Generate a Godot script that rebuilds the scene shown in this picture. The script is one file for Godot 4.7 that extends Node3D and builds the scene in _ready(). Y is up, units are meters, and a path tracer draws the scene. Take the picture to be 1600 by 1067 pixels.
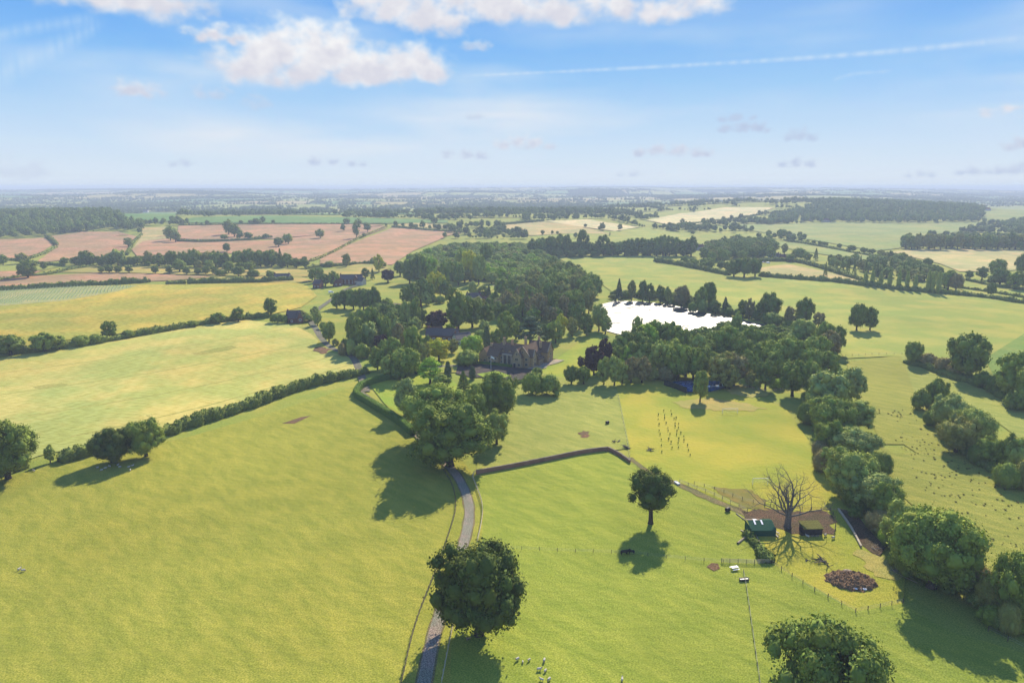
extends Node3D

const SUN_AZ := 18.0
const SUN_EL := 33.0
const EXPO := 2.7

class MB:
	var v := PackedVector3Array()
	var n := PackedVector3Array()
	var c := PackedColorArray()
	var u := PackedVector2Array()
	var w := PackedVector2Array()
	var i := PackedInt32Array()
	func tri(a: Vector3, b: Vector3, d: Vector3, col := Color.WHITE) -> void:
		# a, b, d run clockwise as seen from the front
		var nn := (d - a).cross(b - a).normalized()
		var k := v.size()
		for p in [a, b, d]:
			v.append(p); n.append(nn); c.append(col)
			u.append(Vector2(p.x + p.z * 0.37, p.y + p.z * 0.51)); w.append(Vector2(p.x, p.z))
		i.append(k); i.append(k + 1); i.append(k + 2)
	func quad(a: Vector3, b: Vector3, d: Vector3, e: Vector3, col := Color.WHITE) -> void:
		var nn := (d - a).cross(b - a).normalized()
		var k := v.size()
		for p in [a, b, d, e]:
			v.append(p); n.append(nn); c.append(col)
			u.append(Vector2(p.x + p.z * 0.37, p.y + p.z * 0.51)); w.append(Vector2(p.x, p.z))
		i.append_array(PackedInt32Array([k, k + 1, k + 2, k, k + 2, k + 3]))
	func box(at: Vector3, size: Vector3, turn := Basis.IDENTITY, col := Color.WHITE, bev := 0.0) -> void:
		var s := size * 0.5
		if bev > 0.0:
			# chamfered along the top edges
			var t := Vector3(s.x - bev, s.y, s.z - bev)
			var lo := [Vector3(-s.x, -s.y, -s.z), Vector3(s.x, -s.y, -s.z), Vector3(s.x, -s.y, s.z), Vector3(-s.x, -s.y, s.z)]
			var mi := [Vector3(-s.x, s.y - bev, -s.z), Vector3(s.x, s.y - bev, -s.z), Vector3(s.x, s.y - bev, s.z), Vector3(-s.x, s.y - bev, s.z)]
			var hi := [Vector3(-t.x, s.y, -t.z), Vector3(t.x, s.y, -t.z), Vector3(t.x, s.y, t.z), Vector3(-t.x, s.y, t.z)]
			for k in 4:
				var q := (k + 1) % 4
				quad(at + turn * lo[k], at + turn * lo[q], at + turn * mi[q], at + turn * mi[k], col)
				quad(at + turn * mi[k], at + turn * mi[q], at + turn * hi[q], at + turn * hi[k], col)
			quad(at + turn * hi[0], at + turn * hi[1], at + turn * hi[2], at + turn * hi[3], col)
			return
		var p := []
		for k in 8:
			p.append(at + turn * Vector3(s.x if k & 1 else -s.x, s.y if k & 2 else -s.y, s.z if k & 4 else -s.z))
		quad(p[4], p[6], p[7], p[5], col); quad(p[1], p[3], p[2], p[0], col)
		quad(p[5], p[7], p[3], p[1], col); quad(p[0], p[2], p[6], p[4], col)
		quad(p[6], p[2], p[3], p[7], col); quad(p[0], p[4], p[5], p[1], col)
	func tube(a: Vector3, b: Vector3, ra: float, rb: float, sides := 6, col := Color.WHITE) -> void:
		var d := (b - a).normalized()
		var x := d.cross(Vector3(0.31, 0.2, 0.93)).normalized()
		var y := d.cross(x)
		var k := v.size()
		for s in sides + 1:
			var t := TAU * s / sides
			var r := x * cos(t) + y * sin(t)
			v.append(a + r * ra); n.append(r); c.append(col); u.append(Vector2(float(s) / sides * 2.0, 0)); w.append(Vector2.ZERO)
			v.append(b + r * rb); n.append(r); c.append(col); u.append(Vector2(float(s) / sides * 2.0, a.distance_to(b))); w.append(Vector2.ZERO)
		for s in sides:
			var o := k + s * 2
			i.append_array(PackedInt32Array([o, o + 1, o + 2, o + 2, o + 1, o + 3]))
	func blob(at: Vector3, r: Vector3, seg: int, rings: int, col: Color, rough := 0.0, rng: RandomNumberGenerator = null) -> void:
		var k := v.size()
		for a in rings + 1:
			var ph := PI * a / rings
			for b in seg + 1:
				var th := TAU * (b % seg) / seg
				var d := Vector3(sin(ph) * cos(th), cos(ph), sin(ph) * sin(th))
				var f := 1.0
				if rough > 0.0 and rng and b < seg: f += rng.randf_range(-rough, rough)
				if b == seg and rough > 0.0: v.append(v[k + a * (seg + 1)])
				else: v.append(at + d * r * f)
				n.append((d / r).normalized()); c.append(col); u.append(Vector2(float(b) / seg, float(a) / rings)); w.append(Vector2.ZERO)
		for a in rings:
			for b in seg:
				var o := k + a * (seg + 1) + b
				i.append_array(PackedInt32Array([o, o + seg + 1, o + seg + 2, o, o + seg + 2, o + 1]))
	func card(p: Vector3, a: Vector3, b: Vector3, ns: Vector3, col: Color) -> void:
		var k := v.size()
		var g := b.cross(a)
		if g.dot(ns) < 0.0: b = -b
		v.append(p + a); v.append(p + b); v.append(p - a * 0.8); v.append(p - b)
		for s in 4:
			n.append(ns); c.append(col); u.append(Vector2(s & 1, s >> 1)); w.append(Vector2.ZERO)
		i.append_array(PackedInt32Array([k, k + 1, k + 2, k, k + 2, k + 3]))
	func done(mat: Material) -> ArrayMesh:
		var arr := []
		arr.resize(Mesh.ARRAY_MAX)
		arr[Mesh.ARRAY_VERTEX] = v; arr[Mesh.ARRAY_NORMAL] = n; arr[Mesh.ARRAY_COLOR] = c; arr[Mesh.ARRAY_TEX_UV] = u; arr[Mesh.ARRAY_TEX_UV2] = w; arr[Mesh.ARRAY_INDEX] = i
		var m := ArrayMesh.new()
		m.add_surface_from_arrays(Mesh.PRIMITIVE_TRIANGLES, arr)
		m.surface_set_material(0, mat)
		return m

const HILLS := [[-1150, -1750, 520, 330, 26], [-350, -2000, 650, 620, 17], [1150, -2450, 750, 480, 34], [180, -1850, 420, 380, 12], [850, -2750, 520, 420, 20], [-260, -430, 170, 150, 2.5], [-4200, -8200, 3600, 1500, 62], [300, -9800, 3000, 1500, 70], [4200, -9000, 3000, 1800, 66], [-1500, -4600, 1500, 700, 22], [1600, -5200, 1700, 800, 30], [330, -160, 120, 90, -1.5], [-2600, -5600, 900, 500, 52], [-600, -6300, 1100, 500, 44], [900, -6900, 900, 500, 62], [2900, -6200, 1000, 600, 56], [1900, -4400, 700, 400, 30], [-3800, -4700, 900, 500, 40]]
var M := {}
var T := {}
var protos := {}
var used := {}
var big := FastNoiseLite.new()
var mid := FastNoiseLite.new()

func numbered(s: String) -> String:
	var k: int = used.get(s, -1) + 1
	used[s] = k
	return s if k == 0 else "%s_%03d" % [s, k]

func ht(x: float, z: float) -> float:
	var s := 0.0
	for q in HILLS:
		var a: float = (x - q[0]) / q[2]
		var b: float = (z - q[1]) / q[3]
		var e := a * a + b * b
		if e < 30.0: s += q[4] * exp(-e)
	return s

func gp(x: float, z: float, lift := 0.0) -> Vector3:
	return Vector3(x, ht(x, z) + lift, z)

func nrm(x: float, z: float) -> Vector3:
	return Vector3(ht(x - 2, z) - ht(x + 2, z), 4.0, ht(x, z - 2) - ht(x, z + 2)).normalized()

func tag(o: Node, label: String, category := "", group := "", kind := "") -> Node:
	if label: o.set_meta("label", label)
	if category: o.set_meta("category", category)
	if group: o.set_meta("group", group)
	if kind: o.set_meta("kind", kind)
	return o

func put(called: String, mesh: Mesh, parent: Node = self) -> MeshInstance3D:
	var o := MeshInstance3D.new()
	o.mesh = mesh
	o.name = numbered(called) if parent == self else called
	parent.add_child(o, true)
	return o

func thing(called: String, label: String, category: String, at := Vector3.ZERO, turn := 0.0, group := "") -> Node3D:
	var o := Node3D.new()
	o.name = numbered(called)
	add_child(o, true)
	o.position = at
	o.rotation.y = turn
	tag(o, label, category, group)
	return o

func struct(called: String, mesh: Mesh) -> MeshInstance3D:
	var o := put(called, mesh)
	o.set_meta("kind", "structure")
	return o

func scatter(called: String, mesh: Mesh, where: Array, cols: Array, parent: Node = self) -> MultiMeshInstance3D:
	var mm := MultiMesh.new()
	mm.transform_format = MultiMesh.TRANSFORM_3D
	mm.use_colors = cols.size() > 0
	mm.mesh = mesh
	mm.instance_count = where.size()
	for k in where.size():
		mm.set_instance_transform(k, where[k])
		if cols.size(): mm.set_instance_color(k, cols[k])
	var o := MultiMeshInstance3D.new()
	o.multimesh = mm
	o.name = numbered(called) if parent == self else called
	parent.add_child(o, true)
	o.set_meta("kind", "stuff")
	return o

func lin(r: float, g: float, b: float) -> Color:
	return Color(r, g, b).linear_to_srgb()

func noise_tex(freq: float, seed_: int, size: int, lo: Color, hi: Color, mids: Array = [], oct := 5, contrast := Vector2(0.25, 0.75)) -> NoiseTexture2D:
	var f := FastNoiseLite.new()
	f.seed = seed_
	f.noise_type = FastNoiseLite.TYPE_SIMPLEX_SMOOTH
	f.frequency = freq
	f.fractal_octaves = oct
	f.fractal_gain = 0.6
	var g := Gradient.new()
	g.offsets = PackedFloat32Array([contrast.x, contrast.y])
	g.colors = PackedColorArray([lo, hi])
	for m in mids: g.add_point(m[0], m[1])
	var t := NoiseTexture2D.new()
	t.width = size; t.height = size
	t.seamless = true
	t.seamless_blend_skirt = 0.2
	t.noise = f
	t.color_ramp = g
	return t

func normal_tex(freq: float, seed_: int, size: int, strength: float) -> NoiseTexture2D:
	var f := FastNoiseLite.new()
	f.seed = seed_
	f.frequency = freq
	f.fractal_octaves = 4
	var t := NoiseTexture2D.new()
	t.width = size; t.height = size
	t.seamless = true
	t.as_normal_map = true
	t.bump_strength = strength
	t.noise = f
	return t

func mat(name_: String, c: Color, rough := 0.9, spec := 0.3) -> StandardMaterial3D:
	var m := StandardMaterial3D.new()
	m.resource_name = name_
	m.albedo_color = c
	m.roughness = rough
	m.metallic_specular = spec
	m.vertex_color_use_as_albedo = true
	M[name_] = m
	return m

func soil(name_: String, c: Color, tex: Texture2D, s1: Vector2, detail: Texture2D, s2: float, nrm_ := 0.0) -> StandardMaterial3D:
	var m := mat(name_, c, 0.95, 0.15)
	m.albedo_texture = tex
	m.uv1_scale = Vector3(1.0 / s1.x, 1.0 / s1.y, 1)
	m.detail_enabled = true
	m.detail_albedo = detail
	m.detail_blend_mode = BaseMaterial3D.BLEND_MODE_MUL
	m.detail_uv_layer = BaseMaterial3D.DETAIL_UV_2
	m.uv2_scale = Vector3(1.0 / s2, (1.0 if detail != T.mow else 3.0) / s2, 1)
	if nrm_ > 0.0:
		m.normal_enabled = true
		m.normal_texture = T.bumps
		m.normal_scale = nrm_
	return m

func leaf(name_: String, c: Color, through := Color(0.74, 0.8, 0.42), k := 0.42) -> void:
	var m := mat(name_, c, 0.8, 0.12)
	m.backlight_enabled = true
	m.backlight = Color(through.r, through.g, through.b) * k / maxf(through.r, maxf(through.g, through.b))

# ---------------------------------------------------------------- ground sheets
func sheet(called: String, pts: Array, material: Material, lift := 0.06, cell := 12.0, turn := 0.0, tint := 0.12, kind := "structure") -> MeshInstance3D:
	var poly := PackedVector2Array(pts)
	if called in ["bare_earth", "dry_grass", "gravel_bank", "lodged_crop"]:
		# a worn edge rather than a ruled one
		var worn := PackedVector2Array()
		for k in poly.size():
			var p0 := poly[k]
			var p1 := poly[(k + 1) % poly.size()]
			var n := int(p0.distance_to(p1) / 1.6) + 1
			var sd := (p1 - p0).normalized().orthogonal()
			for m in n:
				var q := p0.lerp(p1, float(m) / n)
				worn.append(q + sd * (mid.get_noise_2d(q.x * 4.0, q.y * 4.0) * 2.4 + 1.2 * mid.get_noise_2d(q.x * 16.0, q.y * 16.0)))
		if Geometry2D.triangulate_polygon(worn).size() > 0: poly = worn
	if Geometry2D.is_polygon_clockwise(poly): poly.reverse()
	var lo := poly[0]
	var hi := poly[0]
	for p in poly:
		lo = lo.min(p); hi = hi.max(p)
	var b := MB.new()
	var seen := {}
	var nx := int(ceil((hi.x - lo.x) / cell))
	var ny := int(ceil((hi.y - lo.y) / cell))
	var inside := []
	for j in ny + 1:
		for i in nx + 1:
			inside.append(Geometry2D.is_point_in_polygon(lo + Vector2(i, j) * cell, poly))
	# cells that an edge of the outline passes through
	var edge := {}
	for k in poly.size():
		var p0 := poly[k]
		var p1 := poly[(k + 1) % poly.size()]
		var steps := int(p0.distance_to(p1) / cell * 6.0) + 2
		for s in steps + 1:
			var q := (p0.lerp(p1, float(s) / steps) - lo) / cell
			for dx in [-0.02, 0.02]:
				for dy in [-0.02, 0.02]:
					edge[Vector2i(int(floor(q.x + dx)), int(floor(q.y + dy)))] = true
	for j in ny:
		for i in nx:
			var c0 := lo + Vector2(i, j) * cell
			var quad_ := PackedVector2Array([c0, c0 + Vector2(cell, 0), c0 + Vector2(cell, cell), c0 + Vector2(0, cell)])
			if edge.has(Vector2i(i, j)):
				for piece in Geometry2D.intersect_polygons(quad_, poly):
					var tr := Geometry2D.triangulate_polygon(piece)
					for k in range(0, tr.size(), 3): _flat(b, seen, piece[tr[k]], piece[tr[k + 1]], piece[tr[k + 2]], lift, turn, tint)
			elif inside[j * (nx + 1) + i] and inside[j * (nx + 1) + i + 1]:
				_flat(b, seen, quad_[0], quad_[1], quad_[2], lift, turn, tint)
				_flat(b, seen, quad_[0], quad_[2], quad_[3], lift, turn, tint)
	var o := put(called, b.done(material))
	o.set_meta("kind", kind)
	if not farming: hand.append(poly)
	if SAYS.has(called): o.set_meta("label", SAYS[called])
	return o

func _vert(b: MB, seen: Dictionary, p: Vector2, lift: float, turn: float, tint: float) -> int:
	var key := Vector2i(int(round(p.x * 50.0)), int(round(p.y * 50.0)))
	if seen.has(key): return seen[key]
	var k := b.v.size()
	seen[key] = k
	b.v.append(gp(p.x, p.y, lift))
	b.n.append(nrm(p.x, p.y))
	var f := 0.86 + 1.1 * tint * (big.get_noise_2d(p.x, p.y) + 0.5 * mid.get_noise_2d(p.x, p.y))
	var g := tint * 0.5 * big.get_noise_2d(p.x + 5000.0, p.y)
	b.c.append(Color(clampf(f + g, 0, 1), clampf(f, 0, 1), clampf(f - g, 0, 1)))
	b.u.append(p.rotated(-turn))
	b.w.append(p.rotated(-turn - 0.75))
	return k

func _flat(b: MB, seen: Dictionary, p: Vector2, q: Vector2, r: Vector2, lift: float, turn: float, tint: float) -> void:
	if absf((q - p).cross(r - p)) < 0.001: return
	if (q - p).cross(r - p) < 0.0:
		var t := q
		q = r
		r = t
	b.i.append(_vert(b, seen, p, lift, turn, tint)); b.i.append(_vert(b, seen, q, lift, turn, tint)); b.i.append(_vert(b, seen, r, lift, turn, tint))

func smooth(pts: Array, step: float) -> Array:
	var cv := Curve3D.new()
	for k in pts.size():
		var p: Vector2 = pts[k]
		var a: Vector2 = pts[maxi(k - 1, 0)]
		var d: Vector2 = pts[mini(k + 1, pts.size() - 1)]
		var t := (d - a) / 6.0
		if k == 0 or k == pts.size() - 1: t = Vector2.ZERO
		cv.add_point(Vector3(p.x, 0, p.y), Vector3(-t.x, 0, -t.y), Vector3(t.x, 0, t.y))
	var out := []
	var n := maxi(2, int(cv.get_baked_length() / step))
	for k in n + 1:
		var q := cv.sample_baked(cv.get_baked_length() * k / n)
		out.append(Vector2(q.x, q.z))
	return out

func ribbon(called: String, pts: Array, width: float, material: Material, lift: float, step := 3.0, wobble := 0.0) -> MeshInstance3D:
	var s := smooth(pts, step)
	var b := MB.new()
	for k in s.size():
		var d: Vector2 = (s[mini(k + 1, s.size() - 1)] - s[maxi(k - 1, 0)]).normalized()
		var side := Vector2(-d.y, d.x) * width * 0.5
		for e in [-1.0, -0.33, 0.33, 1.0]:
			var f := 1.0 + (wobble * mid.get_noise_2d(s[k].x * 6.0 + e * 40.0, s[k].y * 6.0) * 2.0 if absf(e) > 0.9 else 0.0)
			var p: Vector2 = s[k] + side * e * f
			b.v.append(gp(p.x, p.y, lift)); b.n.append(Vector3.UP)
			var t: float = 0.85 + 0.15 * mid.get_noise_2d(p.x * 3.0, p.y * 3.0)
			b.c.append(Color(t, t, t)); b.u.append(p); b.w.append(p)
	for k in s.size() - 1:
		for e in 3:
			var o := k * 4 + e
			b.i.append_array(PackedInt32Array([o, o + 4, o + 1, o + 1, o + 4, o + 5]))
	var o := struct(called, b.done(material))
	if SAYS.has(called): o.set_meta("label", SAYS[called])
	return o

const SAYS := {"lake": "bright lake reflecting the sky behind the manor", "drive": "narrow tarmac drive curving up to the manor", "lane": "narrow lane past the corner cottage", "forecourt": "gravel forecourt before the manor", "terrace": "pale paved terrace beside the manor", "tennis_court": "blue tennis court under the trees", "sports_field": "yellowed mown sports field", "paddock": "bright green paddock in front", "pasture": "wide olive pasture beside the drive", "meadow": "grassy meadow among the trees", "crop_field": "field of ripening crop", "field": "farm field in the distance", "lawn": "mown garden lawn", "bare_earth": "patch of bare brown earth", "dry_grass": "patch of dry golden grass", "track": "worn track through the grass", "verge": "worn earth verge of the drive", "tramline": "wheel line through the wheat", "lodged_crop": "flattened patch in the wheat", "pond": "small pond among the trees", "gravel_bank": "gravel bank beside the lane meadow"}

# ---------------------------------------------------------------- plants
func _lobe(b: MB, rng: RandomNumberGenerator, at: Vector3, r: Vector3, out: Vector3, per: int, lf: float, seg: int, rings: int, tint: float, asp: float) -> void:
	var hue := rng.randf_range(-0.07, 0.07)
	var base := Color(clampf(tint + hue, 0, 1), clampf(tint, 0, 1), clampf(tint - hue, 0, 1))
	if seg > 0: b.blob(at, r * 0.7, seg, rings, base * 0.9, 0.22, rng)
	for k in per:
		var d := Vector3(rng.randfn(), rng.randfn(), rng.randfn()).normalized()
		if d.dot(out) < -0.25: d = (d + out * 0.9).normalized()
		var p := at + d * r * (rng.randf_range(0.66, 1.34) if per > 90 else rng.randf_range(0.8, 1.14))
		var ns := (d * 0.7 + out * 0.3 + Vector3(rng.randfn(), rng.randfn(), rng.randfn()) * 0.3).normalized()
		var f := (ns + Vector3(rng.randfn(), rng.randfn(), rng.randfn()) * 0.28).normalized()
		var x := f.cross(Vector3(rng.randfn(), rng.randfn(), rng.randfn())).normalized()
		var y := f.cross(x)
		var s := lf * rng.randf_range(0.5, 1.45)
		x = x * s; y = y * s * rng.randf_range(0.5, 0.8)
		x.y /= asp; y.y /= asp
		var q := rng.randf_range(0.78, 1.0)
		b.card(p, x, y, ns, Color(base.r * q, base.g * q, base.b * q))

func crown(kind: String, seed_: int, lobes: int, per: int, lf: float, seg: int, rings: int, asp: float) -> MB:
	# a crown one wide and one high, for trees about asp times as high as wide
	var rng := RandomNumberGenerator.new()
	rng.seed = seed_
	var b := MB.new()
	var lump := FastNoiseLite.new()
	lump.seed = seed_; lump.frequency = 0.85; lump.fractal_octaves = 2
	for k in lobes:
		var at := Vector3.ZERO
		var r := 0.14
		var out := Vector3.UP
		var fl := 1.0
		var t := (k + 0.5) / lobes
		var ga := k * 2.39996 + rng.randf_range(-0.5, 0.5)
		match kind:
			"oak", "broad", "open":
				var yy := 1.0 - 2.0 * t
				var d := Vector3(sqrt(1.0 - yy * yy) * cos(ga), yy, sqrt(1.0 - yy * yy) * sin(ga))
				d = (d + Vector3(rng.randfn(), rng.randfn(), rng.randfn()) * 0.16).normalized()
				r = rng.randf_range(0.08, 0.15) * (1.0 if lobes > 30 else 1.55)
				if lobes > 100: r *= 0.82
				var sh := rng.randf_range(0.74, 1.02) if rng.randf() < 0.85 else rng.randf_range(0.35, 0.74)
				if d.y < -0.5: sh *= 0.8
				if kind == "open":
					sh = rng.randf_range(0.4, 0.95)
				var R := Vector3(0.5, 0.49, 0.5)
				var cy := 0.52
				if kind == "broad":
					R = Vector3(0.5 - 0.03 * maxf(d.y, 0.0), 0.49, 0.5 - 0.03 * maxf(d.y, 0.0)); cy = 0.515
				elif kind == "open":
					R = Vector3(0.5, 0.42, 0.5); cy = 0.6
				sh *= (0.9 if lobes > 100 else 1.0) * (1.0 + (0.3 if kind == "open" else 1.0 if lobes > 100 else 0.6) * lump.get_noise_3dv(d))
				sh = minf(sh, 1.1 if lobes > 100 else 1.03)
				var fl_ := sqrt(maxf(1.0 - pow(absf(d.y), 2.7), 0.0)) / maxf(sqrt(1.0 - d.y * d.y), 0.05)
				d = Vector3(d.x * fl_, signf(d.y) * pow(absf(d.y), 0.85), d.z * fl_)
				at = Vector3(0, cy, 0) + d * (R - Vector3(r, r * 0.9 / asp, r)) * sh
				out = d.normalized()
			"bush":
				var yy := 1.0 - 1.5 * t
				var d := Vector3(sqrt(1.0 - yy * yy) * cos(ga), yy, sqrt(1.0 - yy * yy) * sin(ga))
				r = rng.randf_range(0.12, 0.2)
				at = Vector3(0, 0.4, 0) + d * Vector3(0.5 - r, 0.6 - r / asp, 0.5 - r) * rng.randf_range(0.75, 1.0) * (1.0 + 0.4 * lump.get_noise_3dv(d))
				out = d
			"conifer":
				var q := 0.05 + 0.93 * pow(t, 0.8)
				var R := 0.5 * pow(1.0 - q, 0.8) + 0.012
				r = 0.05 + 0.12 * (1.0 - q)
				at = Vector3(cos(ga) * maxf(R - r, 0.0), q - 0.02, sin(ga) * maxf(R - r, 0.0)) * Vector3(1, 1, 1)
				out = Vector3(cos(ga), 0.35, sin(ga)).normalized()
				fl = 0.8
			"column":
				var q := 0.03 + 0.95 * t
				var R := 0.5 * pow(sin(PI * clampf(0.16 + 0.82 * q, 0.0, 1.0)), 0.7)
				r = rng.randf_range(0.2, 0.32) * (0.5 + R)
				at = Vector3(cos(ga) * maxf(R - r, 0.0), q * 0.95, sin(ga) * maxf(R - r, 0.0))
				out = Vector3(cos(ga), 0.5 if q < 0.8 else 1.5, sin(ga)).normalized()
				fl = 1.5
			"cedar":
				var lay: int = k % 5
				var R: float = [0.5, 0.48, 0.42, 0.33, 0.2][lay]
				r = rng.randf_range(0.11, 0.17)
				var rr: float = maxf(R - r, 0.0) * sqrt(rng.randf_range(0.1, 1.0))
				at = Vector3(cos(ga) * rr, [0.34, 0.5, 0.65, 0.8, 0.93][lay] + rng.randf_range(-0.04, 0.03), sin(ga) * rr)
				out = Vector3(cos(ga) * 0.5, 1, sin(ga) * 0.5).normalized()
				fl = 0.34
		var rv := Vector3(r, r * fl / asp * rng.randf_range(0.8, 1.15), r) * Vector3(rng.randf_range(0.85, 1.2), 1, rng.randf_range(0.85, 1.2))
		_lobe(b, rng, at, rv, out, per, lf, seg, rings, rng.randf_range(0.7, 1.0), asp)
	return b

func trunk(kind: String, seed_: int, sides: int, asp: float) -> MB:
	var rng := RandomNumberGenerator.new()
	rng.seed = seed_ + 77
	var b := MB.new()
	var k0 := asp
	var r := 0.045 if kind in ["oak", "open", "broad", "cedar"] else 0.03
	if kind == "column": r = 0.06
	var top := 0.92 if kind in ["conifer", "column"] else 0.55
	b.tube(Vector3(0, -0.03, 0), Vector3(0, 0.05, 0), r * 1.5, r, sides)
	b.tube(Vector3(0, 0.05, 0), Vector3(0.01, top * 0.5, 0.01), r, r * 0.8, sides)
	b.tube(Vector3(0.01, top * 0.5, 0.01), Vector3(0, top, 0), r * 0.8, r * 0.2, sides)
	if kind in ["oak", "open", "broad", "cedar"]:
		for k in (12 if kind == "open" else 6):
			var a := k * 2.4 + rng.randf()
			var s := Vector3(0, rng.randf_range(0.2, 0.38), 0)
			var m := s + Vector3(cos(a) * 0.17, rng.randf_range(0.06, 0.16), sin(a) * 0.17)
			var e := m + Vector3(cos(a + 0.3) * 0.17, rng.randf_range(0.05, 0.2), sin(a + 0.3) * 0.17)
			b.tube(s, m, r * 0.5, r * 0.32, sides)
			b.tube(m, e, r * 0.32, r * 0.1, sides)
	return b

func proto(kind: String, level: String, variant: int, material: String) -> Array:
	var key := "%s %s %d %s" % [kind, level, variant, material]
	if protos.has(key): return protos[key]
	var geo := "%s %s %d" % [kind, level, variant]
	if not protos.has(geo):
		var asp: float = {"oak": 0.9, "open": 1.2, "broad": 1.25, "bush": 0.75, "conifer": 2.2, "column": 3.2, "cedar": 0.85}[kind]
		var s := 100 * variant + kind.length() * 17 + 5
		var b: MB
		match level:
			"near":
				b = crown(kind, s, 64 if kind == "open" else 210, 150 if kind == "open" else 110, 0.0145, 6, 4, asp)
			"mid":
				b = crown(kind, s, {"conifer": 60, "column": 34, "cedar": 46, "bush": 46}.get(kind, 84), {"conifer": 50, "column": 60, "bush": 50}.get(kind, 40), 0.027 if kind != "column" else 0.05, 6, 4, asp)
			_:
				b = crown(kind, s, {"conifer": 16, "column": 10}.get(kind, 20), 13, 0.06, 5, 3, asp)
		protos[geo] = [b, trunk(kind, s, 10 if level == "near" else 6, asp).done(M.bark)]
	protos[key] = [(protos[geo][0] as MB).done(M[material]), protos[geo][1]]
	return protos[key]

const TREE_NAME := {"oak": "oak_tree", "open": "oak_tree", "broad": "broadleaf_tree", "bush": "shrub", "conifer": "conifer_tree", "column": "columnar_tree", "cedar": "cedar_tree"}

func tree(kind: String, level: String, material: String, x: float, z: float, high: float, wide: float, label: String, group := "") -> void:
	var k: int = used.get("plant", 0)
	used["plant"] = k + 1
	var p := proto(kind, level, k % (3 if level == "near" else 4), material)
	var n: String = TREE_NAME[kind]
	if material == "copper": n = "copper_beech"
	elif kind == "broad" and material == "silver": n = "willow_tree"
	elif kind == "broad" and level == "far": n = "far_broadleaf_tree"  # broadleaf trees of the far level, in woods and fields as well as hedges
	var o := thing(n, label, "shrub" if kind == "bush" else "tree", gp(x, z, -0.1), fmod(k * 2.39, TAU), group)
	o.scale = Vector3(wide, high, wide)
	put("crown", p[0], o)
	if kind != "bush": put("trunk", p[1], o)

const LOOK := {"dark": "dark green", "deep": "deep green", "mid": "mid green", "light": "pale green", "lime": "bright green", "yellow": "yellow leaved", "copper": "dark purple", "silver": "silvery grey", "olive": "olive green", "needle": "dark bluish", "grey": "dull grey green", "brown": "brownish green"}
const SHAPE := {"oak": "spreading tree", "broad": "rounded tree", "bush": "bushy shrub", "conifer": "conical tree", "column": "columnar tree", "cedar": "flat topped tree", "open": "open crowned tree"}
const ORD := ["first", "second", "third", "fourth", "fifth", "sixth", "seventh", "eighth", "ninth", "tenth", "eleventh", "twelfth", "thirteenth", "fourteenth", "fifteenth", "sixteenth", "seventeenth", "eighteenth", "nineteenth", "twentieth"]
var where_ := ""
var group_ := ""

func place(phrase: String, group: String) -> void:
	where_ = phrase
	group_ = group

func t(what: String, x: float, z: float, high: float, wide: float, size: int, nth: int) -> void:
	# a tree of the group that place() named; nth counts from the left among those that look alike
	var q := what.split(" ")
	var s: String = ["low ", "", "tall "][size + 1] + LOOK[q[2]] + " " + SHAPE[q[0]] + " " + where_
	if nth == -1: s += ", the left one"
	elif nth == -2: s += ", the right one"
	elif nth > 20: s += ", twenty-" + ORD[nth - 21] + " from the left"
	elif nth > 0: s += ", " + ORD[nth - 1] + " from the left"
	tree(q[0], q[1], q[2], x, z, high, wide, s, group_)

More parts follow.
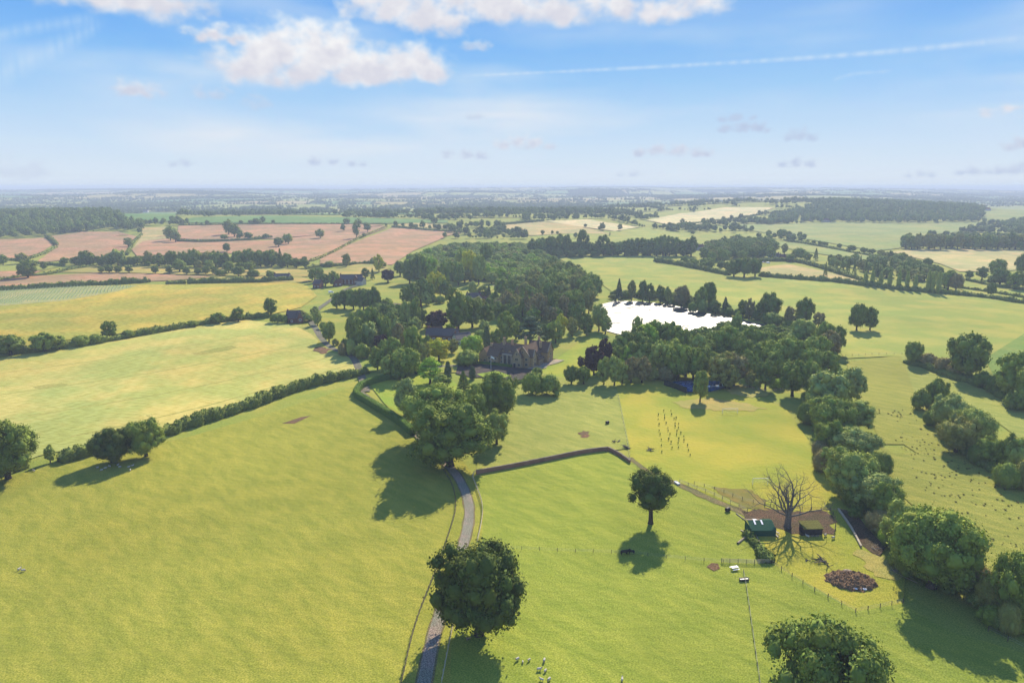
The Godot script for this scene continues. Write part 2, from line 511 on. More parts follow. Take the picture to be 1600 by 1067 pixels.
func hedge(pts: Array, wide: float, high: float, material: String, label: String, group := "", clipped := false, card_ := 0.45) -> void:
	var s := smooth(pts, 1.2 if card_ < 0.5 else 2.5)
	var rng := RandomNumberGenerator.new()
	rng.seed = int(absf(s[0].x) * 13.0 + absf(s[0].y) * 7.0)
	var o := thing("hedge", label, "hedge", gp(s[0].x, s[0].y), 0.0, group)
	var b := MB.new()
	var here := o.position
	var prof := [Vector2(-0.5, -0.1), Vector2(-0.52, 0.5), Vector2(-0.42, 0.88), Vector2(-0.12, 1.0), Vector2(0.2, 0.99), Vector2(0.45, 0.85), Vector2(0.52, 0.45), Vector2(0.5, -0.1)]
	if clipped: prof = [Vector2(-0.48, -0.05), Vector2(-0.5, 0.5), Vector2(-0.49, 0.96), Vector2(-0.44, 1.0), Vector2(0.44, 1.0), Vector2(0.49, 0.96), Vector2(0.5, 0.5), Vector2(0.48, -0.05)]
	var rows := []
	for k in s.size():
		var d: Vector2 = (s[mini(k + 1, s.size() - 1)] - s[maxi(k - 1, 0)]).normalized()
		var side := Vector2(-d.y, d.x)
		var fh := 1.0 if clipped else 0.8 + 0.45 * mid.get_noise_2d(s[k].x * 3.1, s[k].y * 3.1) + 0.25 * big.get_noise_2d(s[k].x * 9.0, s[k].y * 9.0)
		var fw := 1.0 if clipped else 0.85 + 0.8 * mid.get_noise_2d(s[k].x * 4.3 + 90.0, s[k].y * 4.3)
		if not clipped: fh *= 0.62 + 0.6 * absf(sin(k * (0.95 if card_ < 0.5 else 1.3) + 2.0 * mid.get_noise_2d(k * 7.0, here.x)))
		if not clipped and (k == 0 or k == s.size() - 1): fh *= 0.6; fw *= 0.6
		var row := []
		for q in prof:
			var a: Vector2 = s[k] + side * q.x * wide * fw
			row.append(gp(a.x, a.y, q.y * high * fh) - here)
		rows.append(row)
	var tone := Color(0.7, 0.7, 0.7)
	for k in s.size():
		for p in row_points(rows, k): b.v.append(p)
		for q in 8:
			var nn: Vector3 = (rows[k][q] - (rows[k][0] + rows[k][7]) * 0.5 - Vector3(0, high * 0.3, 0)).normalized()
			b.n.append(nn); b.c.append(tone); b.u.append(Vector2(k, q)); b.w.append(Vector2.ZERO)
	for k in s.size() - 1:
		for q in 7:
			var e := k * 8 + q
			b.i.append_array(PackedInt32Array([e, e + 8, e + 1, e + 1, e + 8, e + 9]))
	for e in [0, s.size() - 1]:
		for q in range(1, 7):
			b.i.append_array(PackedInt32Array([e * 8, e * 8 + q, e * 8 + q + 1]) if e == 0 else PackedInt32Array([e * 8, e * 8 + q + 1, e * 8 + q]))
	# leaves over it
	var area := 0.34 * card_ * card_ * 4.0
	for k in s.size() - 1:
		var seg: float = s[k].distance_to(s[k + 1])
		var lump := rng.randf_range(0.7, 0.98)
		for q in 7:
			var a: Vector3 = rows[k][q]
			var c: Vector3 = rows[k][q + 1]
			var a2: Vector3 = rows[k + 1][q]
			var c2: Vector3 = rows[k + 1][q + 1]
			var face := (c - a).cross(a2 - a)
			if face.dot((a + c) * 0.5 - (rows[k][0] + rows[k][7]) * 0.5 - Vector3(0, high * 0.3, 0)) < 0.0: face = -face
			face = face.normalized()
			var n := int(a.distance_to(c) * seg / area * 1.5 + rng.randf())
			for m in n:
				var f := rng.randf()
				var g := rng.randf()
				var p := a.lerp(c, f).lerp(a2.lerp(c2, f), g) + face * card_ * (rng.randf_range(-0.1, 0.25) if clipped else rng.randf_range(-0.2, 0.9))
				var ns := (face + Vector3(rng.randfn(), rng.randfn(), rng.randfn()) * 0.3).normalized()
				var ff := (ns + Vector3(rng.randfn(), rng.randfn(), rng.randfn()) * (0.15 if clipped else 0.5)).normalized()
				var x := ff.cross(Vector3(rng.randfn(), rng.randfn(), rng.randfn())).normalized()
				var y := ff.cross(x)
				var z := card_ * rng.randf_range(0.6, 1.25)
				var t := lump * rng.randf_range(0.75, 1.02)
				b.card(p, x * z, y * z * 0.68, ns, Color(clampf(t, 0, 1), clampf(t, 0, 1), clampf(t, 0, 1)))
	put("foliage", b.done(M[material]), o)

func row_points(rows: Array, k: int) -> Array:
	return rows[k]

# ---------------------------------------------------------------- fences and walls
func fence(pts: Array, gap: float, high: float, rails: Array, post: float, material: String, rail_mat: String, thick: float, label: String, group := "", flat := false) -> void:
	var s := smooth(pts, gap)
	var o := thing("fence", label, "fence", gp(s[0].x, s[0].y), 0.0, group)
	var here := o.position
	var pm := MB.new()
	pm.box(Vector3(0, high * 0.5 - 0.1, 0), Vector3(post, high + 0.2, post), Basis.IDENTITY, Color.WHITE, post * 0.2)
	var pmesh := pm.done(M[material])
	for k in s.size():
		var e := put("post", pmesh, o)
		e.position = gp(s[k].x, s[k].y) - here
		e.rotation = Vector3(sin(k * 3.1) * 0.03, sin(k * 1.7) * 0.4, sin(k * 2.3) * 0.03)
	for y in rails:
		var b := MB.new()
		for k in s.size() - 1:
			var p := gp(s[k].x, s[k].y, y) - here
			var q := gp(s[k + 1].x, s[k + 1].y, y) - here
			if flat:
				var d := (q - p)
				var bs := Basis.looking_at(d.normalized(), Vector3.UP)
				b.box((p + q) * 0.5 + bs.x * (post * 0.5 + 0.02), Vector3(0.04, thick, d.length() + 0.02), bs)
			else: b.tube(p, q, thick * 0.5, thick * 0.5, 4)
		put("rail" if flat else "wire", b.done(M[rail_mat]), o)

# ---------------------------------------------------------------- buildings
func wing(o: Node3D, x0: float, x1: float, z0: float, z1: float, eaves: float, ridge: float, along_x: bool, wall_m: String, roof_m: String, over := 0.3) -> void:
	# z0 is the front (nearer), z1 the back; a pitched roof whose ridge runs along x or z
	var b := MB.new()
	var corners := [Vector3(x0, 0, z0), Vector3(x1, 0, z0), Vector3(x1, 0, z1), Vector3(x0, 0, z1)]
	for k in 4:
		var p: Vector3 = corners[k]
		var q: Vector3 = corners[(k + 1) % 4]
		var up := Vector3(0, eaves, 0)
		b.quad(p - Vector3(0, 1, 0), p + up, q + up, q - Vector3(0, 1, 0))
		if (k % 2 == 1) == along_x:
			var c := (p + q) * 0.5 + Vector3(0, ridge, 0)
			b.tri(p + up, c, q + up)
	put("wall", b.done(M[wall_m]), o)
	var r := MB.new()
	var th := 0.22
	var cx := (x0 + x1) * 0.5
	var cz := (z0 + z1) * 0.5
	if along_x:
		var half := absf(z1 - z0) * 0.5
		var sl := (ridge - eaves) / half
		for s in [1.0, -1.0]:
			var e := Vector3(0, eaves - over * sl, cz + s * (half + over))
			var t := Vector3(0, ridge, cz)
			_slab(r, Vector3(x0 - over, e.y, e.z), Vector3(x1 + over, e.y, e.z), Vector3(x1 + over, t.y, t.z), Vector3(x0 - over, t.y, t.z), th)
		r.tube(Vector3(x0 - over, ridge + th, cz), Vector3(x1 + over, ridge + th, cz), 0.13, 0.13, 6)
	else:
		var half := absf(x1 - x0) * 0.5
		var sl := (ridge - eaves) / half
		for s in [1.0, -1.0]:
			var ex: float = cx + s * (half + over)
			_slab(r, Vector3(ex, eaves - over * sl, z0 + over), Vector3(ex, eaves - over * sl, z1 - over), Vector3(cx, ridge, z1 - over), Vector3(cx, ridge, z0 + over), th)
		r.tube(Vector3(cx, ridge + th, z0 + over), Vector3(cx, ridge + th, z1 - over), 0.13, 0.13, 6)
	put("roof", r.done(M[roof_m]), o)

func _slab(b: MB, p: Vector3, q: Vector3, t: Vector3, u: Vector3, th: float) -> void:
	var nn := (t - p).cross(q - p).normalized()
	if nn.y < 0.0: nn = -nn
	var up := nn * th
	var lower := [p, q, t, u]
	var flip := (t - p).cross(q - p).y < 0.0
	if flip: lower = [q, p, u, t]
	var hi := []
	for x in lower: hi.append(x + up)
	b.quad(hi[0], hi[1], hi[2], hi[3])
	b.quad(lower[3], lower[2], lower[1], lower[0])
	for k in 4:
		var m := (k + 1) % 4
		b.quad(lower[k], lower[m], hi[m], hi[k])

func window(o: Node3D, at: Vector3, size: Vector2, turn: float, lights: int, frame_m := "stone_trim") -> void:
	# frame, mullions and sill around a recessed pane; turn 0 faces +z
	var bs := Basis(Vector3.UP, turn)
	var b := MB.new()
	var t := 0.14
	b.box(bs * Vector3(-size.x * 0.5, 0, 0.02), Vector3(t, size.y + t, 0.16), bs)
	b.box(bs * Vector3(size.x * 0.5, 0, 0.02), Vector3(t, size.y + t, 0.16), bs)
	b.box(bs * Vector3(0, size.y * 0.5, 0.02), Vector3(size.x - t, t, 0.16), bs)
	b.box(bs * Vector3(0, -size.y * 0.5, 0.04), Vector3(size.x - t, t, 0.22), bs)
	for k in range(1, lights):
		b.box(bs * Vector3(-size.x * 0.5 + size.x * k / lights, 0, 0.01), Vector3(0.09, size.y - t, 0.12), bs)
	if size.y > 1.5: b.box(bs * Vector3(0, size.y * 0.16, 0.005), Vector3(size.x - t, 0.08, 0.1), bs)
	var f := put("window", b.done(M[frame_m]), o)
	f.position = at
	var g := MB.new()
	g.box(bs * Vector3(0, 0, 0.0), Vector3(size.x - t, size.y - t, 0.04), bs)
	put("pane", g.done(M.glass), f)

func chimney(o: Node3D, at: Vector3, size: Vector3, m: String, pots := 2) -> void:
	var b := MB.new()
	b.box(at + Vector3(0, size.y * 0.5, 0), size)
	b.box(at + Vector3(0, size.y - 0.2, 0), Vector3(size.x + 0.22, 0.22, size.z + 0.22))
	var c := put("chimney", b.done(M[m]), o)
	for k in pots:
		var p := MB.new()
		p.tube(at + Vector3((k - (pots - 1) * 0.5) * 0.45, size.y, 0), at + Vector3((k - (pots - 1) * 0.5) * 0.45, size.y + 0.5, 0), 0.15, 0.12, 7)
		put("chimney_pot", p.done(M.terracotta), c)

func house(label: String, at: Vector3, turn: float, long: float, deep: float, eaves: float, ridge: float, wall_m: String, roof_m: String, gable := 0.0, group := "") -> void:
	var o := thing("house", label, "house", at, turn, group)
	wing(o, -long * 0.5, long * 0.5, deep * 0.5, -deep * 0.5, eaves, ridge, true, wall_m, roof_m)
	if gable > 0.0: wing(o, long * 0.12, long * 0.12 + gable, deep * 0.5 + 2.2, 0, eaves - 0.05, ridge - 0.7, false, wall_m, roof_m)
	var n := int(long / 3.2)
	for k in n:
		var x := -long * 0.5 + long * (k + 0.5) / n
		if gable > 0.0 and x > long * 0.12 - 0.7 and x < long * 0.12 + gable + 0.7: continue
		for y in ([1.4, 3.9] if eaves > 4.5 else [1.4]):
			window(o, Vector3(x, y, deep * 0.5), Vector2(1.3, 1.2), 0.0, 2, "white_paint")
	if gable > 0.0: window(o, Vector3(long * 0.12 + gable * 0.5, eaves * 0.6, deep * 0.5 + 2.2), Vector2(1.5, 1.3), 0.0, 2, "white_paint")
	var d := MB.new()
	d.box(Vector3(-long * 0.5 + 0.9, 1.0, deep * 0.5 + 0.03), Vector3(0.9, 2.0, 0.1))
	put("door", d.done(M.dark_wood), o)
	chimney(o, Vector3(-long * 0.5 + 0.7, ridge - 1.3, 0), Vector3(0.9, 2.6, 0.7), "brick")
	if long > 11.0: chimney(o, Vector3(long * 0.5 - 1.0, ridge - 1.3, 0), Vector3(0.9, 2.4, 0.7), "brick")

func manor(at: Vector3, turn: float, size: float) -> void:
	# x runs along the entrance front to the corner at 25; the garden front faces +x behind it
	var o := thing("manor_house", "long honey stone manor house with gables, tall chimneys and dark tiled roof", "house", at, turn)
	o.scale = Vector3.ONE * size
	wing(o, 0, 19, 0, -8.6, 5.8, 10.2, true, "stone", "stone_roof")              # entrance range
	wing(o, -5.2, 1.0, 1.2, -6.5, 4.3, 8.0, false, "stone", "stone_roof")         # low end block
	wing(o, 0.9, 7.4, 2.6, -3.5, 4.9, 8.4, true, "stone_pale", "stone_roof")
	wing(o, 17.2, 25.6, 0.0, -21.0, 6.0, 11.0, false, "stone", "stone_roof")      # garden range
	wing(o, 16.6, 21.8, 2.7, -4.0, 5.9, 9.9, false, "stone_pale", "stone_roof")   # gabled bay by the door
	wing(o, 19.5, 27.0, -1.4, -5.6, 5.7, 9.2, true, "stone_pale", "stone_roof")    # gable on the garden front
	wing(o, 18.0, 29.6, -14.2, -21.4, 6.1, 10.9, true, "stone", "stone_roof")     # far cross wing
	wing(o, 25.0, 28.0, -7.2, -12.8, 3.3, 4.3, false, "stone", "stone_roof")      # low bay
	wing(o, 2.0, 16.0, -8.0, -16.0, 5.2, 9.2, true, "stone", "stone_roof")        # rear range
	var b := MB.new()
	for x in [9.6, 12.2, 14.8]: b.box(Vector3(x, 2.9, 0.35), Vector3(0.55, 5.8, 0.7))
	b.box(Vector3(12.2, 5.95, 0.35), Vector3(5.8, 0.4, 0.8))
	put("pier", b.done(M.stone_trim), o)
	for x in [10.9, 13.5]: window(o, Vector3(x, 2.9, 0.1), Vector2(1.9, 5.0), 0.0, 3)
	var d := MB.new()
	d.box(Vector3(18.0, 1.2, 2.75), Vector3(1.5, 2.4, 0.14))
	put("door", d.done(M.dark_wood), o)
	var s := MB.new()
	s.box(Vector3(18.0, 2.55, 2.85), Vector3(2.3, 0.3, 0.35)); s.box(Vector3(17.05, 1.2, 2.85), Vector3(0.35, 2.4, 0.35)); s.box(Vector3(18.95, 1.2, 2.85), Vector3(0.35, 2.4, 0.35))
	put("doorcase", s.done(M.stone_trim), o)
	for x in [2.2, 4.2, 6.2]: window(o, Vector3(x, 3.5, 2.62), Vector2(1.3, 1.2), 0.0, 2)
	for x in [2.8, 5.6]: window(o, Vector3(x, 1.3, 2.62), Vector2(1.5, 1.4), 0.0, 2)
	window(o, Vector3(19.2, 4.5, 2.72), Vector2(2.0, 1.5), 0.0, 3); window(o, Vector3(19.2, 7.4, 2.72), Vector2(1.1, 1.1), 0.0, 2); window(o, Vector3(20.6, 1.6, 2.72), Vector2(1.4, 1.5), 0.0, 2)
	window(o, Vector3(23.7, 4.4, 0.02), Vector2(1.5, 1.4), 0.0, 2); window(o, Vector3(23.7, 1.6, 0.02), Vector2(1.6, 1.6), 0.0, 2); window(o, Vector3(21.4, 8.2, 0.02), Vector2(1.0, 1.0), 0.0, 2)
	window(o, Vector3(8.4, 3.9, 0.02), Vector2(1.1, 1.3), 0.0, 2); window(o, Vector3(8.4, 1.5, 0.02), Vector2(1.1, 1.4), 0.0, 2)
	for x in [-3.8, -1.4]: window(o, Vector3(x, 1.5, 1.22), Vector2(1.1, 1.2), 0.0, 2)
	for y in [1.6, 4.2, 6.9]: window(o, Vector3(27.02, y, -3.5), Vector2([1.8, 1.6, 1.0][int(y / 2.7)], [1.7, 1.4, 1.0][int(y / 2.7)]), PI / 2, 3)
	for y in [1.7, 4.5, 7.6]: window(o, Vector3(29.62, y, -17.8), Vector2([2.8, 2.4, 1.2][int(y / 2.9)], [1.8, 1.5, 1.2][int(y / 2.9)]), PI / 2, 3)
	for z in [-8.2, -10.0, -11.8]: window(o, Vector3(28.02, 1.6, z), Vector2(1.1, 2.0), PI / 2, 2)
	for z in [-7.6, -10.6, -13.0]: window(o, Vector3(25.62, 5.0, z), Vector2(1.3, 1.1), PI / 2, 2)
	for z in [-16.0, -19.6]: window(o, Vector3(29.62, 1.6, z), Vector2(1.0, 1.6), PI / 2, 1)
	for c in [[0.6, -3.0, 7.2, 3.2], [7.8, -4.3, 9.4, 4.6], [10.4, -9.0, 8.6, 3.6], [18.4, -9.5, 9.6, 5.0], [21.4, -20.0, 9.8, 3.2], [25.0, -14.6, 8.0, 3.6]]:
		chimney(o, Vector3(c[0], c[2], c[1]), Vector3(1.2, c[3], 1.0), "stone_pale", 2)
	for x in [3.0, 8.8, 13.0]:
		wing(o, x - 0.9, x + 0.9, -1.0, -3.2, 7.4, 8.4, false, "stone", "stone_roof", 0.12)
		window(o, Vector3(x, 6.9, -0.98), Vector2(1.0, 0.8), 0.0, 2)
	var g := MB.new()
	for q in [[16.6, 21.8, 2.82, 5.9, 9.9], [17.2, 25.6, 0.12, 6.0, 11.0]]:
		for s2 in [q[0], q[1]]: _cope(g, Vector3(s2, q[3], q[2]), Vector3((q[0] + q[1]) * 0.5, q[4], q[2]))
	for q in [[-1.4, -5.6, 27.1, 5.7, 9.2], [-14.2, -21.4, 29.7, 6.1, 10.9]]:
		for s2 in [q[0], q[1]]: _cope(g, Vector3(q[2], q[3], s2), Vector3(q[2], q[4], (q[0] + q[1]) * 0.5))
	put("gable_coping", g.done(M.stone_trim), o)

func _cope(g: MB, p: Vector3, q: Vector3) -> void:
	g.box((p + q) * 0.5 + Vector3(0, 0.32, 0), Vector3(0.34, 0.22, (q - p).length() + 0.3), Basis.looking_at((q - p).normalized(), Vector3.UP))

# ---------------------------------------------------------------- animals
func skin(bones: Array, cell: float, col_fn: Callable) -> MB:
	# surface nets over a smooth union of tapered capsules: [a, b, ra, rb]
	var lo := Vector3.INF
	var hi := -Vector3.INF
	for k in bones:
		lo = lo.min((k[0] as Vector3).min(k[1]) - Vector3.ONE * (maxf(k[2], k[3]) + cell * 2.0))
		hi = hi.max((k[0] as Vector3).max(k[1]) + Vector3.ONE * (maxf(k[2], k[3]) + cell * 2.0))
	var nx := int((hi.x - lo.x) / cell) + 2
	var ny := int((hi.y - lo.y) / cell) + 2
	var nz := int((hi.z - lo.z) / cell) + 2
	var f := PackedFloat32Array()
	f.resize(nx * ny * nz)
	for z in nz:
		for y in ny:
			for x in nx:
				var p := lo + Vector3(x, y, z) * cell
				var s := 0.0
				for k in bones:
					var a: Vector3 = k[0]
					var ab: Vector3 = k[1] - a
					var t := clampf((p - a).dot(ab) / maxf(ab.length_squared(), 1e-9), 0.0, 1.0)
					var d := p.distance_to(a + ab * t) - lerpf(k[2], k[3], t)
					s += exp(-d / (cell * 0.9))
				f[(z * ny + y) * nx + x] = -log(maxf(s, 1e-20)) * cell * 0.9
	var b := MB.new()
	var id := {}
	for z in nz - 1:
		for y in ny - 1:
			for x in nx - 1:
				var base := (z * ny + y) * nx + x
				var sum := Vector3.ZERO
				var cnt := 0
				for e in [[0, 1, 0], [0, 2, 1], [0, 4, 2], [1, 3, 1], [1, 5, 2], [2, 3, 0], [2, 6, 2], [4, 5, 0], [4, 6, 1], [3, 7, 2], [5, 7, 1], [6, 7, 0]]:
					var i0: int = base + (e[0] & 1) + ((e[0] >> 1) & 1) * nx + (e[0] >> 2) * nx * ny
					var i1: int = base + (e[1] & 1) + ((e[1] >> 1) & 1) * nx + (e[1] >> 2) * nx * ny
					if (f[i0] < 0.0) != (f[i1] < 0.0):
						var t := f[i0] / (f[i0] - f[i1])
						var p0 := Vector3(e[0] & 1, (e[0] >> 1) & 1, e[0] >> 2)
						var p1 := Vector3(e[1] & 1, (e[1] >> 1) & 1, e[1] >> 2)
						sum += p0.lerp(p1, t)
						cnt += 1
				if cnt > 0:
					id[base] = b.v.size()
					var p := lo + (Vector3(x, y, z) + sum / cnt) * cell
					b.v.append(p)
					var gx := f[base + 1] - f[base]
					var gy := f[base + nx] - f[base]
					var gz := f[base + nx * ny] - f[base]
					b.n.append(Vector3(gx, gy, gz).normalized())
					b.c.append(col_fn.call(p)); b.u.append(Vector2(p.x, p.y)); b.w.append(Vector2(p.x, p.z))
	for z in range(1, nz - 1):
		for y in range(1, ny - 1):
			for x in range(1, nx - 1):
				var base := (z * ny + y) * nx + x
				for ax in 3:
					var st: int = [1, nx, nx * ny][ax]
					var s1: int = [nx, nx * ny, 1][ax]
					var s2: int = [nx * ny, 1, nx][ax]
					if (f[base] < 0.0) != (f[base + st] < 0.0):
						var q := [base - s1 - s2, base - s2, base, base - s1]
						if f[base] < 0.0: q.reverse()
						for m in [0, 1, 2, 0, 2, 3]: b.i.append(id[q[m]])
	return b

func sheep_mesh(grazing: bool) -> Mesh:
	var wool := func(p: Vector3) -> Color:
		var leg := p.y < 0.26 or p.x > 0.52
		return Color(0.55, 0.5, 0.42) if leg else Color(1, 0.98, 0.92)
	var hd := Vector3(0.66, 0.2, 0) if grazing else Vector3(0.7, 0.86, 0)
	var nk := Vector3(0.5, 0.5, 0) if grazing else Vector3(0.5, 0.72, 0)
	var bones := [[Vector3(-0.36, 0.55, 0), Vector3(0.3, 0.56, 0), 0.27, 0.25], [Vector3(0.28, 0.58, 0), nk, 0.2, 0.12], [nk, hd, 0.11, 0.08], [hd, hd + Vector3(0.13, -0.08, 0), 0.085, 0.05],
		[Vector3(-0.6, 0.55, 0), Vector3(-0.68, 0.38, 0), 0.06, 0.04], [hd + Vector3(-0.03, 0.05, 0.05), hd + Vector3(-0.06, 0.04, 0.16), 0.035, 0.025], [hd + Vector3(-0.03, 0.05, -0.05), hd + Vector3(-0.06, 0.04, -0.16), 0.035, 0.025]]
	for s in [-0.13, 0.13]:
		bones.append([Vector3(0.26, 0.42, s), Vector3(0.27, 0.22, s), 0.07, 0.05]); bones.append([Vector3(0.27, 0.22, s), Vector3(0.27, 0.02, s), 0.045, 0.04])
		bones.append([Vector3(-0.36, 0.45, s), Vector3(-0.44, 0.24, s), 0.09, 0.05]); bones.append([Vector3(-0.44, 0.24, s), Vector3(-0.4, 0.02, s), 0.045, 0.04])
	return skin(bones, 0.045, wool).done(M.wool)

func cow_mesh(grazing: bool) -> Mesh:
	var hide := func(_p: Vector3) -> Color: return Color.WHITE
	var hd := Vector3(1.32, 0.35, 0.05) if grazing else Vector3(1.35, 1.5, 0.1)
	var bones := [[Vector3(-0.75, 1.02, 0), Vector3(0.6, 1.0, 0), 0.36, 0.37], [Vector3(-0.8, 1.2, 0), Vector3(0.6, 1.22, 0), 0.17, 0.18], [Vector3(0.6, 1.08, 0), Vector3(1.05, 0.9 if grazing else 1.3, 0.03), 0.3, 0.17],
		[Vector3(1.05, 0.9 if grazing else 1.3, 0.03), hd, 0.17, 0.13], [hd, hd + Vector3(0.28, -0.22, 0.02), 0.13, 0.09], [hd + Vector3(-0.04, 0.06, 0.1), hd + Vector3(-0.1, 0.1, 0.3), 0.05, 0.04], [hd + Vector3(-0.04, 0.06, -0.1), hd + Vector3(-0.1, 0.1, -0.3), 0.05, 0.04],
		[Vector3(-1.1, 1.2, 0), Vector3(-1.2, 0.5, 0), 0.05, 0.05]]
	for s in [-0.22, 0.22]:
		bones.append([Vector3(0.55, 0.8, s), Vector3(0.58, 0.42, s), 0.14, 0.08]); bones.append([Vector3(0.58, 0.42, s), Vector3(0.58, 0.03, s), 0.07, 0.06])
		bones.append([Vector3(-0.78, 0.9, s), Vector3(-0.95, 0.48, s), 0.19, 0.09]); bones.append([Vector3(-0.95, 0.48, s), Vector3(-0.86, 0.03, s), 0.075, 0.06])
	return skin(bones, 0.075, hide).done(M.black_hide)

# ---------------------------------------------------------------- sky
func sky_picture() -> Image:
	var W := 4096
	var H := 2048
	var w := 1024
	var h := 512
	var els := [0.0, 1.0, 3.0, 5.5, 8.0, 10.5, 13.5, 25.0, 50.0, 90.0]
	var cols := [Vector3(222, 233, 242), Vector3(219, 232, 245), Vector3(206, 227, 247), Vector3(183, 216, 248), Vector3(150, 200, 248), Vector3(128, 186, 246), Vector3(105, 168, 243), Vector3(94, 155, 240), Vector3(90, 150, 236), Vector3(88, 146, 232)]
	var cir := FastNoiseLite.new()
	cir.seed = 4; cir.frequency = 0.035; cir.fractal_octaves = 5
	var veil := FastNoiseLite.new()
	veil.seed = 9; veil.frequency = 0.02; veil.fractal_octaves = 3
	var d := PackedByteArray()
	d.resize(w * h * 3)
	for y in h:
		var el := 90.0 - (y + 0.5) * 180.0 / h
		if el < -2.0:
			for x in w:
				var o := (y * w + x) * 3
				d[o] = 150; d[o + 1] = 155; d[o + 2] = 130
			continue
		var k := 0
		while k < els.size() - 2 and el > els[k + 1]: k += 1
		var base: Vector3 = (cols[k] as Vector3).lerp(cols[k + 1], clampf((el - els[k]) / (els[k + 1] - els[k]), 0.0, 1.0))
		var ce := cos(deg_to_rad(el))
		for x in w:
			var az := (x + 0.5) * 360.0 / w - 180.0
			var a := deg_to_rad(az)
			var px := cos(a) * 60.0
			var pz := sin(a) * 60.0
			# streaks of high cloud, stretched level
			var s := cir.get_noise_3d(px, el * 7.0 + px * 0.25, pz)
			var v := veil.get_noise_3d(px, el * 4.0, pz)
			var thick := clampf((s + 0.25) * 1.3, 0.0, 1.0) * clampf((v + 0.2) * 1.9, 0.0, 1.0)
			thick *= 1.15 * clampf(1.35 - el / 18.0, 0.3, 1.0)
			var c := base.lerp(Vector3(230, 236, 245), minf(thick, 0.9) * ce)
			# the bright air round the sun, added to raise the ambient light
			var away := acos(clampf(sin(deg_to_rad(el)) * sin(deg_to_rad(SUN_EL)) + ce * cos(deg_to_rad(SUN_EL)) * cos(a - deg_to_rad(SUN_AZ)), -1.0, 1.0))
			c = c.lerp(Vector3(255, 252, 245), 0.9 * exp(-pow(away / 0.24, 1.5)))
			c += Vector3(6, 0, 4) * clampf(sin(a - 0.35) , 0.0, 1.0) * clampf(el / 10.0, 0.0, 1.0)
			var o := (y * w + x) * 3
			d[o] = int(clampf(c.x, 0, 255)); d[o + 1] = int(clampf(c.y, 0, 255)); d[o + 2] = int(clampf(c.z, 0, 255))
	var im := Image.create_from_data(w, h, false, Image.FORMAT_RGB8, d)
	im.resize(W, H, Image.INTERPOLATE_CUBIC)
	var data := im.get_data()
	var puff := FastNoiseLite.new()
	puff.seed = 21; puff.frequency = 0.42; puff.fractal_octaves = 5; puff.fractal_gain = 0.55
	# [base elevation, opacity, whiteness, then puffs as azimuth, elevation, radius]
	cloud(data, W, H, puff, 7.15, 1.00, 0.95, [[-18.91, 8.47, 2.97], [-17.07, 9.50, 2.73], [-14.98, 9.94, 2.49], [-13.43, 9.75, 2.61], [-11.79, 9.02, 2.37], [-15.81, 8.13, 2.97], [-17.65, 7.61, 2.37], [-9.74, 8.46, 2.02], [-8.19, 8.85, 1.90], [-6.64, 8.88, 1.90], [-5.69, 8.36, 1.19], [-20.51, 7.49, 1.54], [-12.60, 7.93, 1.78], [-10.71, 7.85, 1.54]])
	cloud(data, W, H, puff, 9.92, 1.00, 0.80, [[-22.40, 10.01, 1.19], [-21.43, 10.16, 1.31], [-20.43, 9.98, 1.07]])
	cloud(data, W, H, puff, 11.24, 1.00, 0.85, [[-30.48, 11.60, 2.37], [-28.63, 12.07, 2.61], [-26.60, 11.79, 2.73], [-24.87, 11.65, 2.37], [-23.48, 11.62, 2.14], [-22.49, 11.38, 1.31]])
	cloud(data, W, H, puff, 11.15, 1.00, 0.85, [[-10.70, 13.42, 2.02], [-8.62, 12.92, 2.61], [-6.50, 12.56, 2.73], [-4.84, 11.91, 2.14], [-5.33, 11.07, 1.31], [-7.22, 12.11, 1.78]])
	cloud(data, W, H, puff, 11.41, 1.00, 0.90, [[-2.89, 13.47, 2.49], [-0.48, 13.14, 2.73], [1.93, 12.80, 2.61], [3.86, 12.35, 1.90], [5.07, 11.99, 1.07]])
	cloud(data, W, H, puff, 11.59, 1.00, 0.90, [[6.47, 13.48, 1.78], [8.39, 12.84, 2.25], [10.06, 12.19, 1.78], [11.88, 12.87, 2.02], [14.14, 13.33, 2.14]])
	cloud(data, W, H, puff, 10.01, 0.62, 0.60, [[-3.17, 10.18, 0.83], [-2.20, 10.28, 0.71]])
	cloud(data, W, H, puff, 6.13, 0.94, 0.60, [[-27.98, 6.04, 0.95], [-27.19, 6.25, 1.07], [-26.22, 6.14, 1.07], [-25.36, 5.93, 0.77]])
	cloud(data, W, H, puff, 6.13, 0.50, 0.50, [[-22.86, 6.30, 0.83], [-21.68, 6.27, 0.95], [-19.32, 6.01, 0.83], [-18.68, 5.68, 0.59]])
	cloud(data, W, H, puff, 5.52, 0.38, 0.40, [[-19.34, 5.66, 0.83], [-18.67, 5.81, 0.71]])
	cloud(data, W, H, puff, 2.70, 0.88, 0.55, [[-0.75, 3.14, 0.71], [0.50, 3.43, 0.83], [1.76, 3.23, 0.71], [2.81, 2.99, 0.53]])
	cloud(data, W, H, puff, 2.02, 0.81, 0.30, [[-5.02, 2.55, 0.47], [-3.52, 2.50, 0.53], [-2.42, 2.36, 0.53]])
	cloud(data, W, H, puff, 2.12, 0.94, 0.40, [[9.97, 2.52, 0.59], [11.41, 2.79, 0.71], [12.86, 2.68, 0.71], [14.29, 2.48, 0.59], [15.05, 2.38, 0.47]])
	cloud(data, W, H, puff, 3.90, 0.81, 0.15, [[16.29, 4.12, 0.53], [17.43, 4.28, 0.71], [18.56, 4.16, 0.65], [19.24, 4.01, 0.42]])
	cloud(data, W, H, puff, 4.71, 0.62, 0.10, [[16.02, 4.86, 0.47], [16.93, 4.92, 0.59], [18.06, 4.98, 0.30]])
	cloud(data, W, H, puff, 3.18, 0.69, 0.15, [[20.70, 3.48, 0.47], [21.47, 3.64, 0.71], [22.27, 3.35, 0.53]])
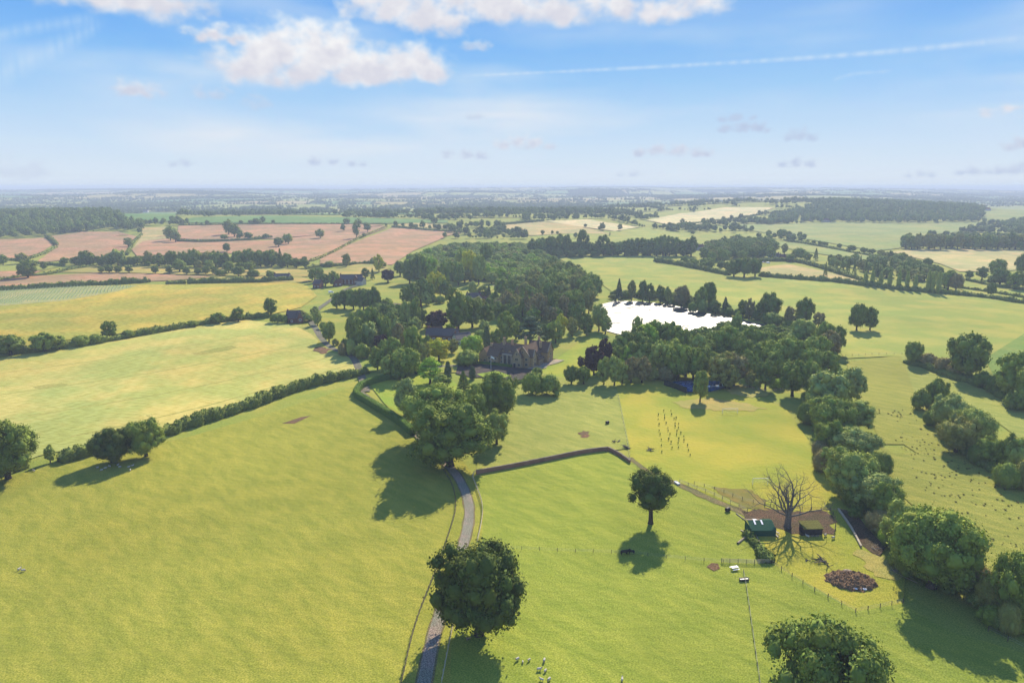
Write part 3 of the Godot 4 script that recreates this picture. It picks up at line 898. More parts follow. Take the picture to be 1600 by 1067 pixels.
	cloud(data, W, H, puff, 1.33, 0.75, 0.10, [[20.49, 1.57, 0.36], [21.36, 1.70, 0.47], [22.33, 1.55, 0.47]])
	cloud(data, W, H, puff, 4.67, 1.00, 0.80, [[31.70, 4.30, 0.59], [32.75, 4.45, 0.83], [33.78, 4.52, 0.95], [34.68, 4.31, 0.95], [35.49, 4.19, 0.71]])
	cloud(data, W, H, puff, 2.41, 0.88, 0.40, [[34.22, 2.36, 0.59], [34.98, 2.53, 0.83], [35.72, 2.47, 0.83]])
	cloud(data, W, H, puff, 0.74, 0.75, 0.20, [[31.74, 0.88, 0.36], [32.46, 0.96, 0.47], [33.46, 0.91, 0.36], [34.04, 0.98, 0.47], [34.89, 1.05, 0.59]])
	cloud(data, W, H, puff, 0.59, 0.62, 0.15, [[28.73, 0.74, 0.30], [29.50, 0.82, 0.36], [30.12, 0.73, 0.30]])
	cloud(data, W, H, puff, 1.48, 0.75, 0.20, [[-15.27, 1.90, 0.47], [-13.85, 1.87, 0.42], [-12.42, 1.73, 0.36], [-11.65, 1.69, 0.30]])
	cloud(data, W, H, puff, 1.38, 0.56, 0.20, [[-25.04, 1.52, 0.36], [-24.20, 1.62, 0.47]])
	cloud(data, W, H, puff, 0.69, 0.50, 0.20, [[8.55, 0.88, 0.30], [9.53, 0.93, 0.42]])
	cloud(data, W, H, puff, 5.05, 0.44, 0.20, [[-3.23, 5.23, 0.36], [-2.59, 5.28, 0.36]])
	cloud(data, W, H, puff, 0.50, 0.38, 0.30, [[-34.91, 0.89, 1.19], [-33.54, 0.83, 1.07]])
	var rng := RandomNumberGenerator.new()
	rng.seed = 12
	for k in 150:
		# the same fair-weather clouds go on all round
		var az := rng.randf_range(38.0, 322.0) if k < 80 else rng.randf_range(-180.0, 180.0)
		if az > 180.0: az -= 360.0
		var el := 2.0 + 60.0 * pow(rng.randf(), 2.0)
		if absf(az) < 40.0 and el < 17.0: continue
		var size := 0.25 + el * 0.075
		var ps := []
		for m in rng.randi_range(4, 8):
			ps.append([az + rng.randf_range(-2.4, 2.4) * size, el + rng.randf_range(0.0, 0.7) * size, size * rng.randf_range(0.5, 1.1)])
		cloud(data, W, H, puff, el - 0.2 * size, rng.randf_range(0.6, 1.0), clampf(0.3 + el * 0.04, 0.3, 1.0), ps)
	trail(data, W, H, puff, -4.66, 8.28, 36.71, 9.34, 0.08, 0.26, 0.50)
	trail(data, W, H, puff, -38.63, 4.25, -27.81, 11.14, 1.50, 0.50, 0.30)
	trail(data, W, H, puff, -36.21, 8.47, -28.36, 11.23, 0.50, 0.50, 0.30)
	trail(data, W, H, puff, 23.26, 7.34, 27.20, 7.97, 0.15, 0.12, 0.25)
	return Image.create_from_data(W, H, false, Image.FORMAT_RGB8, data)

func cloud(data: PackedByteArray, W: int, H: int, puff: FastNoiseLite, base: float, opacity: float, white: float, ps: Array) -> void:
	var a0 := 999.0
	var a1 := -999.0
	var e1 := -99.0
	var rmax := 0.0
	for p in ps:
		a0 = minf(a0, p[0] - p[2] * 2.2); a1 = maxf(a1, p[0] + p[2] * 2.2); e1 = maxf(e1, p[1] + p[2] * 1.5)
		rmax = maxf(rmax, p[2])
	var tall := maxf(e1 - base, 0.3)
	var soft := rmax * 0.55
	var y0 := int((90.0 - e1) / 180.0 * H)
	var y1 := int((90.0 - base + soft) / 180.0 * H)
	var x0 := int((a0 + 180.0) / 360.0 * W)
	var x1 := int((a1 + 180.0) / 360.0 * W)
	var ns := clampf(1.25 / rmax, 0.5, 2.6)
	for y in range(maxi(y0, 0), mini(y1, H - 1)):
		var el := 90.0 - (y + 0.5) * 180.0 / H
		for x in range(x0, x1):
			var az := (x + 0.5) * 360.0 / W - 180.0
			var dn := -1.0
			for p in ps:
				var dx: float = (az - p[0]) / p[2] * 0.72
				var dy: float = (el - p[1]) / p[2]
				var q := 1.0 - sqrt(dx * dx + dy * dy)
				dn = q if dn < -0.9 else maxf(dn, q) + 0.12 * maxf(minf(dn, q), 0.0)
			if dn < -0.5: continue
			var n := puff.get_noise_2d(az * ns * 1.4, el * ns * 1.9)
			dn += n * 0.62
			var low := (el - base) / soft
			if low < 0.6: dn -= (0.6 - low) * 0.8
			if dn <= 0.0: continue
			var al := smoothstep(0.0, 0.88, dn) * opacity
			var n2 := puff.get_noise_2d(az * ns * 2.1 + 40.0, el * ns * 2.6)
			var hgt := clampf((el - base) / tall * 1.25, 0.0, 1.0)
			var br := clampf(0.2 + 0.85 * hgt + n2 * 0.55 + (0.2 - dn) * 0.3, 0.0, 1.0) * white
			var c := Vector3(186, 200, 227).lerp(Vector3(219, 220, 231), clampf(white * 1.6 - 0.3, 0.0, 1.0)).lerp(Vector3(254, 253, 252), minf(br * 1.15, 1.0))
			var o := (y * W + posmod(x, W)) * 3
			data[o] = int(lerpf(data[o], c.x, al)); data[o + 1] = int(lerpf(data[o + 1], c.y, al)); data[o + 2] = int(lerpf(data[o + 2], c.z, al))

func trail(data: PackedByteArray, W: int, H: int, puff: FastNoiseLite, a0: float, e0: float, a1: float, e1: float, w0: float, w1: float, opacity: float) -> void:
	var n := int(absf(a1 - a0) / 360.0 * W * 1.5) + 2
	var done := {}
	for k in n:
		var t := float(k) / n
		var az := lerpf(a0, a1, t)
		var el := lerpf(e0, e1, t) + 0.14 * sin(t * 5.0)
		var wd := lerpf(w0, w1, t)
		var r := int(wd / 360.0 * W) + 1
		var x := int((az + 180.0) / 360.0 * W)
		if done.has(x): continue
		done[x] = true
		var yc := (90.0 - el) / 180.0 * H
		for y in range(int(yc) - r - 1, int(yc) + r + 2):
			var q := 1.0 - absf(y - yc) / (wd / 360.0 * W + 0.5)
			if q <= 0.0: continue
			var al := q * opacity * clampf(0.75 + 0.8 * puff.get_noise_2d(az * 3.0, el * 9.0), 0.1, 1.0) * smoothstep(0.0, 0.08, t) * smoothstep(1.0, 0.85, t)
			var o := (y * W + x) * 3
			data[o] = int(lerpf(data[o], 238.0, al)); data[o + 1] = int(lerpf(data[o + 1], 243.0, al)); data[o + 2] = int(lerpf(data[o + 2], 250.0, al))

# ---------------------------------------------------------------- other things
func wall(called: String, pts: Array, high: float, wide: float, label: String) -> void:
	var s := smooth(pts, 2.0)
	var o := thing(called, label, "wall", gp(s[0].x, s[0].y))
	var here := o.position
	var b := MB.new()
	var c := MB.new()
	for k in s.size() - 1:
		var p := gp(s[k].x, s[k].y) - here
		var q := gp(s[k + 1].x, s[k + 1].y) - here
		var d := q - p
		var bs := Basis.looking_at(d.normalized(), Vector3.UP)
		var m := (p + q) * 0.5
		var f := 0.8 + 0.2 * mid.get_noise_2d(k * 31.0, 5.0)
		b.box(m + Vector3(0, high * 0.5 - 0.15, 0), Vector3(wide, high + 0.3, d.length() + 0.02), bs, Color(f, f * 0.97, f * 0.94))
		c.box(m + Vector3(0, high + 0.09 + 0.02 * sin(k * 2.7), 0), Vector3(wide + 0.24, 0.16, d.length() - 0.05), bs, Color(f, f, f), 0.04)
	put("wall_face", b.done(M.brick_dark if called == "brick_wall" else M.post_pale), o)
	put("coping", c.done(M.coping if called == "brick_wall" else M.post_pale), o)

func _twig(b: MB, rng: RandomNumberGenerator, p: Vector3, d: Vector3, long: float, r: float, level: int) -> void:
	var n := 3
	var q := p
	var dd := d
	for k in n:
		dd = (dd + Vector3(rng.randfn(), rng.randfn() * 0.7 + 0.12, rng.randfn()) * 0.2).normalized()
		var e := q + dd * long / n
		b.tube(q, e, r * (1.0 - 0.2 * k), r * (1.0 - 0.2 * (k + 1)), 7 if level < 2 else 4)
		if level < 4 and k > 0 or (level == 1 and k == 0):
			var side := dd.cross(Vector3(rng.randfn(), rng.randfn(), rng.randfn())).normalized()
			_twig(b, rng, e, (dd * 0.65 + side * 0.8 + Vector3(0, 0.15, 0)).normalized(), long * rng.randf_range(0.42, 0.7), r * 0.6 * (1.0 - 0.2 * k), level + 1)
			if rng.randf() < 0.6: _twig(b, rng, q.lerp(e, 0.4), (dd * 0.6 - side * 0.8 + Vector3(0, 0.1, 0)).normalized(), long * rng.randf_range(0.35, 0.6), r * 0.5 * (1.0 - 0.2 * k), level + 1)
		q = e
	if level < 4: _twig(b, rng, q, dd, long * 0.5, r * 0.42, level + 1)

func dead_tree(at: Vector2) -> void:
	var o := thing("dead_tree", "bare dead tree with forked grey branches standing on brown earth", "tree", gp(at.x, at.y))
	var rng := RandomNumberGenerator.new()
	rng.seed = 5
	var t := MB.new()
	t.tube(Vector3(0, -0.3, 0), Vector3(0, 0.7, 0), 1.35, 0.95, 12)
	t.tube(Vector3(0, 0.7, 0), Vector3(0.1, 3.4, 0), 0.95, 0.8, 12)
	t.tube(Vector3(0.1, 3.4, 0), Vector3(0.1, 5.4, 0), 0.8, 0.55, 12)
	put("trunk", t.done(M.dead_wood), o)
	for q in [[Vector3(-0.1, 4.6, 0), Vector3(-0.28, 1, 0.1), 7.5, 0.42], [Vector3(0.3, 4.8, 0), Vector3(0.24, 1, -0.1), 8.0, 0.42], [Vector3(-0.3, 4.0, 0), Vector3(-1, 0.75, 0.2), 7.0, 0.34], [Vector3(0.5, 4.6, 0), Vector3(0.8, 0.8, -0.3), 7.0, 0.32],
			[Vector3(0.5, 3.4, 0.1), Vector3(1, 0.28, 0.25), 8.0, 0.3], [Vector3(-0.4, 4.3, -0.1), Vector3(-0.8, 0.95, -0.5), 7.0, 0.3], [Vector3(-0.5, 3.6, 0.1), Vector3(-1, 0.45, 0.3), 8.5, 0.26], [Vector3(0.1, 4.9, -0.2), Vector3(0.05, 0.9, -0.7), 6.0, 0.3]]:
		var b := MB.new()
		_twig(b, rng, q[0], (q[1] as Vector3).normalized(), q[2], q[3], 1)
		put("branch", b.done(M.dead_wood), o)

func field_shelter(at: Vector2, turn: float) -> void:
	var o := thing("field_shelter", "green metal field shelter with pale rooflight strips and a clutter of planks", "shed", gp(at.x, at.y), turn)
	var b := MB.new()
	b.box(Vector3(0, 0.85, 0), Vector3(7.0, 1.9, 0.12)); b.box(Vector3(-3.45, 1.15, -2.6), Vector3(0.12, 2.3, 5.1)); b.box(Vector3(3.45, 1.15, -2.6), Vector3(0.12, 2.3, 5.1))
	put("wall", b.done(M.green_metal), o)
	for k in 7:
		for half in 2:
			var r := MB.new()
			var n := 6
			for m in n:
				# corrugated: narrow ridges side by side
				var x := -3.5 + k + (m + 0.5) / n
				var z0 := 0.35 if half == 0 else -3.6
				var z1 := -3.6 if half == 0 else -5.4
				var y0 := 1.82 if half == 0 else 3.05
				var y1 := 3.05 if half == 0 else 2.5
				var dy := 0.05 if m % 2 == 0 else 0.0
				_slab(r, Vector3(x - 0.5 / n, y0 + dy, z0), Vector3(x + 0.5 / n, y0 + dy, z0), Vector3(x + 0.5 / n, y1 + dy, z1), Vector3(x - 0.5 / n, y1 + dy, z1), 0.03)
			var pale := half == 1 or ((k == 1 or k == 3) and false)
			put("roof_sheet", r.done(M.white_paint if pale and k in [2] else M.coping if pale and k < 4 else M.green_metal), o)
	for k in [1, 3]:
		var s := MB.new()
		_slab(s, Vector3(-2.9 + k, 2.62, -1.9), Vector3(-2.45 + k, 2.62, -1.9), Vector3(-2.45 + k, 3.16, -3.55), Vector3(-2.9 + k, 3.16, -3.55), 0.05)
		put("rooflight", s.done(M.white_paint), o)
	var rng := RandomNumberGenerator.new()
	rng.seed = 3
	for k in 7:
		var p := MB.new()
		var x := rng.randf_range(3.6, 4.9) if k < 4 else rng.randf_range(-5.0, -3.7)
		p.box(Vector3(x, 0.25 + rng.randf() * 0.3, rng.randf_range(-3, 0.2)), Vector3(0.35, 0.12, 2.2), Basis.from_euler(Vector3(rng.randf_range(-0.2, 0.3), rng.randf_range(-0.6, 0.6), 0)))
		put("loose_plank", p.done(M.post_pale), o)

func small_shed(at: Vector2, turn: float) -> void:
	var o := thing("field_shed", "small dark wooden shed with mossy flat roof right of the dead tree", "shed", gp(at.x, at.y), turn)
	for k in 9:
		var b := MB.new()
		b.box(Vector3(-2.32 + k * 0.58, 0.95, 0.01 * (k % 2)), Vector3(0.55, 1.9, 0.08))
		put("plank", b.done(M.dark_wood), o)
	var w := MB.new()
	w.box(Vector3(-2.55, 1.0, -1.6), Vector3(0.1, 2.1, 3.1)); w.box(Vector3(2.55, 1.0, -1.6), Vector3(0.1, 2.1, 3.1)); w.box(Vector3(0, 1.1, -3.15), Vector3(5.0, 2.3, 0.1))
	put("wall", w.done(M.dark_wood), o)
	var r := MB.new()
	_slab(r, Vector3(-2.9, 1.93, 0.35), Vector3(2.9, 1.93, 0.35), Vector3(2.9, 2.6, -3.5), Vector3(-2.9, 2.6, -3.5), 0.14)
	put("roof", r.done(M.moss), o)
	var q := MB.new()
	for k in 5: q.box(Vector3(-1.4 + k * 0.62, 0.16, 0.75 + 0.12 * (k % 2)), Vector3(0.5, 0.32, 0.4), Basis(Vector3.UP, k * 0.7), Color.WHITE, 0.05)
	put("stone_block", q.done(M.coping), o)

func dung_heap(at: Vector2) -> void:
	var o := thing("dung_heap", "wide dark brown dung heap with white sacking along its near edge", "heap", gp(at.x, at.y))
	var b := MB.new()
	var n := FastNoiseLite.new()
	n.seed = 8; n.frequency = 0.33; n.fractal_octaves = 4
	var hh := func(x: float, z: float) -> float:
		var q := x * x / 36.0 + z * z / 21.0 + 0.5 * n.get_noise_2d(x * 1.3 + 30, z * 1.3)
		if q >= 1.0: return -0.1
		return 1.5 * pow(1.0 - q, 0.55) * (0.8 + 0.5 * n.get_noise_2d(x * 3.0, z * 3.0)) + 0.22 * n.get_noise_2d(x * 9.0, z * 9.0)
	var cell := 0.25
	for j in range(-22, 22):
		for i in range(-28, 28):
			var x := i * cell
			var z := j * cell
			if x * x / 42.0 + z * z / 26.0 > 1.1: continue
			var f := 0.75 + 0.25 * n.get_noise_2d(x * 7.0, z * 7.0 + 50.0)
			b.quad(Vector3(x, hh.call(x, z), z), Vector3(x + cell, hh.call(x + cell, z), z), Vector3(x + cell, hh.call(x + cell, z + cell), z + cell), Vector3(x, hh.call(x, z + cell), z + cell), Color(f, f, f))
	put("heap", b.done(M.dung), o)
	var rng := RandomNumberGenerator.new()
	rng.seed = 4
	var s := MB.new()
	for k in 900:
		var a := rng.randf() * TAU
		var r := sqrt(rng.randf())
		var p := Vector3(cos(a) * r * 5.8, 0, sin(a) * r * 4.4)
		p.y = maxf(hh.call(p.x, p.z), 0.0) + 0.05
		var d := Vector3(rng.randfn(), rng.randfn() * 0.4, rng.randfn()).normalized() * rng.randf_range(0.15, 0.45)
		var f := rng.randf_range(0.4, 1.0)
		s.tube(p - d, p + d, 0.03, 0.02, 3, Color(f, f, f))
	tag(put("straw", s.done(M.dung_straw), o), "", "", "", "stuff")
	for q in [[-0.4, 4.2, 0.5], [0.3, 4.4, 0.42], [1.0, 4.3, 0.5], [1.5, 4.5, 0.35], [-0.9, 4.1, 0.3], [0.6, -3.6, 0.8]]:
		var w := MB.new()
		w.blob(Vector3(q[0], 0.3 if q[1] > 0 else 0.9, q[1] * 0.93), Vector3(q[2] * 1.3, 0.22, q[2] * 0.7), 9, 6, Color.WHITE, 0.25, rng)
		put("sack", w.done(M.white_paint if q[1] > 0 else M.coping), o)

func log_pile(at: Vector2, called: String, label: String, size: float, count: int, seed_: int) -> void:
	var o := thing(called, label, "wood pile", gp(at.x, at.y), seed_ * 0.7)
	var rng := RandomNumberGenerator.new()
	rng.seed = seed_
	for k in count:
		var b := MB.new()
		var p := Vector3(rng.randf_range(-0.5, 0.5) * size, 0.1 + rng.randf() * 0.12 * size * (1.0 - absf(k - count * 0.5) / count), rng.randf_range(-0.25, 0.25) * size)
		var d := Vector3(rng.randfn(), rng.randfn() * 0.25, rng.randfn() * 0.6).normalized() * rng.randf_range(0.16, 0.36) * size
		var r := rng.randf_range(0.06, 0.17)
		b.tube(p - d, p + d * 0.2, r, r * 0.85, 6)
		b.tube(p + d * 0.2, p + d + Vector3(rng.randfn(), rng.randf(), rng.randfn()) * 0.2, r * 0.85, r * 0.45, 6)
		if called == "brushwood":
			for m in 4: b.tube(p + d * rng.randf(), p + d * rng.randf_range(0.8, 1.3) + Vector3(rng.randfn(), rng.randf() * 1.2, rng.randfn()) * 0.5, 0.04, 0.015, 4)
		put("branch" if called != "rubble" else "log", b.done(M.pale_wood if called == "rubble" and k % 2 == 0 else M.dead_wood if k % 3 else M.dark_wood), o)

func lay_log(called: String, a: Vector2, c: Vector2, r: float, label: String) -> void:
	var p := gp(a.x, a.y, r * 0.8)
	var q := gp(c.x, c.y, r * 0.8)
	var o := thing(called, label, "log", p)
	var b := MB.new()
	var d := q - p
	if called == "timber_beam": b.box(d * 0.5, Vector3(r, r, d.length()), Basis.looking_at(d.normalized(), Vector3.UP), Color.WHITE, 0.03)
	else:
		b.tube(Vector3.ZERO, d * 0.55, r, r * 0.8, 9)
		b.tube(d * 0.55, d + Vector3(0, 0.12, 0), r * 0.8, r * 0.5, 9)
	put("stem", b.done(M.pale_wood), o)
	if called == "fallen_log":
		var e := MB.new()
		e.tube(d * 0.6, d * 0.75 + Vector3(0.7, 0.5, 0.4), r * 0.4, r * 0.15, 6)
		put("branch_stub", e.done(M.pale_wood), o)

func trough(at: Vector2, turn: float, m: String, label: String) -> void:
	var o := thing("water_trough", label, "trough", gp(at.x, at.y), turn)
	var b := MB.new()
	for s in [-1.0, 1.0]:
		b.box(Vector3(0, 0.35, 0.38 * s), Vector3(2.3, 0.55, 0.07), Basis(Vector3.RIGHT, 0.2 * s)); b.box(Vector3(1.12 * s, 0.35, 0), Vector3(0.07, 0.55, 0.72), Basis(Vector3.BACK, -0.2 * s))
	b.box(Vector3(0, 0.12, 0), Vector3(2.2, 0.06, 0.7))
	put("basin", b.done(M[m]), o)
	var w := MB.new()
	w.box(Vector3(0, 0.45, 0), Vector3(2.16, 0.04, 0.7))
	put("water", w.done(M.metal_dark), o)

func table(at: Vector2, turn: float) -> void:
	var o := thing("picnic_table", "pale slatted picnic table beside the railed paddock fence", "table", gp(at.x, at.y), turn)
	for k in 5:
		var b := MB.new()
		b.box(Vector3(0, 0.76, -0.36 + k * 0.18), Vector3(1.9, 0.05, 0.15))
		put("table_slat", b.done(M.white_paint), o)
	for s in [-1.0, 1.0]:
		var b := MB.new()
		b.box(Vector3(0, 0.45, 0.75 * s), Vector3(1.9, 0.05, 0.28))
		put("bench_seat", b.done(M.white_paint), o)
		var l := MB.new()
		l.box(Vector3(0.65 * s, 0.38, 0.3), Vector3(0.08, 0.9, 0.09), Basis(Vector3.RIGHT, -0.5)); l.box(Vector3(0.65 * s, 0.38, -0.3), Vector3(0.08, 0.9, 0.09), Basis(Vector3.RIGHT, 0.5)); l.box(Vector3(0.65 * s, 0.4, 0), Vector3(0.06, 0.09, 1.6))
		put("leg", l.done(M.post_pale), o)

func goal(at: Vector2, wide: float, turn: float, label: String) -> void:
	var o := thing("football_goal", label, "goal", gp(at.x, at.y), turn)
	for s in [-1.0, 1.0]:
		var b := MB.new()
		b.tube(Vector3(wide * 0.5 * s, 0, 0), Vector3(wide * 0.5 * s, 2.2, 0), 0.07, 0.07, 7)
		put("goalpost", b.done(M.white_paint), o)
		var r := MB.new()
		r.tube(Vector3(wide * 0.5 * s, 2.2, 0), Vector3(wide * 0.5 * s, 0.03, -1.5), 0.03, 0.03, 5)
		put("stay", r.done(M.white_paint), o)
	var c := MB.new()
	c.tube(Vector3(-wide * 0.5, 2.2, 0), Vector3(wide * 0.5, 2.2, 0), 0.07, 0.07, 7)
	put("crossbar", c.done(M.white_paint), o)
	var n := MB.new()
	for k in 11:
		var x := wide * (k / 10.0 - 0.5)
		n.tube(Vector3(x, 2.15, -0.03), Vector3(x, 0.02, -1.45), 0.008, 0.008, 3)
	for k in 7: n.tube(Vector3(-wide * 0.5, 2.15 - k * 0.33, -0.03 - k * 0.22), Vector3(wide * 0.5, 2.15 - k * 0.33, -0.03 - k * 0.22), 0.008, 0.008, 3)
	tag(put("net", n.done(M.white_paint), o), "", "", "", "stuff")

func bale(at: Vector2, label: String) -> void:
	var o := thing("wrapped_bale", label, "bale", gp(at.x, at.y), 0.6)
	var b := MB.new()
	for k in 14:
		var a := TAU * k / 14
		var c := TAU * (k + 1) / 14
		b.quad(Vector3(-0.6, 0.6 + sin(a) * 0.62, cos(a) * 0.62), Vector3(-0.6, 0.6 + sin(c) * 0.62, cos(c) * 0.62), Vector3(0.6, 0.6 + sin(c) * 0.62, cos(c) * 0.62), Vector3(0.6, 0.6 + sin(a) * 0.62, cos(a) * 0.62))
		for s in [-1.0, 1.0]:
			var p := [Vector3(0.7 * s, 0.6, 0), Vector3(0.6 * s, 0.6 + sin(a) * 0.62, cos(a) * 0.62), Vector3(0.6 * s, 0.6 + sin(c) * 0.62, cos(c) * 0.62)]
			b.tri(p[0], p[1] if s < 0 else p[2], p[2] if s < 0 else p[1])
	put("wrap", b.done(M.black_hide), o)

func flagpole(at: Vector2) -> void:
	var o := thing("flagpole", "white flagpole with small pale flag on the manor forecourt", "flagpole", gp(at.x, at.y))
	var b := MB.new()
	b.tube(Vector3.ZERO, Vector3(0, 7.5, 0), 0.09, 0.05, 8)
	put("pole", b.done(M.white_paint), o)
	var c := MB.new()
	c.blob(Vector3(0, 7.55, 0), Vector3.ONE * 0.1, 8, 5, Color.WHITE)
	put("finial", c.done(M.white_paint), o)
	var f := MB.new()
	for k in 6:
		var x0 := 0.05 + k * 0.3
		var x1 := x0 + 0.3
		var y0 := -0.1 * k - 0.012 * k * k
		var y1 := -0.1 * (k + 1) - 0.012 * (k + 1) * (k + 1)
		f.quad(Vector3(x0, 6.3 + y0, 0.12 * sin(k * 1.3)), Vector3(x0, 7.35 + y0, 0.12 * sin(k * 1.3)), Vector3(x1, 7.35 + y1, 0.12 * sin(k * 1.3 + 1.3)), Vector3(x1, 6.3 + y1, 0.12 * sin(k * 1.3 + 1.3)))
	put("flag", f.done(M.white_paint), o)

func court_lines(q: Array) -> void:
	var o := Node3D.new()
	o.name = "court_lines"
	add_child(o, true)
	o.set_meta("kind", "structure")
	var at := func(a: float, c: float) -> Vector2: return (q[0] as Vector2).lerp(q[1], c).lerp((q[3] as Vector2).lerp(q[2], c), a)
	for s in [[0.15, 0.2, 0.85, 0.2], [0.15, 0.8, 0.85, 0.8], [0.15, 0.2, 0.15, 0.8], [0.85, 0.2, 0.85, 0.8], [0.35, 0.3, 0.65, 0.3], [0.35, 0.3, 0.35, 0.7]]:
		var p: Vector2 = at.call(s[0], s[1])
		var e: Vector2 = at.call(s[2], s[3])
		var b := MB.new()
		var d := Vector3(e.x - p.x, 0, e.y - p.y)
		b.box(gp((p.x + e.x) * 0.5, (p.y + e.y) * 0.5, 0.42), Vector3(0.08, 0.006, d.length()), Basis.looking_at(d.normalized(), Vector3.UP))
		put("line_marking", b.done(M.white_paint), o)

func screen(pts: Array, label: String, cloth: float) -> void:
	var s := smooth(pts, 3.0)
	var o := thing("court_fence", label, "fence", gp(s[0].x, s[0].y))
	var here := o.position
	for k in s.size():
		var b := MB.new()
		b.tube(gp(s[k].x, s[k].y) - here, gp(s[k].x, s[k].y, 3.0) - here, 0.05, 0.05, 6)
		put("post", b.done(M.green_metal), o)
	for k in s.size() - 1:
		var p := gp(s[k].x, s[k].y) - here
		var e := gp(s[k + 1].x, s[k + 1].y) - here
		var d := e - p
		var b := MB.new()
		if cloth > 0.0:
			b.box((p + e) * 0.5 + Vector3(0, cloth * 0.5, 0), Vector3(0.04, cloth - 0.2, d.length() - 0.08), Basis.looking_at(d.normalized(), Vector3.UP))
			put("windbreak_panel", b.done(M.dark_cloth), o)
		else:
			for m in 7: b.tube(p + Vector3(0, 0.2 + m * 0.45, 0), e + Vector3(0, 0.2 + m * 0.45, 0), 0.012, 0.012, 3)
			put("mesh_panel", b.done(M.green_metal), o)

func animal(kind: String, at: Vector2, turn: float, size: float, pose: int, label: String, group: String) -> void:
	var key := "%s%d" % [kind, pose]
	if not T.has(key): T[key] = sheep_mesh(pose == 1) if kind == "sheep" else cow_mesh(pose == 1)
	var o := put(kind, T[key])
	o.position = gp(at.x, at.y, 0.06)
	o.rotation.y = turn
	o.scale = Vector3.ONE * size
	tag(o, label, kind, group)

func sapling(at: Vector2, high: float, label: String) -> void:
	var k: int = used.get("plant", 0)
	used["plant"] = k + 1
	var o := thing("sapling", label, "young tree", gp(at.x, at.y), k * 2.4, "young saplings in the orchard rows")
	o.scale = Vector3(high * 0.55, high, high * 0.55)
	var p := proto("oak", "far", k % 4, "light")
	put("crown", p[0], o)
	put("trunk", p[1], o)
	if not T.has("stake"):
		var b := MB.new()
		b.box(Vector3(0.12, 0.2, 0), Vector3(0.05, 0.44, 0.05))
		T.stake = b.done(M.post_pale)
	put("stake", T.stake, o)

func vehicle(at: Vector2, turn: float, m: String, label: String) -> void:
	var van := label.begins_with("white")
	var o := thing("parked_van" if van else "parked_car", label, "van" if van else "car", gp(at.x, at.y, 0.1), turn)
	var hh := 2.1 if van else 1.45
	var prof: Array = [Vector2(-2.4, 0.45), Vector2(-2.4, 1.1), Vector2(-2.3, hh - 0.1), Vector2(-2.1, hh), Vector2(0.9 if van else 0.3, hh), Vector2(1.6 if van else 1.0, 1.15), Vector2(2.3, 0.95), Vector2(2.4, 0.45)]
	var b := MB.new()
	for k in prof.size():
		var p: Vector2 = prof[k]
		var q: Vector2 = prof[(k + 1) % prof.size()]
		b.quad(Vector3(p.x, p.y, 0.9), Vector3(p.x, p.y, -0.9), Vector3(q.x, q.y, -0.9), Vector3(q.x, q.y, 0.9))
	var tr := Geometry2D.triangulate_polygon(PackedVector2Array(prof))
	for k in range(0, tr.size(), 3):
		for z in [0.9, -0.9]:
			var a := Vector3(prof[tr[k]].x, prof[tr[k]].y, z)
			var c := Vector3(prof[tr[k + 1]].x, prof[tr[k + 1]].y, z)
			var e := Vector3(prof[tr[k + 2]].x, prof[tr[k + 2]].y, z)
			if (e - a).cross(c - a).z * z < 0.0: b.tri(a, e, c)
			else: b.tri(a, c, e)
	put("body", b.done(M[m]), o)
	for z in [0.91, -0.91]:
		var g := MB.new()
		g.box(Vector3(0.4 if van else -0.5, hh - 0.4, z), Vector3(1.1 if van else 1.9, 0.42, 0.03))
		put("side_window", g.done(M.glass), o)
		for x in [-1.5, 1.5]:
			var w := MB.new()
			w.tube(Vector3(x, 0.34, z - 0.1), Vector3(x, 0.34, z + 0.02), 0.34, 0.34, 12); w.tube(Vector3(x, 0.34, z + 0.02 * signf(z)), Vector3(x, 0.34, z + 0.03 * signf(z)), 0.34, 0.02, 12)
			put("wheel", w.done(M.black_hide), o)
	var s := MB.new()
	s.box(Vector3(1.3 if van else 0.7, (hh + 1.15) * 0.5 + 0.03, 0), Vector3(0.05, 0.75, 1.6), Basis(Vector3.BACK, 0.62))
	put("windscreen", s.done(M.glass), o)

# ---------------------------------------------------------------- masses
func inside(p: Vector2, poly: PackedVector2Array) -> bool:
	return Geometry2D.is_point_in_polygon(p, poly)

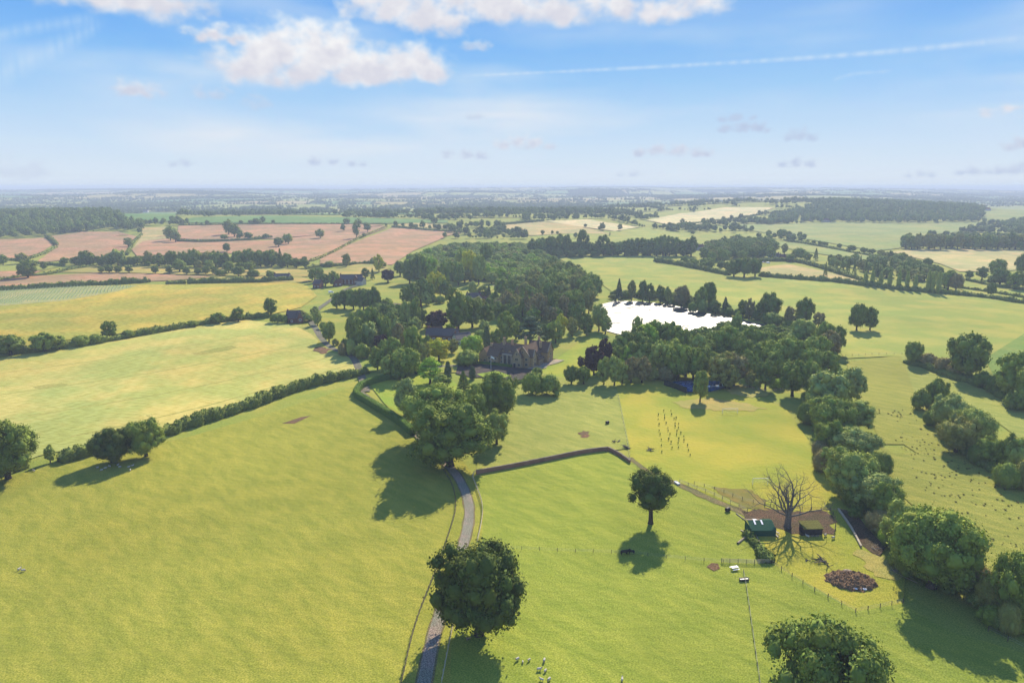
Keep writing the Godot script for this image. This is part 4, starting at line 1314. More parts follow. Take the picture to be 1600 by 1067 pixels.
func wood(called: String, pts: Array, gap: float, most: int, high: Vector2, wide: Vector2, label: String, level: String, seed_: int, mats: Array) -> void:
	var poly := PackedVector2Array(pts)
	var rng := RandomNumberGenerator.new()
	rng.seed = seed_
	var lo := poly[0]
	var hi := poly[0]
	for p in poly:
		lo = lo.min(p); hi = hi.max(p)
	var places := []
	var y := lo.y
	while y < hi.y:
		var x := lo.x
		while x < hi.x:
			var p := Vector2(x, y) + Vector2(rng.randf_range(-0.45, 0.45), rng.randf_range(-0.45, 0.45)) * gap
			if inside(p, poly): places.append(p)
			x += gap
		y += gap
	if places.size() > most:
		# keep the density, thin evenly
		var kept := []
		for k in most: kept.append(places[int(float(k) * places.size() / most)])
		places = kept
	var o := Node3D.new()
	o.name = numbered(called)
	add_child(o, true)
	tag(o, label, "wood", "", "stuff")
	var sets := {}
	for p in places:
		var kind: String = ["broad", "oak", "broad"][rng.randi() % 3] if called == "woodland" else "bush"
		var key := "%s|%d|%s" % [kind, rng.randi() % 4, mats[rng.randi() % mats.size()]]
		if not sets.has(key): sets[key] = [[], []]
		var w := rng.randf_range(wide.x, wide.y)
		sets[key][0].append(Transform3D(Basis(Vector3.UP, rng.randf() * TAU).scaled(Vector3(w, rng.randf_range(high.x, high.y), w)), gp(p.x, p.y, -0.2)))
		var f := rng.randf_range(0.85, 1.0)
		sets[key][1].append(Color(f * rng.randf_range(0.9, 1.0), f, f * rng.randf_range(0.85, 1.0)))
	for key in sets:
		var q: PackedStringArray = key.split("|")
		scatter("trees", proto(q[0], level, int(q[1]), q[2])[0], sets[key][0], sets[key][1], o)

func rushes(pts: Array, count: int) -> void:
	var poly := PackedVector2Array(pts)
	var rng := RandomNumberGenerator.new()
	rng.seed = 31
	var b := MB.new()
	for k in 46:
		var a := rng.randf() * TAU
		var d := Vector3(cos(a), 0, sin(a))
		b.card(d * rng.randf_range(0.05, 0.5) + Vector3(0, 0.24, 0), (Vector3.UP * 0.6 + d * 0.3) * 0.45, d.cross(Vector3.UP) * 0.06, (Vector3.UP + d * 0.4).normalized(), Color.WHITE * rng.randf_range(0.6, 1.0))
	var where := []
	var cols := []
	var lo := poly[0]
	var hi := poly[0]
	for p in poly:
		lo = lo.min(p); hi = hi.max(p)
	while where.size() < count:
		var p := Vector2(rng.randf_range(lo.x, hi.x), rng.randf_range(lo.y, hi.y))
		if not inside(p, poly): continue
		if mid.get_noise_2d(p.x * 0.9, p.y * 0.9) < rng.randf_range(-0.5, 0.4): continue
		var s := rng.randf_range(0.35, 1.0)
		where.append(Transform3D(Basis(Vector3.UP, rng.randf() * TAU).scaled(Vector3(s, s * 0.8, s)), gp(p.x, p.y, 0.05)))
		var f := rng.randf_range(0.6, 1.0)
		cols.append(Color(f, f, f))
	tag(scatter("rushes", b.done(M.rush), where, cols), "dark tufts of rushes dotted over the meadow beyond the boundary row", "rushes")

func pale_rows(pts: Array) -> void:
	var poly := PackedVector2Array(pts)
	var b := MB.new()
	b.tube(Vector3.ZERO, Vector3(0, 1.3, 0), 0.16, 0.16, 5)
	b.blob(Vector3(0, 1.45, 0), Vector3(0.35, 0.4, 0.35), 6, 4, Color(0.5, 0.75, 0.4))
	var where := []
	var lo := poly[0]
	var hi := poly[0]
	for p in poly:
		lo = lo.min(p); hi = hi.max(p)
	for j in 60:
		for i in 200:
			var p := lo + Vector2(i * 3.2 + sin(j * 1.0) * 0.3, j * 6.5)
			if p.x > hi.x or p.y > hi.y or not inside(p, poly): continue
			where.append(Transform3D(Basis(Vector3.UP, i), gp(p.x, p.y, 0.1)))
	tag(scatter("tree_guards", b.done(M.guard), where, []), "rows of pale tree guards planted on the field behind the barley", "tree guards")

func lily_pads(pts: Array) -> void:
	var poly := PackedVector2Array(pts)
	var rng := RandomNumberGenerator.new()
	rng.seed = 14
	var b := MB.new()
	var lo := poly[0]
	var hi := poly[0]
	for p in poly:
		lo = lo.min(p); hi = hi.max(p)
	for k in 34:
		var c := Vector2(rng.randf_range(lo.x, hi.x), lerpf(lo.y, hi.y, pow(rng.randf(), 1.6)))
		var n := rng.randi_range(3, 9)
		for m in n:
			var p := c + Vector2(rng.randfn() * 7.0, rng.randfn() * 2.0)
			if not inside(p, poly): continue
			b.blob(Vector3(p.x, 0.22, p.y), Vector3(rng.randf_range(0.6, 3.0), 0.06, rng.randf_range(0.3, 0.9)), 9, 4, Color.WHITE * rng.randf_range(0.6, 1.0), 0.25, rng)
	var o := put("lily_pads", b.done(M.weed))
	tag(o, "dark patches of floating weed across the bright lake", "water weed", "", "stuff")

var hand := []
var farming := false

func farmland() -> void:
	# the country beyond: fields bounded by hedgerow trees out to the horizon
	var rng := RandomNumberGenerator.new()
	rng.seed = 77
	farming = true
	var mats := ["grass_mid", "grass_far", "grass_far", "field_green", "field_pale", "grass_mid", "grass_far", "field_green", "soil_tan", "grass_gold"]
	var trees := {}
	var z := -1300.0
	var row := 0
	while z > -12500.0:
		var step := 150.0 + 0.055 * absf(z)
		var z2 := z - step
		var x := -0.95 * absf(z) - 400.0
		var slant := rng.randf_range(-0.25, 0.25)
		while x < 0.95 * absf(z) + 400.0:
			var wd := step * rng.randf_range(0.8, 2.3)
			var bow := func(xx: float, zz: float) -> Vector2: return Vector2(xx + (zz - z) * slant, zz + step * 0.32 * big.get_noise_2d(xx * 0.5, zz * 0.5))
			var q := [bow.call(x, z), bow.call(x + wd, z), bow.call(x + wd, z2), bow.call(x, z2)]
			var mid_: Vector2 = (q[0] + q[1] + q[2] + q[3]) * 0.25
			var taken := false
			for p in [mid_, q[0], q[1], q[2], q[3], (q[0] + q[1]) * 0.5, (q[2] + q[3]) * 0.5]:
				for f in hand:
					if inside(p, f): taken = true
			var woody := rng.randf() < 0.17
			if not taken:
				sheet("field", q, M[mats[rng.randi() % mats.size()]], 0.12, step / 5.0, rng.randf() * 3.0)
			# hedgerows with trees along two sides, and here and there a wood
			var pts := []
			for side in [[q[0], q[1]], [q[1], q[2]], [(q[0] + q[1]) * 0.5, (q[2] + q[3]) * 0.5]]:
				if rng.randf() < 0.1: continue
				var n := int((side[0] as Vector2).distance_to(side[1]) / (4.6 + 0.0006 * absf(z)))
				var dense := rng.randf_range(0.55, 1.0)
				for k in n:
					if rng.randf() < dense: pts.append([(side[0] as Vector2).lerp(side[1], (k + rng.randf() * 0.6) / n) + Vector2(rng.randfn(), rng.randfn()) * 3.5, 1.0 if rng.randf() < 0.55 else 0.5])
			var blobs := rng.randi_range(1, 5)
			for c in blobs:
				var ce := Vector2(rng.randf_range(q[0].x, q[1].x), rng.randf_range(z2, z))
				for k in rng.randi_range(6, 40): pts.append([ce + Vector2(rng.randfn() * 26.0, rng.randfn() * 18.0), rng.randf_range(0.7, 1.15)])
			if woody and not taken:
				var gap := 11.0 + 0.0011 * absf(z)
				for j in int(step / gap):
					for i in int(wd / gap): pts.append([Vector2(x + (i + rng.randf()) * gap, z - (j + rng.randf()) * gap), rng.randf_range(0.9, 1.3)])
			for p in pts:
				var at: Vector2 = p[0]
				if at.y > -1280.0: continue
				var bad := false
				for f in hand:
					if inside(at, f):
						bad = true
						break
				if bad: continue
				var w: float = p[1] * rng.randf_range(8.5, 14.5)
				var key := "%s|%d|%s" % ["broad" if rng.randf() < 0.6 else "oak", rng.randi() % 4, "dark" if rng.randf() < 0.6 else "mid"]
				if not trees.has(key): trees[key] = [[], []]
				trees[key][0].append(Transform3D(Basis(Vector3.UP, rng.randf() * TAU).scaled(Vector3(w, w * rng.randf_range(0.8, 1.25), w)), gp(at.x, at.y, -0.3)))
				var f2 := rng.randf_range(0.7, 1.0)
				trees[key][1].append(Color(f2, f2, f2))
			x += wd
		z = z2
		row += 1
	var o := Node3D.new()
	o.name = "distant_trees"
	add_child(o, true)
	tag(o, "hedgerow trees and copses fading to the horizon beyond the fields", "trees", "", "stuff")
	for key in trees:
		var q: PackedStringArray = key.split("|")
		scatter("trees", proto(q[0], "far", int(q[1]), q[2])[0], trees[key][0], trees[key][1], o)

func ground() -> void:
	# one sheet to the horizon, a little below the fields laid on it
	var b := MB.new()
	var N := 190
	var xs := []
	var zs := []
	for k in N + 1:
		var t := 2.0 * k / N - 1.0
		xs.append(signf(t) * (500.0 * absf(t) + 14500.0 * pow(absf(t), 3.2)))
		var s := float(k) / N
		zs.append(900.0 - 2200.0 * s - 13800.0 * pow(s, 2.6))
	for j in N + 1:
		for i in N + 1:
			var x: float = xs[i]
			var z: float = zs[j]
			b.v.append(gp(x, z, -0.25 - 0.0007 * maxf(0.0, -z - 250.0)))
			b.n.append(nrm(x, z))
			var f := 0.84 + 0.14 * big.get_noise_2d(x, z)
			b.c.append(Color(f, f, f)); b.u.append(Vector2(x, z)); b.w.append(Vector2(x, z))
	for j in N:
		for i in N:
			var k := j * (N + 1) + i
			# rows run away from the viewer
			b.i.append_array(PackedInt32Array([k, k + N + 1, k + 1, k + 1, k + N + 1, k + N + 2]))
	struct("ground", b.done(M.grass_mid))

func materials() -> void:
	T.fine = noise_tex(0.085, 1, 1024, Color(0.68, 0.73, 0.6), Color(1, 1, 1), [[0.5, Color(0.87, 0.88, 0.82)]], 6, Vector2(0.2, 0.8))
	T.coarse = noise_tex(0.012, 2, 512, Color(0.86, 0.93, 0.86), Color(1, 0.98, 0.94), [], 4, Vector2(0.3, 0.7))
	T.streak = noise_tex(0.025, 3, 1024, Color(0.76, 0.75, 0.62), Color(1, 1, 1), [[0.5, Color(0.93, 0.92, 0.85)]], 6, Vector2(0.25, 0.75))
	T.mow = noise_tex(0.016, 8, 1024, Color(0.86, 0.9, 0.84), Color(1, 0.99, 0.97), [], 5, Vector2(0.2, 0.8))
	T.rough = noise_tex(0.03, 5, 512, Color(0.6, 0.58, 0.56), Color(1, 1, 1), [], 5, Vector2(0.25, 0.75))
	T.bumps = normal_tex(0.03, 6, 512, 6.0)
	var g := [["grass_left", 0.2, 0.193, 0.03], ["grass_bright", 0.172, 0.195, 0.028], ["grass_pale", 0.200, 0.205, 0.045], ["grass_yellow", 0.228, 0.214, 0.03], ["grass_rush", 0.19, 0.185, 0.035], ["grass_far", 0.215, 0.215, 0.045], ["grass_mid", 0.20, 0.20, 0.038], ["grass_gold", 0.28, 0.215, 0.062], ["lawn", 0.205, 0.225, 0.03]]
	for q in g: soil(q[0], lin(q[1] * 2.36, q[2] * 2.26, q[3] * 2.75), T.fine, Vector2(46, 38), T.mow if q[0] in ["grass_left", "grass_bright", "grass_pale", "grass_rush"] else T.coarse, 260.0, 0.3)
	soil("wheat", lin(0.637, 0.561, 0.197), T.streak, Vector2(150, 16), T.coarse, 300.0, 0.3)
	soil("crop_dark", lin(0.46, 0.43, 0.14), T.streak, Vector2(60, 9), T.coarse, 300.0)
	soil("barley", lin(0.578, 0.461, 0.110), T.streak, Vector2(160, 40), T.coarse, 330.0, 0.3)
	soil("pale_rows", lin(0.527, 0.490, 0.244), T.fine, Vector2(60, 50), T.coarse, 200.0)
	soil("crop_green", lin(0.272, 0.363, 0.091), T.streak, Vector2(90, 14), T.coarse, 240.0)
	soil("field_green", lin(0.199, 0.327, 0.109), T.streak, Vector2(300, 40), T.coarse, 500.0)
	soil("field_pale", lin(0.363, 0.391, 0.136), T.streak, Vector2(300, 40), T.coarse, 500.0)
	soil("soil_pink", lin(0.600, 0.336, 0.227), T.streak, Vector2(400, 34), T.coarse, 400.0)
	soil("soil_tan", lin(0.617, 0.472, 0.237), T.streak, Vector2(300, 40), T.coarse, 400.0)
	soil("soil_cream", lin(0.835, 0.671, 0.418), T.streak, Vector2(300, 50), T.coarse, 400.0)
	soil("soil_striped", lin(0.653, 0.527, 0.272), T.streak, Vector2(700, 22), T.coarse, 300.0)
	soil("earth", lin(0.21, 0.14, 0.095), T.rough, Vector2(9, 9), T.coarse, 50.0, 1.0)
	soil("earth_dry", lin(0.36, 0.28, 0.09), T.fine, Vector2(16, 16), T.coarse, 50.0)
	soil("earth_pink", lin(0.33, 0.19, 0.12), T.rough, Vector2(9, 9), T.coarse, 50.0, 1.0)
	soil("track", lin(0.36, 0.29, 0.14), T.rough, Vector2(7, 7), T.coarse, 40.0, 0.6)
	soil("track_faint", lin(0.46, 0.405, 0.09), T.fine, Vector2(7, 7), T.coarse, 40.0)
	soil("asphalt", lin(0.509, 0.420, 0.370), T.rough, Vector2(6, 6), T.coarse, 60.0)
	soil("lane", lin(0.317, 0.289, 0.234), T.rough, Vector2(8, 8), T.coarse, 60.0)
	soil("gravel", lin(0.25, 0.19, 0.15), T.rough, Vector2(8, 8), T.coarse, 60.0)
	soil("gravel_dark", lin(0.15, 0.12, 0.115), T.rough, Vector2(7, 7), T.coarse, 60.0, 0.5)
	soil("paving", lin(0.690, 0.555, 0.465), T.rough, Vector2(5, 5), T.coarse, 60.0)
	soil("court", lin(0.05, 0.16, 0.42), T.rough, Vector2(30, 30), T.coarse, 100.0)
	var w := mat("water", lin(0.035, 0.04, 0.03), 0.46, 0.5)
	w.normal_enabled = true
	w.normal_texture = T.bumps
	w.uv1_scale = Vector3(0.11, 0.11, 1)
	w.normal_scale = 0.25
	for q in [["deep", 0.132, 0.176, 0.037], ["dark", 0.218, 0.283, 0.052], ["mid", 0.300, 0.378, 0.066], ["light", 0.407, 0.476, 0.107], ["lime", 0.397, 0.562, 0.052], ["yellow", 0.649, 0.625, 0.045], ["olive", 0.380, 0.378, 0.092], ["silver", 0.361, 0.432, 0.121], ["grey", 0.341, 0.344, 0.152], ["brown", 0.355, 0.303, 0.111], ["needle", 0.128, 0.182, 0.075], ["hedge", 0.250, 0.303, 0.066], ["clipped", 0.155, 0.257, 0.040], ["bramble", 0.155, 0.218, 0.046]]:
		leaf(q[0], lin(q[1], q[2], q[3]))
	leaf("copper", lin(0.072, 0.036, 0.04), Color(0.6, 0.25, 0.2), 0.35)
	leaf("rush", lin(0.2, 0.21, 0.055), Color(0.5, 0.6, 0.2), 0.3)
	leaf("weed", lin(0.05, 0.06, 0.03), Color(0.4, 0.5, 0.2), 0.1)
	var plain := [["bark", 0.112, 0.090, 0.067, 0.9], ["post", 0.179, 0.151, 0.112, 0.85], ["post_pale", 0.470, 0.403, 0.291, 0.8], ["post_dark", 0.101, 0.078, 0.062, 0.85], ["wire", 0.280, 0.280, 0.269, 0.5], ["tape", 0.250, 0.240, 0.200, 0.6], ["dead_wood", 0.270, 0.240, 0.210, 0.85], ["pale_wood", 0.560, 0.459, 0.314, 0.8], ["dark_wood", 0.050, 0.045, 0.047, 0.75],
		["stone", 0.580, 0.410, 0.220, 0.9], ["stone_pale", 0.640, 0.480, 0.270, 0.9], ["stone_trim", 0.515, 0.426, 0.302, 0.85], ["stone_roof", 0.250, 0.175, 0.120, 0.85], ["slate", 0.170, 0.140, 0.130, 0.6], ["tile_red", 0.246, 0.112, 0.073, 0.8], ["brick", 0.291, 0.146, 0.101, 0.9], ["brick_dark", 0.640, 0.360, 0.230, 0.9], ["coping", 0.403, 0.336, 0.258, 0.85], ["terracotta", 0.358, 0.168, 0.101, 0.8],
		["white_wall", 0.784, 0.750, 0.672, 0.85], ["white_paint", 0.800, 0.800, 0.800, 0.5], ["blue_paint", 0.056, 0.101, 0.280, 0.3], ["green_metal", 0.020, 0.084, 0.050, 0.75], ["metal_dark", 0.056, 0.062, 0.067, 0.4], ["moss", 0.224, 0.224, 0.062, 0.95], ["dark_cloth", 0.022, 0.034, 0.031, 0.8], ["dung", 0.360, 0.230, 0.130, 0.95], ["dung_straw", 0.460, 0.320, 0.200, 0.9], ["wool", 0.500, 0.470, 0.400, 0.95], ["black_hide", 0.017, 0.016, 0.016, 0.6], ["guard", 0.616, 0.582, 0.470, 0.7]]
	for q in plain:
		var m := mat(q[0], lin(q[1], q[2], q[3]), q[4], 0.12 if q[4] > 0.7 else 0.3)
		if q[0] in ["bark", "dead_wood", "stone", "stone_pale", "stone_roof", "slate", "tile_red", "brick", "brick_dark", "coping", "moss", "post", "pale_wood", "white_wall", "dung"]:
			m.albedo_texture = T.rough
			m.uv1_scale = Vector3(0.35, 0.35, 1) if q[0] != "dung" else Vector3(0.8, 0.8, 1)
			m.heightmap_enabled = false
			m.normal_enabled = true
			m.normal_texture = T.bumps
			m.normal_scale = 0.7
	var gl := mat("glass", lin(0.02, 0.025, 0.03), 0.08, 0.6)
	gl.metallic = 0.0

func _ready() -> void:
	var cam := Camera3D.new()
	cam.name = "camera"
	add_child(cam)
	cam.position = Vector3(0, 95, 0)
	cam.rotation_degrees.x = -12.37
	cam.fov = rad_to_deg(2.0 * atan(533.5 / 1101.0))
	cam.near = 0.5
	cam.far = 40000.0
	cam.current = true

	var env := Environment.new()
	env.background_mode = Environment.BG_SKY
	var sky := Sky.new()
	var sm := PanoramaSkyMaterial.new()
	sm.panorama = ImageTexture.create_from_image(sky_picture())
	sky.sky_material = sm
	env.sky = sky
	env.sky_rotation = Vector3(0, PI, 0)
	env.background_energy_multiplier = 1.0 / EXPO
	env.tonemap_mode = Environment.TONE_MAPPER_LINEAR
	env.tonemap_exposure = EXPO
	env.fog_enabled = true
	env.fog_density = 0.00018
	env.fog_light_color = Color(0.86, 0.92, 1.0)
	env.sdfgi_enabled = true
	env.ssao_enabled = true
	env.ssil_enabled = true
	var we := WorldEnvironment.new()
	we.name = "world"
	we.environment = env
	add_child(we)

	var sun := DirectionalLight3D.new()
	sun.name = "sun"
	sun.light_energy = 1.1
	sun.light_color = Color(1.0, 0.95, 0.86)
	sun.light_angular_distance = 0.5
	sun.shadow_enabled = true
	add_child(sun)
	var a := deg_to_rad(SUN_AZ)
	var e := deg_to_rad(SUN_EL)
	var to_sun := Vector3(sin(a) * cos(e), sin(e), -cos(a) * cos(e))
	sun.look_at_from_position(to_sun * 100.0, Vector3.ZERO, Vector3.UP)

	big.seed = 41; big.frequency = 0.0055; big.fractal_octaves = 3
	mid.seed = 42; mid.frequency = 0.03; mid.fractal_octaves = 3
	materials()

	# the setting
	ground()
	sheet("pasture", [Vector2(-136.9, -69.9), Vector2(-239.7, -159.3), Vector2(-219.4, -181.9), Vector2(-170.2, -219.0), Vector2(-158.5, -234.5), Vector2(-141.8, -245.7), Vector2(-126.1, -257.9), Vector2(-102.0, -290.1), Vector2(-76.9, -328.8), Vector2(-55.7, -293.4), Vector2(-36.6, -254.3), Vector2(-24.4, -229.3), Vector2(-16.8, -199.2), Vector2(-16.8, -168.8), Vector2(-18.9, -143.3), Vector2(-19.5, -120.6), Vector2(-15.3, -69.9)], M.grass_left, 0.030, 10.0, 0.00, 0.12)
	sheet("paddock", [Vector2(-8.9, -69.9), Vector2(-13.0, -134.0), Vector2(-10.4, -159.5), Vector2(-8.4, -175.6), Vector2(-8.4, -194.9), Vector2(-12.4, -221.1), Vector2(34.1, -244.5), Vector2(41.8, -234.1), Vector2(54.4, -214.9), Vector2(68.9, -195.0), Vector2(68.9, -175.7), Vector2(67.0, -165.6), Vector2(79.2, -144.5), Vector2(91.5, -147.6), Vector2(95.5, -137.4), Vector2(106.9, -129.8), Vector2(129.3, -111.6), Vector2(88.6, -69.9)], M.grass_bright, 0.032, 9.0, 0.00, 0.12)
	sheet("verge", [Vector2(-15.3, -69.9), Vector2(-19.5, -120.6), Vector2(-18.9, -143.3), Vector2(-16.8, -168.8), Vector2(-16.8, -199.2), Vector2(-24.4, -229.3), Vector2(-37.6, -261.4), Vector2(-57.4, -302.6), Vector2(-66.0, -333.5), Vector2(-50.3, -333.8), Vector2(-24.4, -254.4), Vector2(-12.4, -221.1), Vector2(-8.4, -194.9), Vector2(-8.4, -175.6), Vector2(-10.4, -159.5), Vector2(-13.0, -134.0), Vector2(-8.9, -69.9)], M.grass_left, 0.033, 10.0, 0.00, 0.12)
	sheet("meadow", [Vector2(-12.4, -221.1), Vector2(34.1, -244.5), Vector2(44.1, -247.8), Vector2(49.8, -313.2), Vector2(51.8, -344.4), Vector2(26.1, -346.6), Vector2(10.1, -359.2), Vector2(-11.2, -293.8)], M.grass_pale, 0.035, 10.0, 0.00, 0.12)
	sheet("sports_field", [Vector2(41.8, -234.1), Vector2(44.1, -247.8), Vector2(49.8, -313.2), Vector2(51.8, -344.4), Vector2(78.3, -346.9), Vector2(82.8, -318.5), Vector2(112.4, -321.7), Vector2(120.2, -294.2), Vector2(113.7, -254.7), Vector2(103.9, -213.5), Vector2(101.5, -195.0), Vector2(95.9, -172.2), Vector2(97.6, -158.1), Vector2(91.5, -147.6), Vector2(79.2, -144.5), Vector2(67.0, -165.6), Vector2(68.9, -175.7), Vector2(68.9, -195.0), Vector2(54.4, -214.9)], M.grass_yellow, 0.036, 9.0, 0.00, 0.12)
	sheet("meadow", [Vector2(186.0, -380.7), Vector2(168.9, -335.1), Vector2(143.4, -261.8), Vector2(123.7, -213.5), Vector2(121.2, -183.1), Vector2(116.9, -159.6), Vector2(112.3, -137.4), Vector2(117.1, -125.8), Vector2(165.2, -134.3), Vector2(192.5, -176.4), Vector2(166.5, -213.8), Vector2(163.8, -235.6), Vector2(173.2, -277.2), Vector2(189.7, -318.6), Vector2(215.2, -373.5), Vector2(224.8, -396.0)], M.grass_rush, 0.038, 9.0, 0.00, 0.12)
	sheet("meadow", [Vector2(224.8, -396.0), Vector2(215.2, -373.5), Vector2(189.7, -318.6), Vector2(206.9, -335.1), Vector2(204.5, -308.5), Vector2(201.1, -277.3), Vector2(195.8, -255.0), Vector2(208.6, -214.3), Vector2(279.9, -294.6), Vector2(233.8, -308.6), Vector2(233.7, -335.2), Vector2(230.3, -366.6)], M.grass_pale, 0.040, 10.0, 0.00, 0.12)
	sheet("meadow", [Vector2(61.4, -968.2), Vector2(151.0, -1043.2), Vector2(200.4, -1006.0), Vector2(181.7, -889.5), Vector2(228.0, -808.2), Vector2(268.7, -755.8), Vector2(330.6, -724.4), Vector2(376.8, -664.1), Vector2(405.2, -631.6), Vector2(427.5, -581.5), Vector2(466.7, -532.9), Vector2(344.8, -388.3), Vector2(290.3, -388.2), Vector2(246.8, -388.2), Vector2(221.0, -394.4), Vector2(188.7, -388.2), Vector2(211.1, -460.0), Vector2(200.9, -493.8), Vector2(179.9, -527.2), Vector2(155.2, -562.1), Vector2(133.3, -605.3), Vector2(94.3, -623.6), Vector2(88.6, -718.9), Vector2(76.9, -846.3)], M.grass_far, 0.041, 14.0, 0.00, 0.12)
	sheet("crop_field", [Vector2(383.6, -493.9), Vector2(338.3, -455.8), Vector2(268.6, -388.2), Vector2(240.0, -335.2), Vector2(235.9, -311.5), Vector2(238.3, -277.5), Vector2(279.9, -294.6), Vector2(456.6, -493.9)], M.crop_green, 0.043, 14.0, 0.30, 0.12)
	sheet("lawn", [Vector2(-9.8, -348.7), Vector2(10.1, -359.2), Vector2(26.1, -346.6), Vector2(42.4, -346.8), Vector2(54.4, -387.9), Vector2(60.5, -449.3), Vector2(55.0, -463.8), Vector2(43.2, -443.2), Vector2(31.3, -420.6), Vector2(25.4, -387.6), Vector2(10.3, -365.9)], M.lawn, 0.044, 8.0, 0.00, 0.12)
	sheet("lawn", [Vector2(-71.1, -335.7), Vector2(-65.4, -347.7), Vector2(-50.1, -355.6), Vector2(-32.5, -345.9), Vector2(-24.8, -328.6), Vector2(-30.7, -293.6), Vector2(-42.8, -280.6), Vector2(-57.4, -302.6)], M.lawn, 0.046, 7.0, 0.00, 0.12)
	sheet("crop_field", [Vector2(-298.3, -329.7), Vector2(-283.6, -379.3), Vector2(-243.7, -422.7), Vector2(-209.0, -480.8), Vector2(-190.4, -496.8), Vector2(-166.0, -485.4), Vector2(-146.3, -479.2), Vector2(-129.5, -453.4), Vector2(-109.4, -407.6), Vector2(-85.7, -382.0), Vector2(-77.6, -368.1), Vector2(-101.3, -336.1), Vector2(-116.4, -307.3), Vector2(-128.4, -287.2), Vector2(-140.3, -269.4), Vector2(-158.6, -250.1), Vector2(-170.7, -239.2), Vector2(-176.1, -224.3), Vector2(-220.7, -186.5), Vector2(-294.1, -234.2)], M.wheat, 0.048, 10.0, -0.28, 0.14)
	ribbon("tramline", [Vector2(-270.8, -343.0), Vector2(-216.0, -385.5), Vector2(-154.3, -462.6)], 1.00, M.crop_dark, 0.049, 5.0, 0.25)
	ribbon("tramline", [Vector2(-244.3, -307.2), Vector2(-184.7, -351.3), Vector2(-122.4, -424.4)], 1.00, M.crop_dark, 0.051, 5.0, 0.25)
	ribbon("tramline", [Vector2(-214.9, -274.7), Vector2(-157.3, -320.4), Vector2(-94.5, -396.9)], 1.00, M.crop_dark, 0.052, 5.0, 0.25)
	ribbon("tramline", [Vector2(-171.1, -258.8), Vector2(-133.5, -299.5), Vector2(-84.5, -376.2)], 1.00, M.crop_dark, 0.054, 5.0, 0.25)
	sheet("lodged_crop", [Vector2(-148.4, -474.4), Vector2(-141.1, -479.5), Vector2(-117.9, -437.8), Vector2(-106.4, -407.7), Vector2(-114.2, -415.9), Vector2(-130.8, -449.1)], M.crop_dark, 0.056, 6.0, 0.00, 0.12)
	sheet("lodged_crop", [Vector2(-183.2, -392.7), Vector2(-169.2, -412.9), Vector2(-162.1, -406.5), Vector2(-177.1, -386.9)], M.crop_dark, 0.057, 6.0, 0.00, 0.12)
	sheet("lodged_crop", [Vector2(-230.1, -325.3), Vector2(-218.9, -332.0), Vector2(-215.0, -327.7), Vector2(-225.6, -321.2)], M.crop_dark, 0.059, 6.0, 0.00, 0.12)
	sheet("crop_field", [Vector2(-631.8, -651.0), Vector2(-494.7, -676.2), Vector2(-361.3, -693.8), Vector2(-221.3, -712.9), Vector2(-200.2, -684.4), Vector2(-173.6, -620.9), Vector2(-169.0, -556.5), Vector2(-182.0, -519.2), Vector2(-203.2, -518.3), Vector2(-255.3, -443.8), Vector2(-300.1, -402.5), Vector2(-349.1, -354.2)], M.barley, 0.060, 14.0, 0.05, 0.16)
	sheet("crop_field", [Vector2(-631.8, -651.0), Vector2(-494.7, -676.2), Vector2(-368.5, -689.1), Vector2(-366.4, -645.3), Vector2(-380.2, -591.6), Vector2(-415.9, -565.3), Vector2(-489.2, -504.3)], M.pale_rows, 0.172, 14.0, 0.05, 0.12)
	sheet("field", [Vector2(-575.6, -733.6), Vector2(-526.5, -760.1), Vector2(-470.0, -794.3), Vector2(-399.0, -782.4), Vector2(-322.0, -759.8), Vector2(-352.1, -728.0), Vector2(-446.9, -698.8), Vector2(-494.7, -676.2), Vector2(-540.8, -671.9)], M.soil_pink, 0.064, 14.0, 0.10, 0.12)
	sheet("field", [Vector2(-322.0, -759.8), Vector2(-228.5, -759.8), Vector2(-201.8, -717.9), Vector2(-221.3, -712.9), Vector2(-347.3, -717.9)], M.grass_gold, 0.065, 14.0, 0.10, 0.12)
	sheet("field", [Vector2(-517.3, -800.4), Vector2(-530.5, -858.6), Vector2(-511.0, -865.5), Vector2(-383.9, -844.7), Vector2(-296.3, -858.3), Vector2(-220.1, -806.4), Vector2(-193.2, -886.9), Vector2(-163.7, -901.8), Vector2(-144.4, -845.1), Vector2(-158.2, -754.5), Vector2(-214.7, -759.8), Vector2(-326.6, -770.9), Vector2(-433.8, -794.2)], M.grass_gold, 0.067, 14.0, 0.10, 0.12)
	sheet("field", [Vector2(-735.0, -942.7), Vector2(-649.5, -917.9), Vector2(-554.4, -865.7), Vector2(-543.5, -812.8), Vector2(-631.5, -806.9)], M.grass_pale, 0.068, 14.0, 0.10, 0.12)
	sheet("field", [Vector2(-631.5, -806.9), Vector2(-543.5, -812.8), Vector2(-522.4, -743.9), Vector2(-564.0, -718.4)], M.soil_pink, 0.070, 14.0, 0.10, 0.12)
	sheet("field", [Vector2(-981.3, -1236.9), Vector2(-869.1, -1269.1), Vector2(-851.6, -1291.7), Vector2(-755.6, -1165.9), Vector2(-683.7, -1020.9), Vector2(-669.0, -958.6), Vector2(-745.9, -934.7)], M.soil_pink, 0.142, 20.0, 0.50, 0.12)
	sheet("field", [Vector2(-856.6, -1303.0), Vector2(-839.4, -1393.4), Vector2(-772.1, -1396.3), Vector2(-686.8, -1303.7), Vector2(-612.6, -1130.4), Vector2(-552.8, -1001.0), Vector2(-580.3, -941.3), Vector2(-610.1, -902.3), Vector2(-711.0, -1100.4), Vector2(-767.7, -1188.4)], M.soil_pink, 0.143, 20.0, 0.45, 0.12)
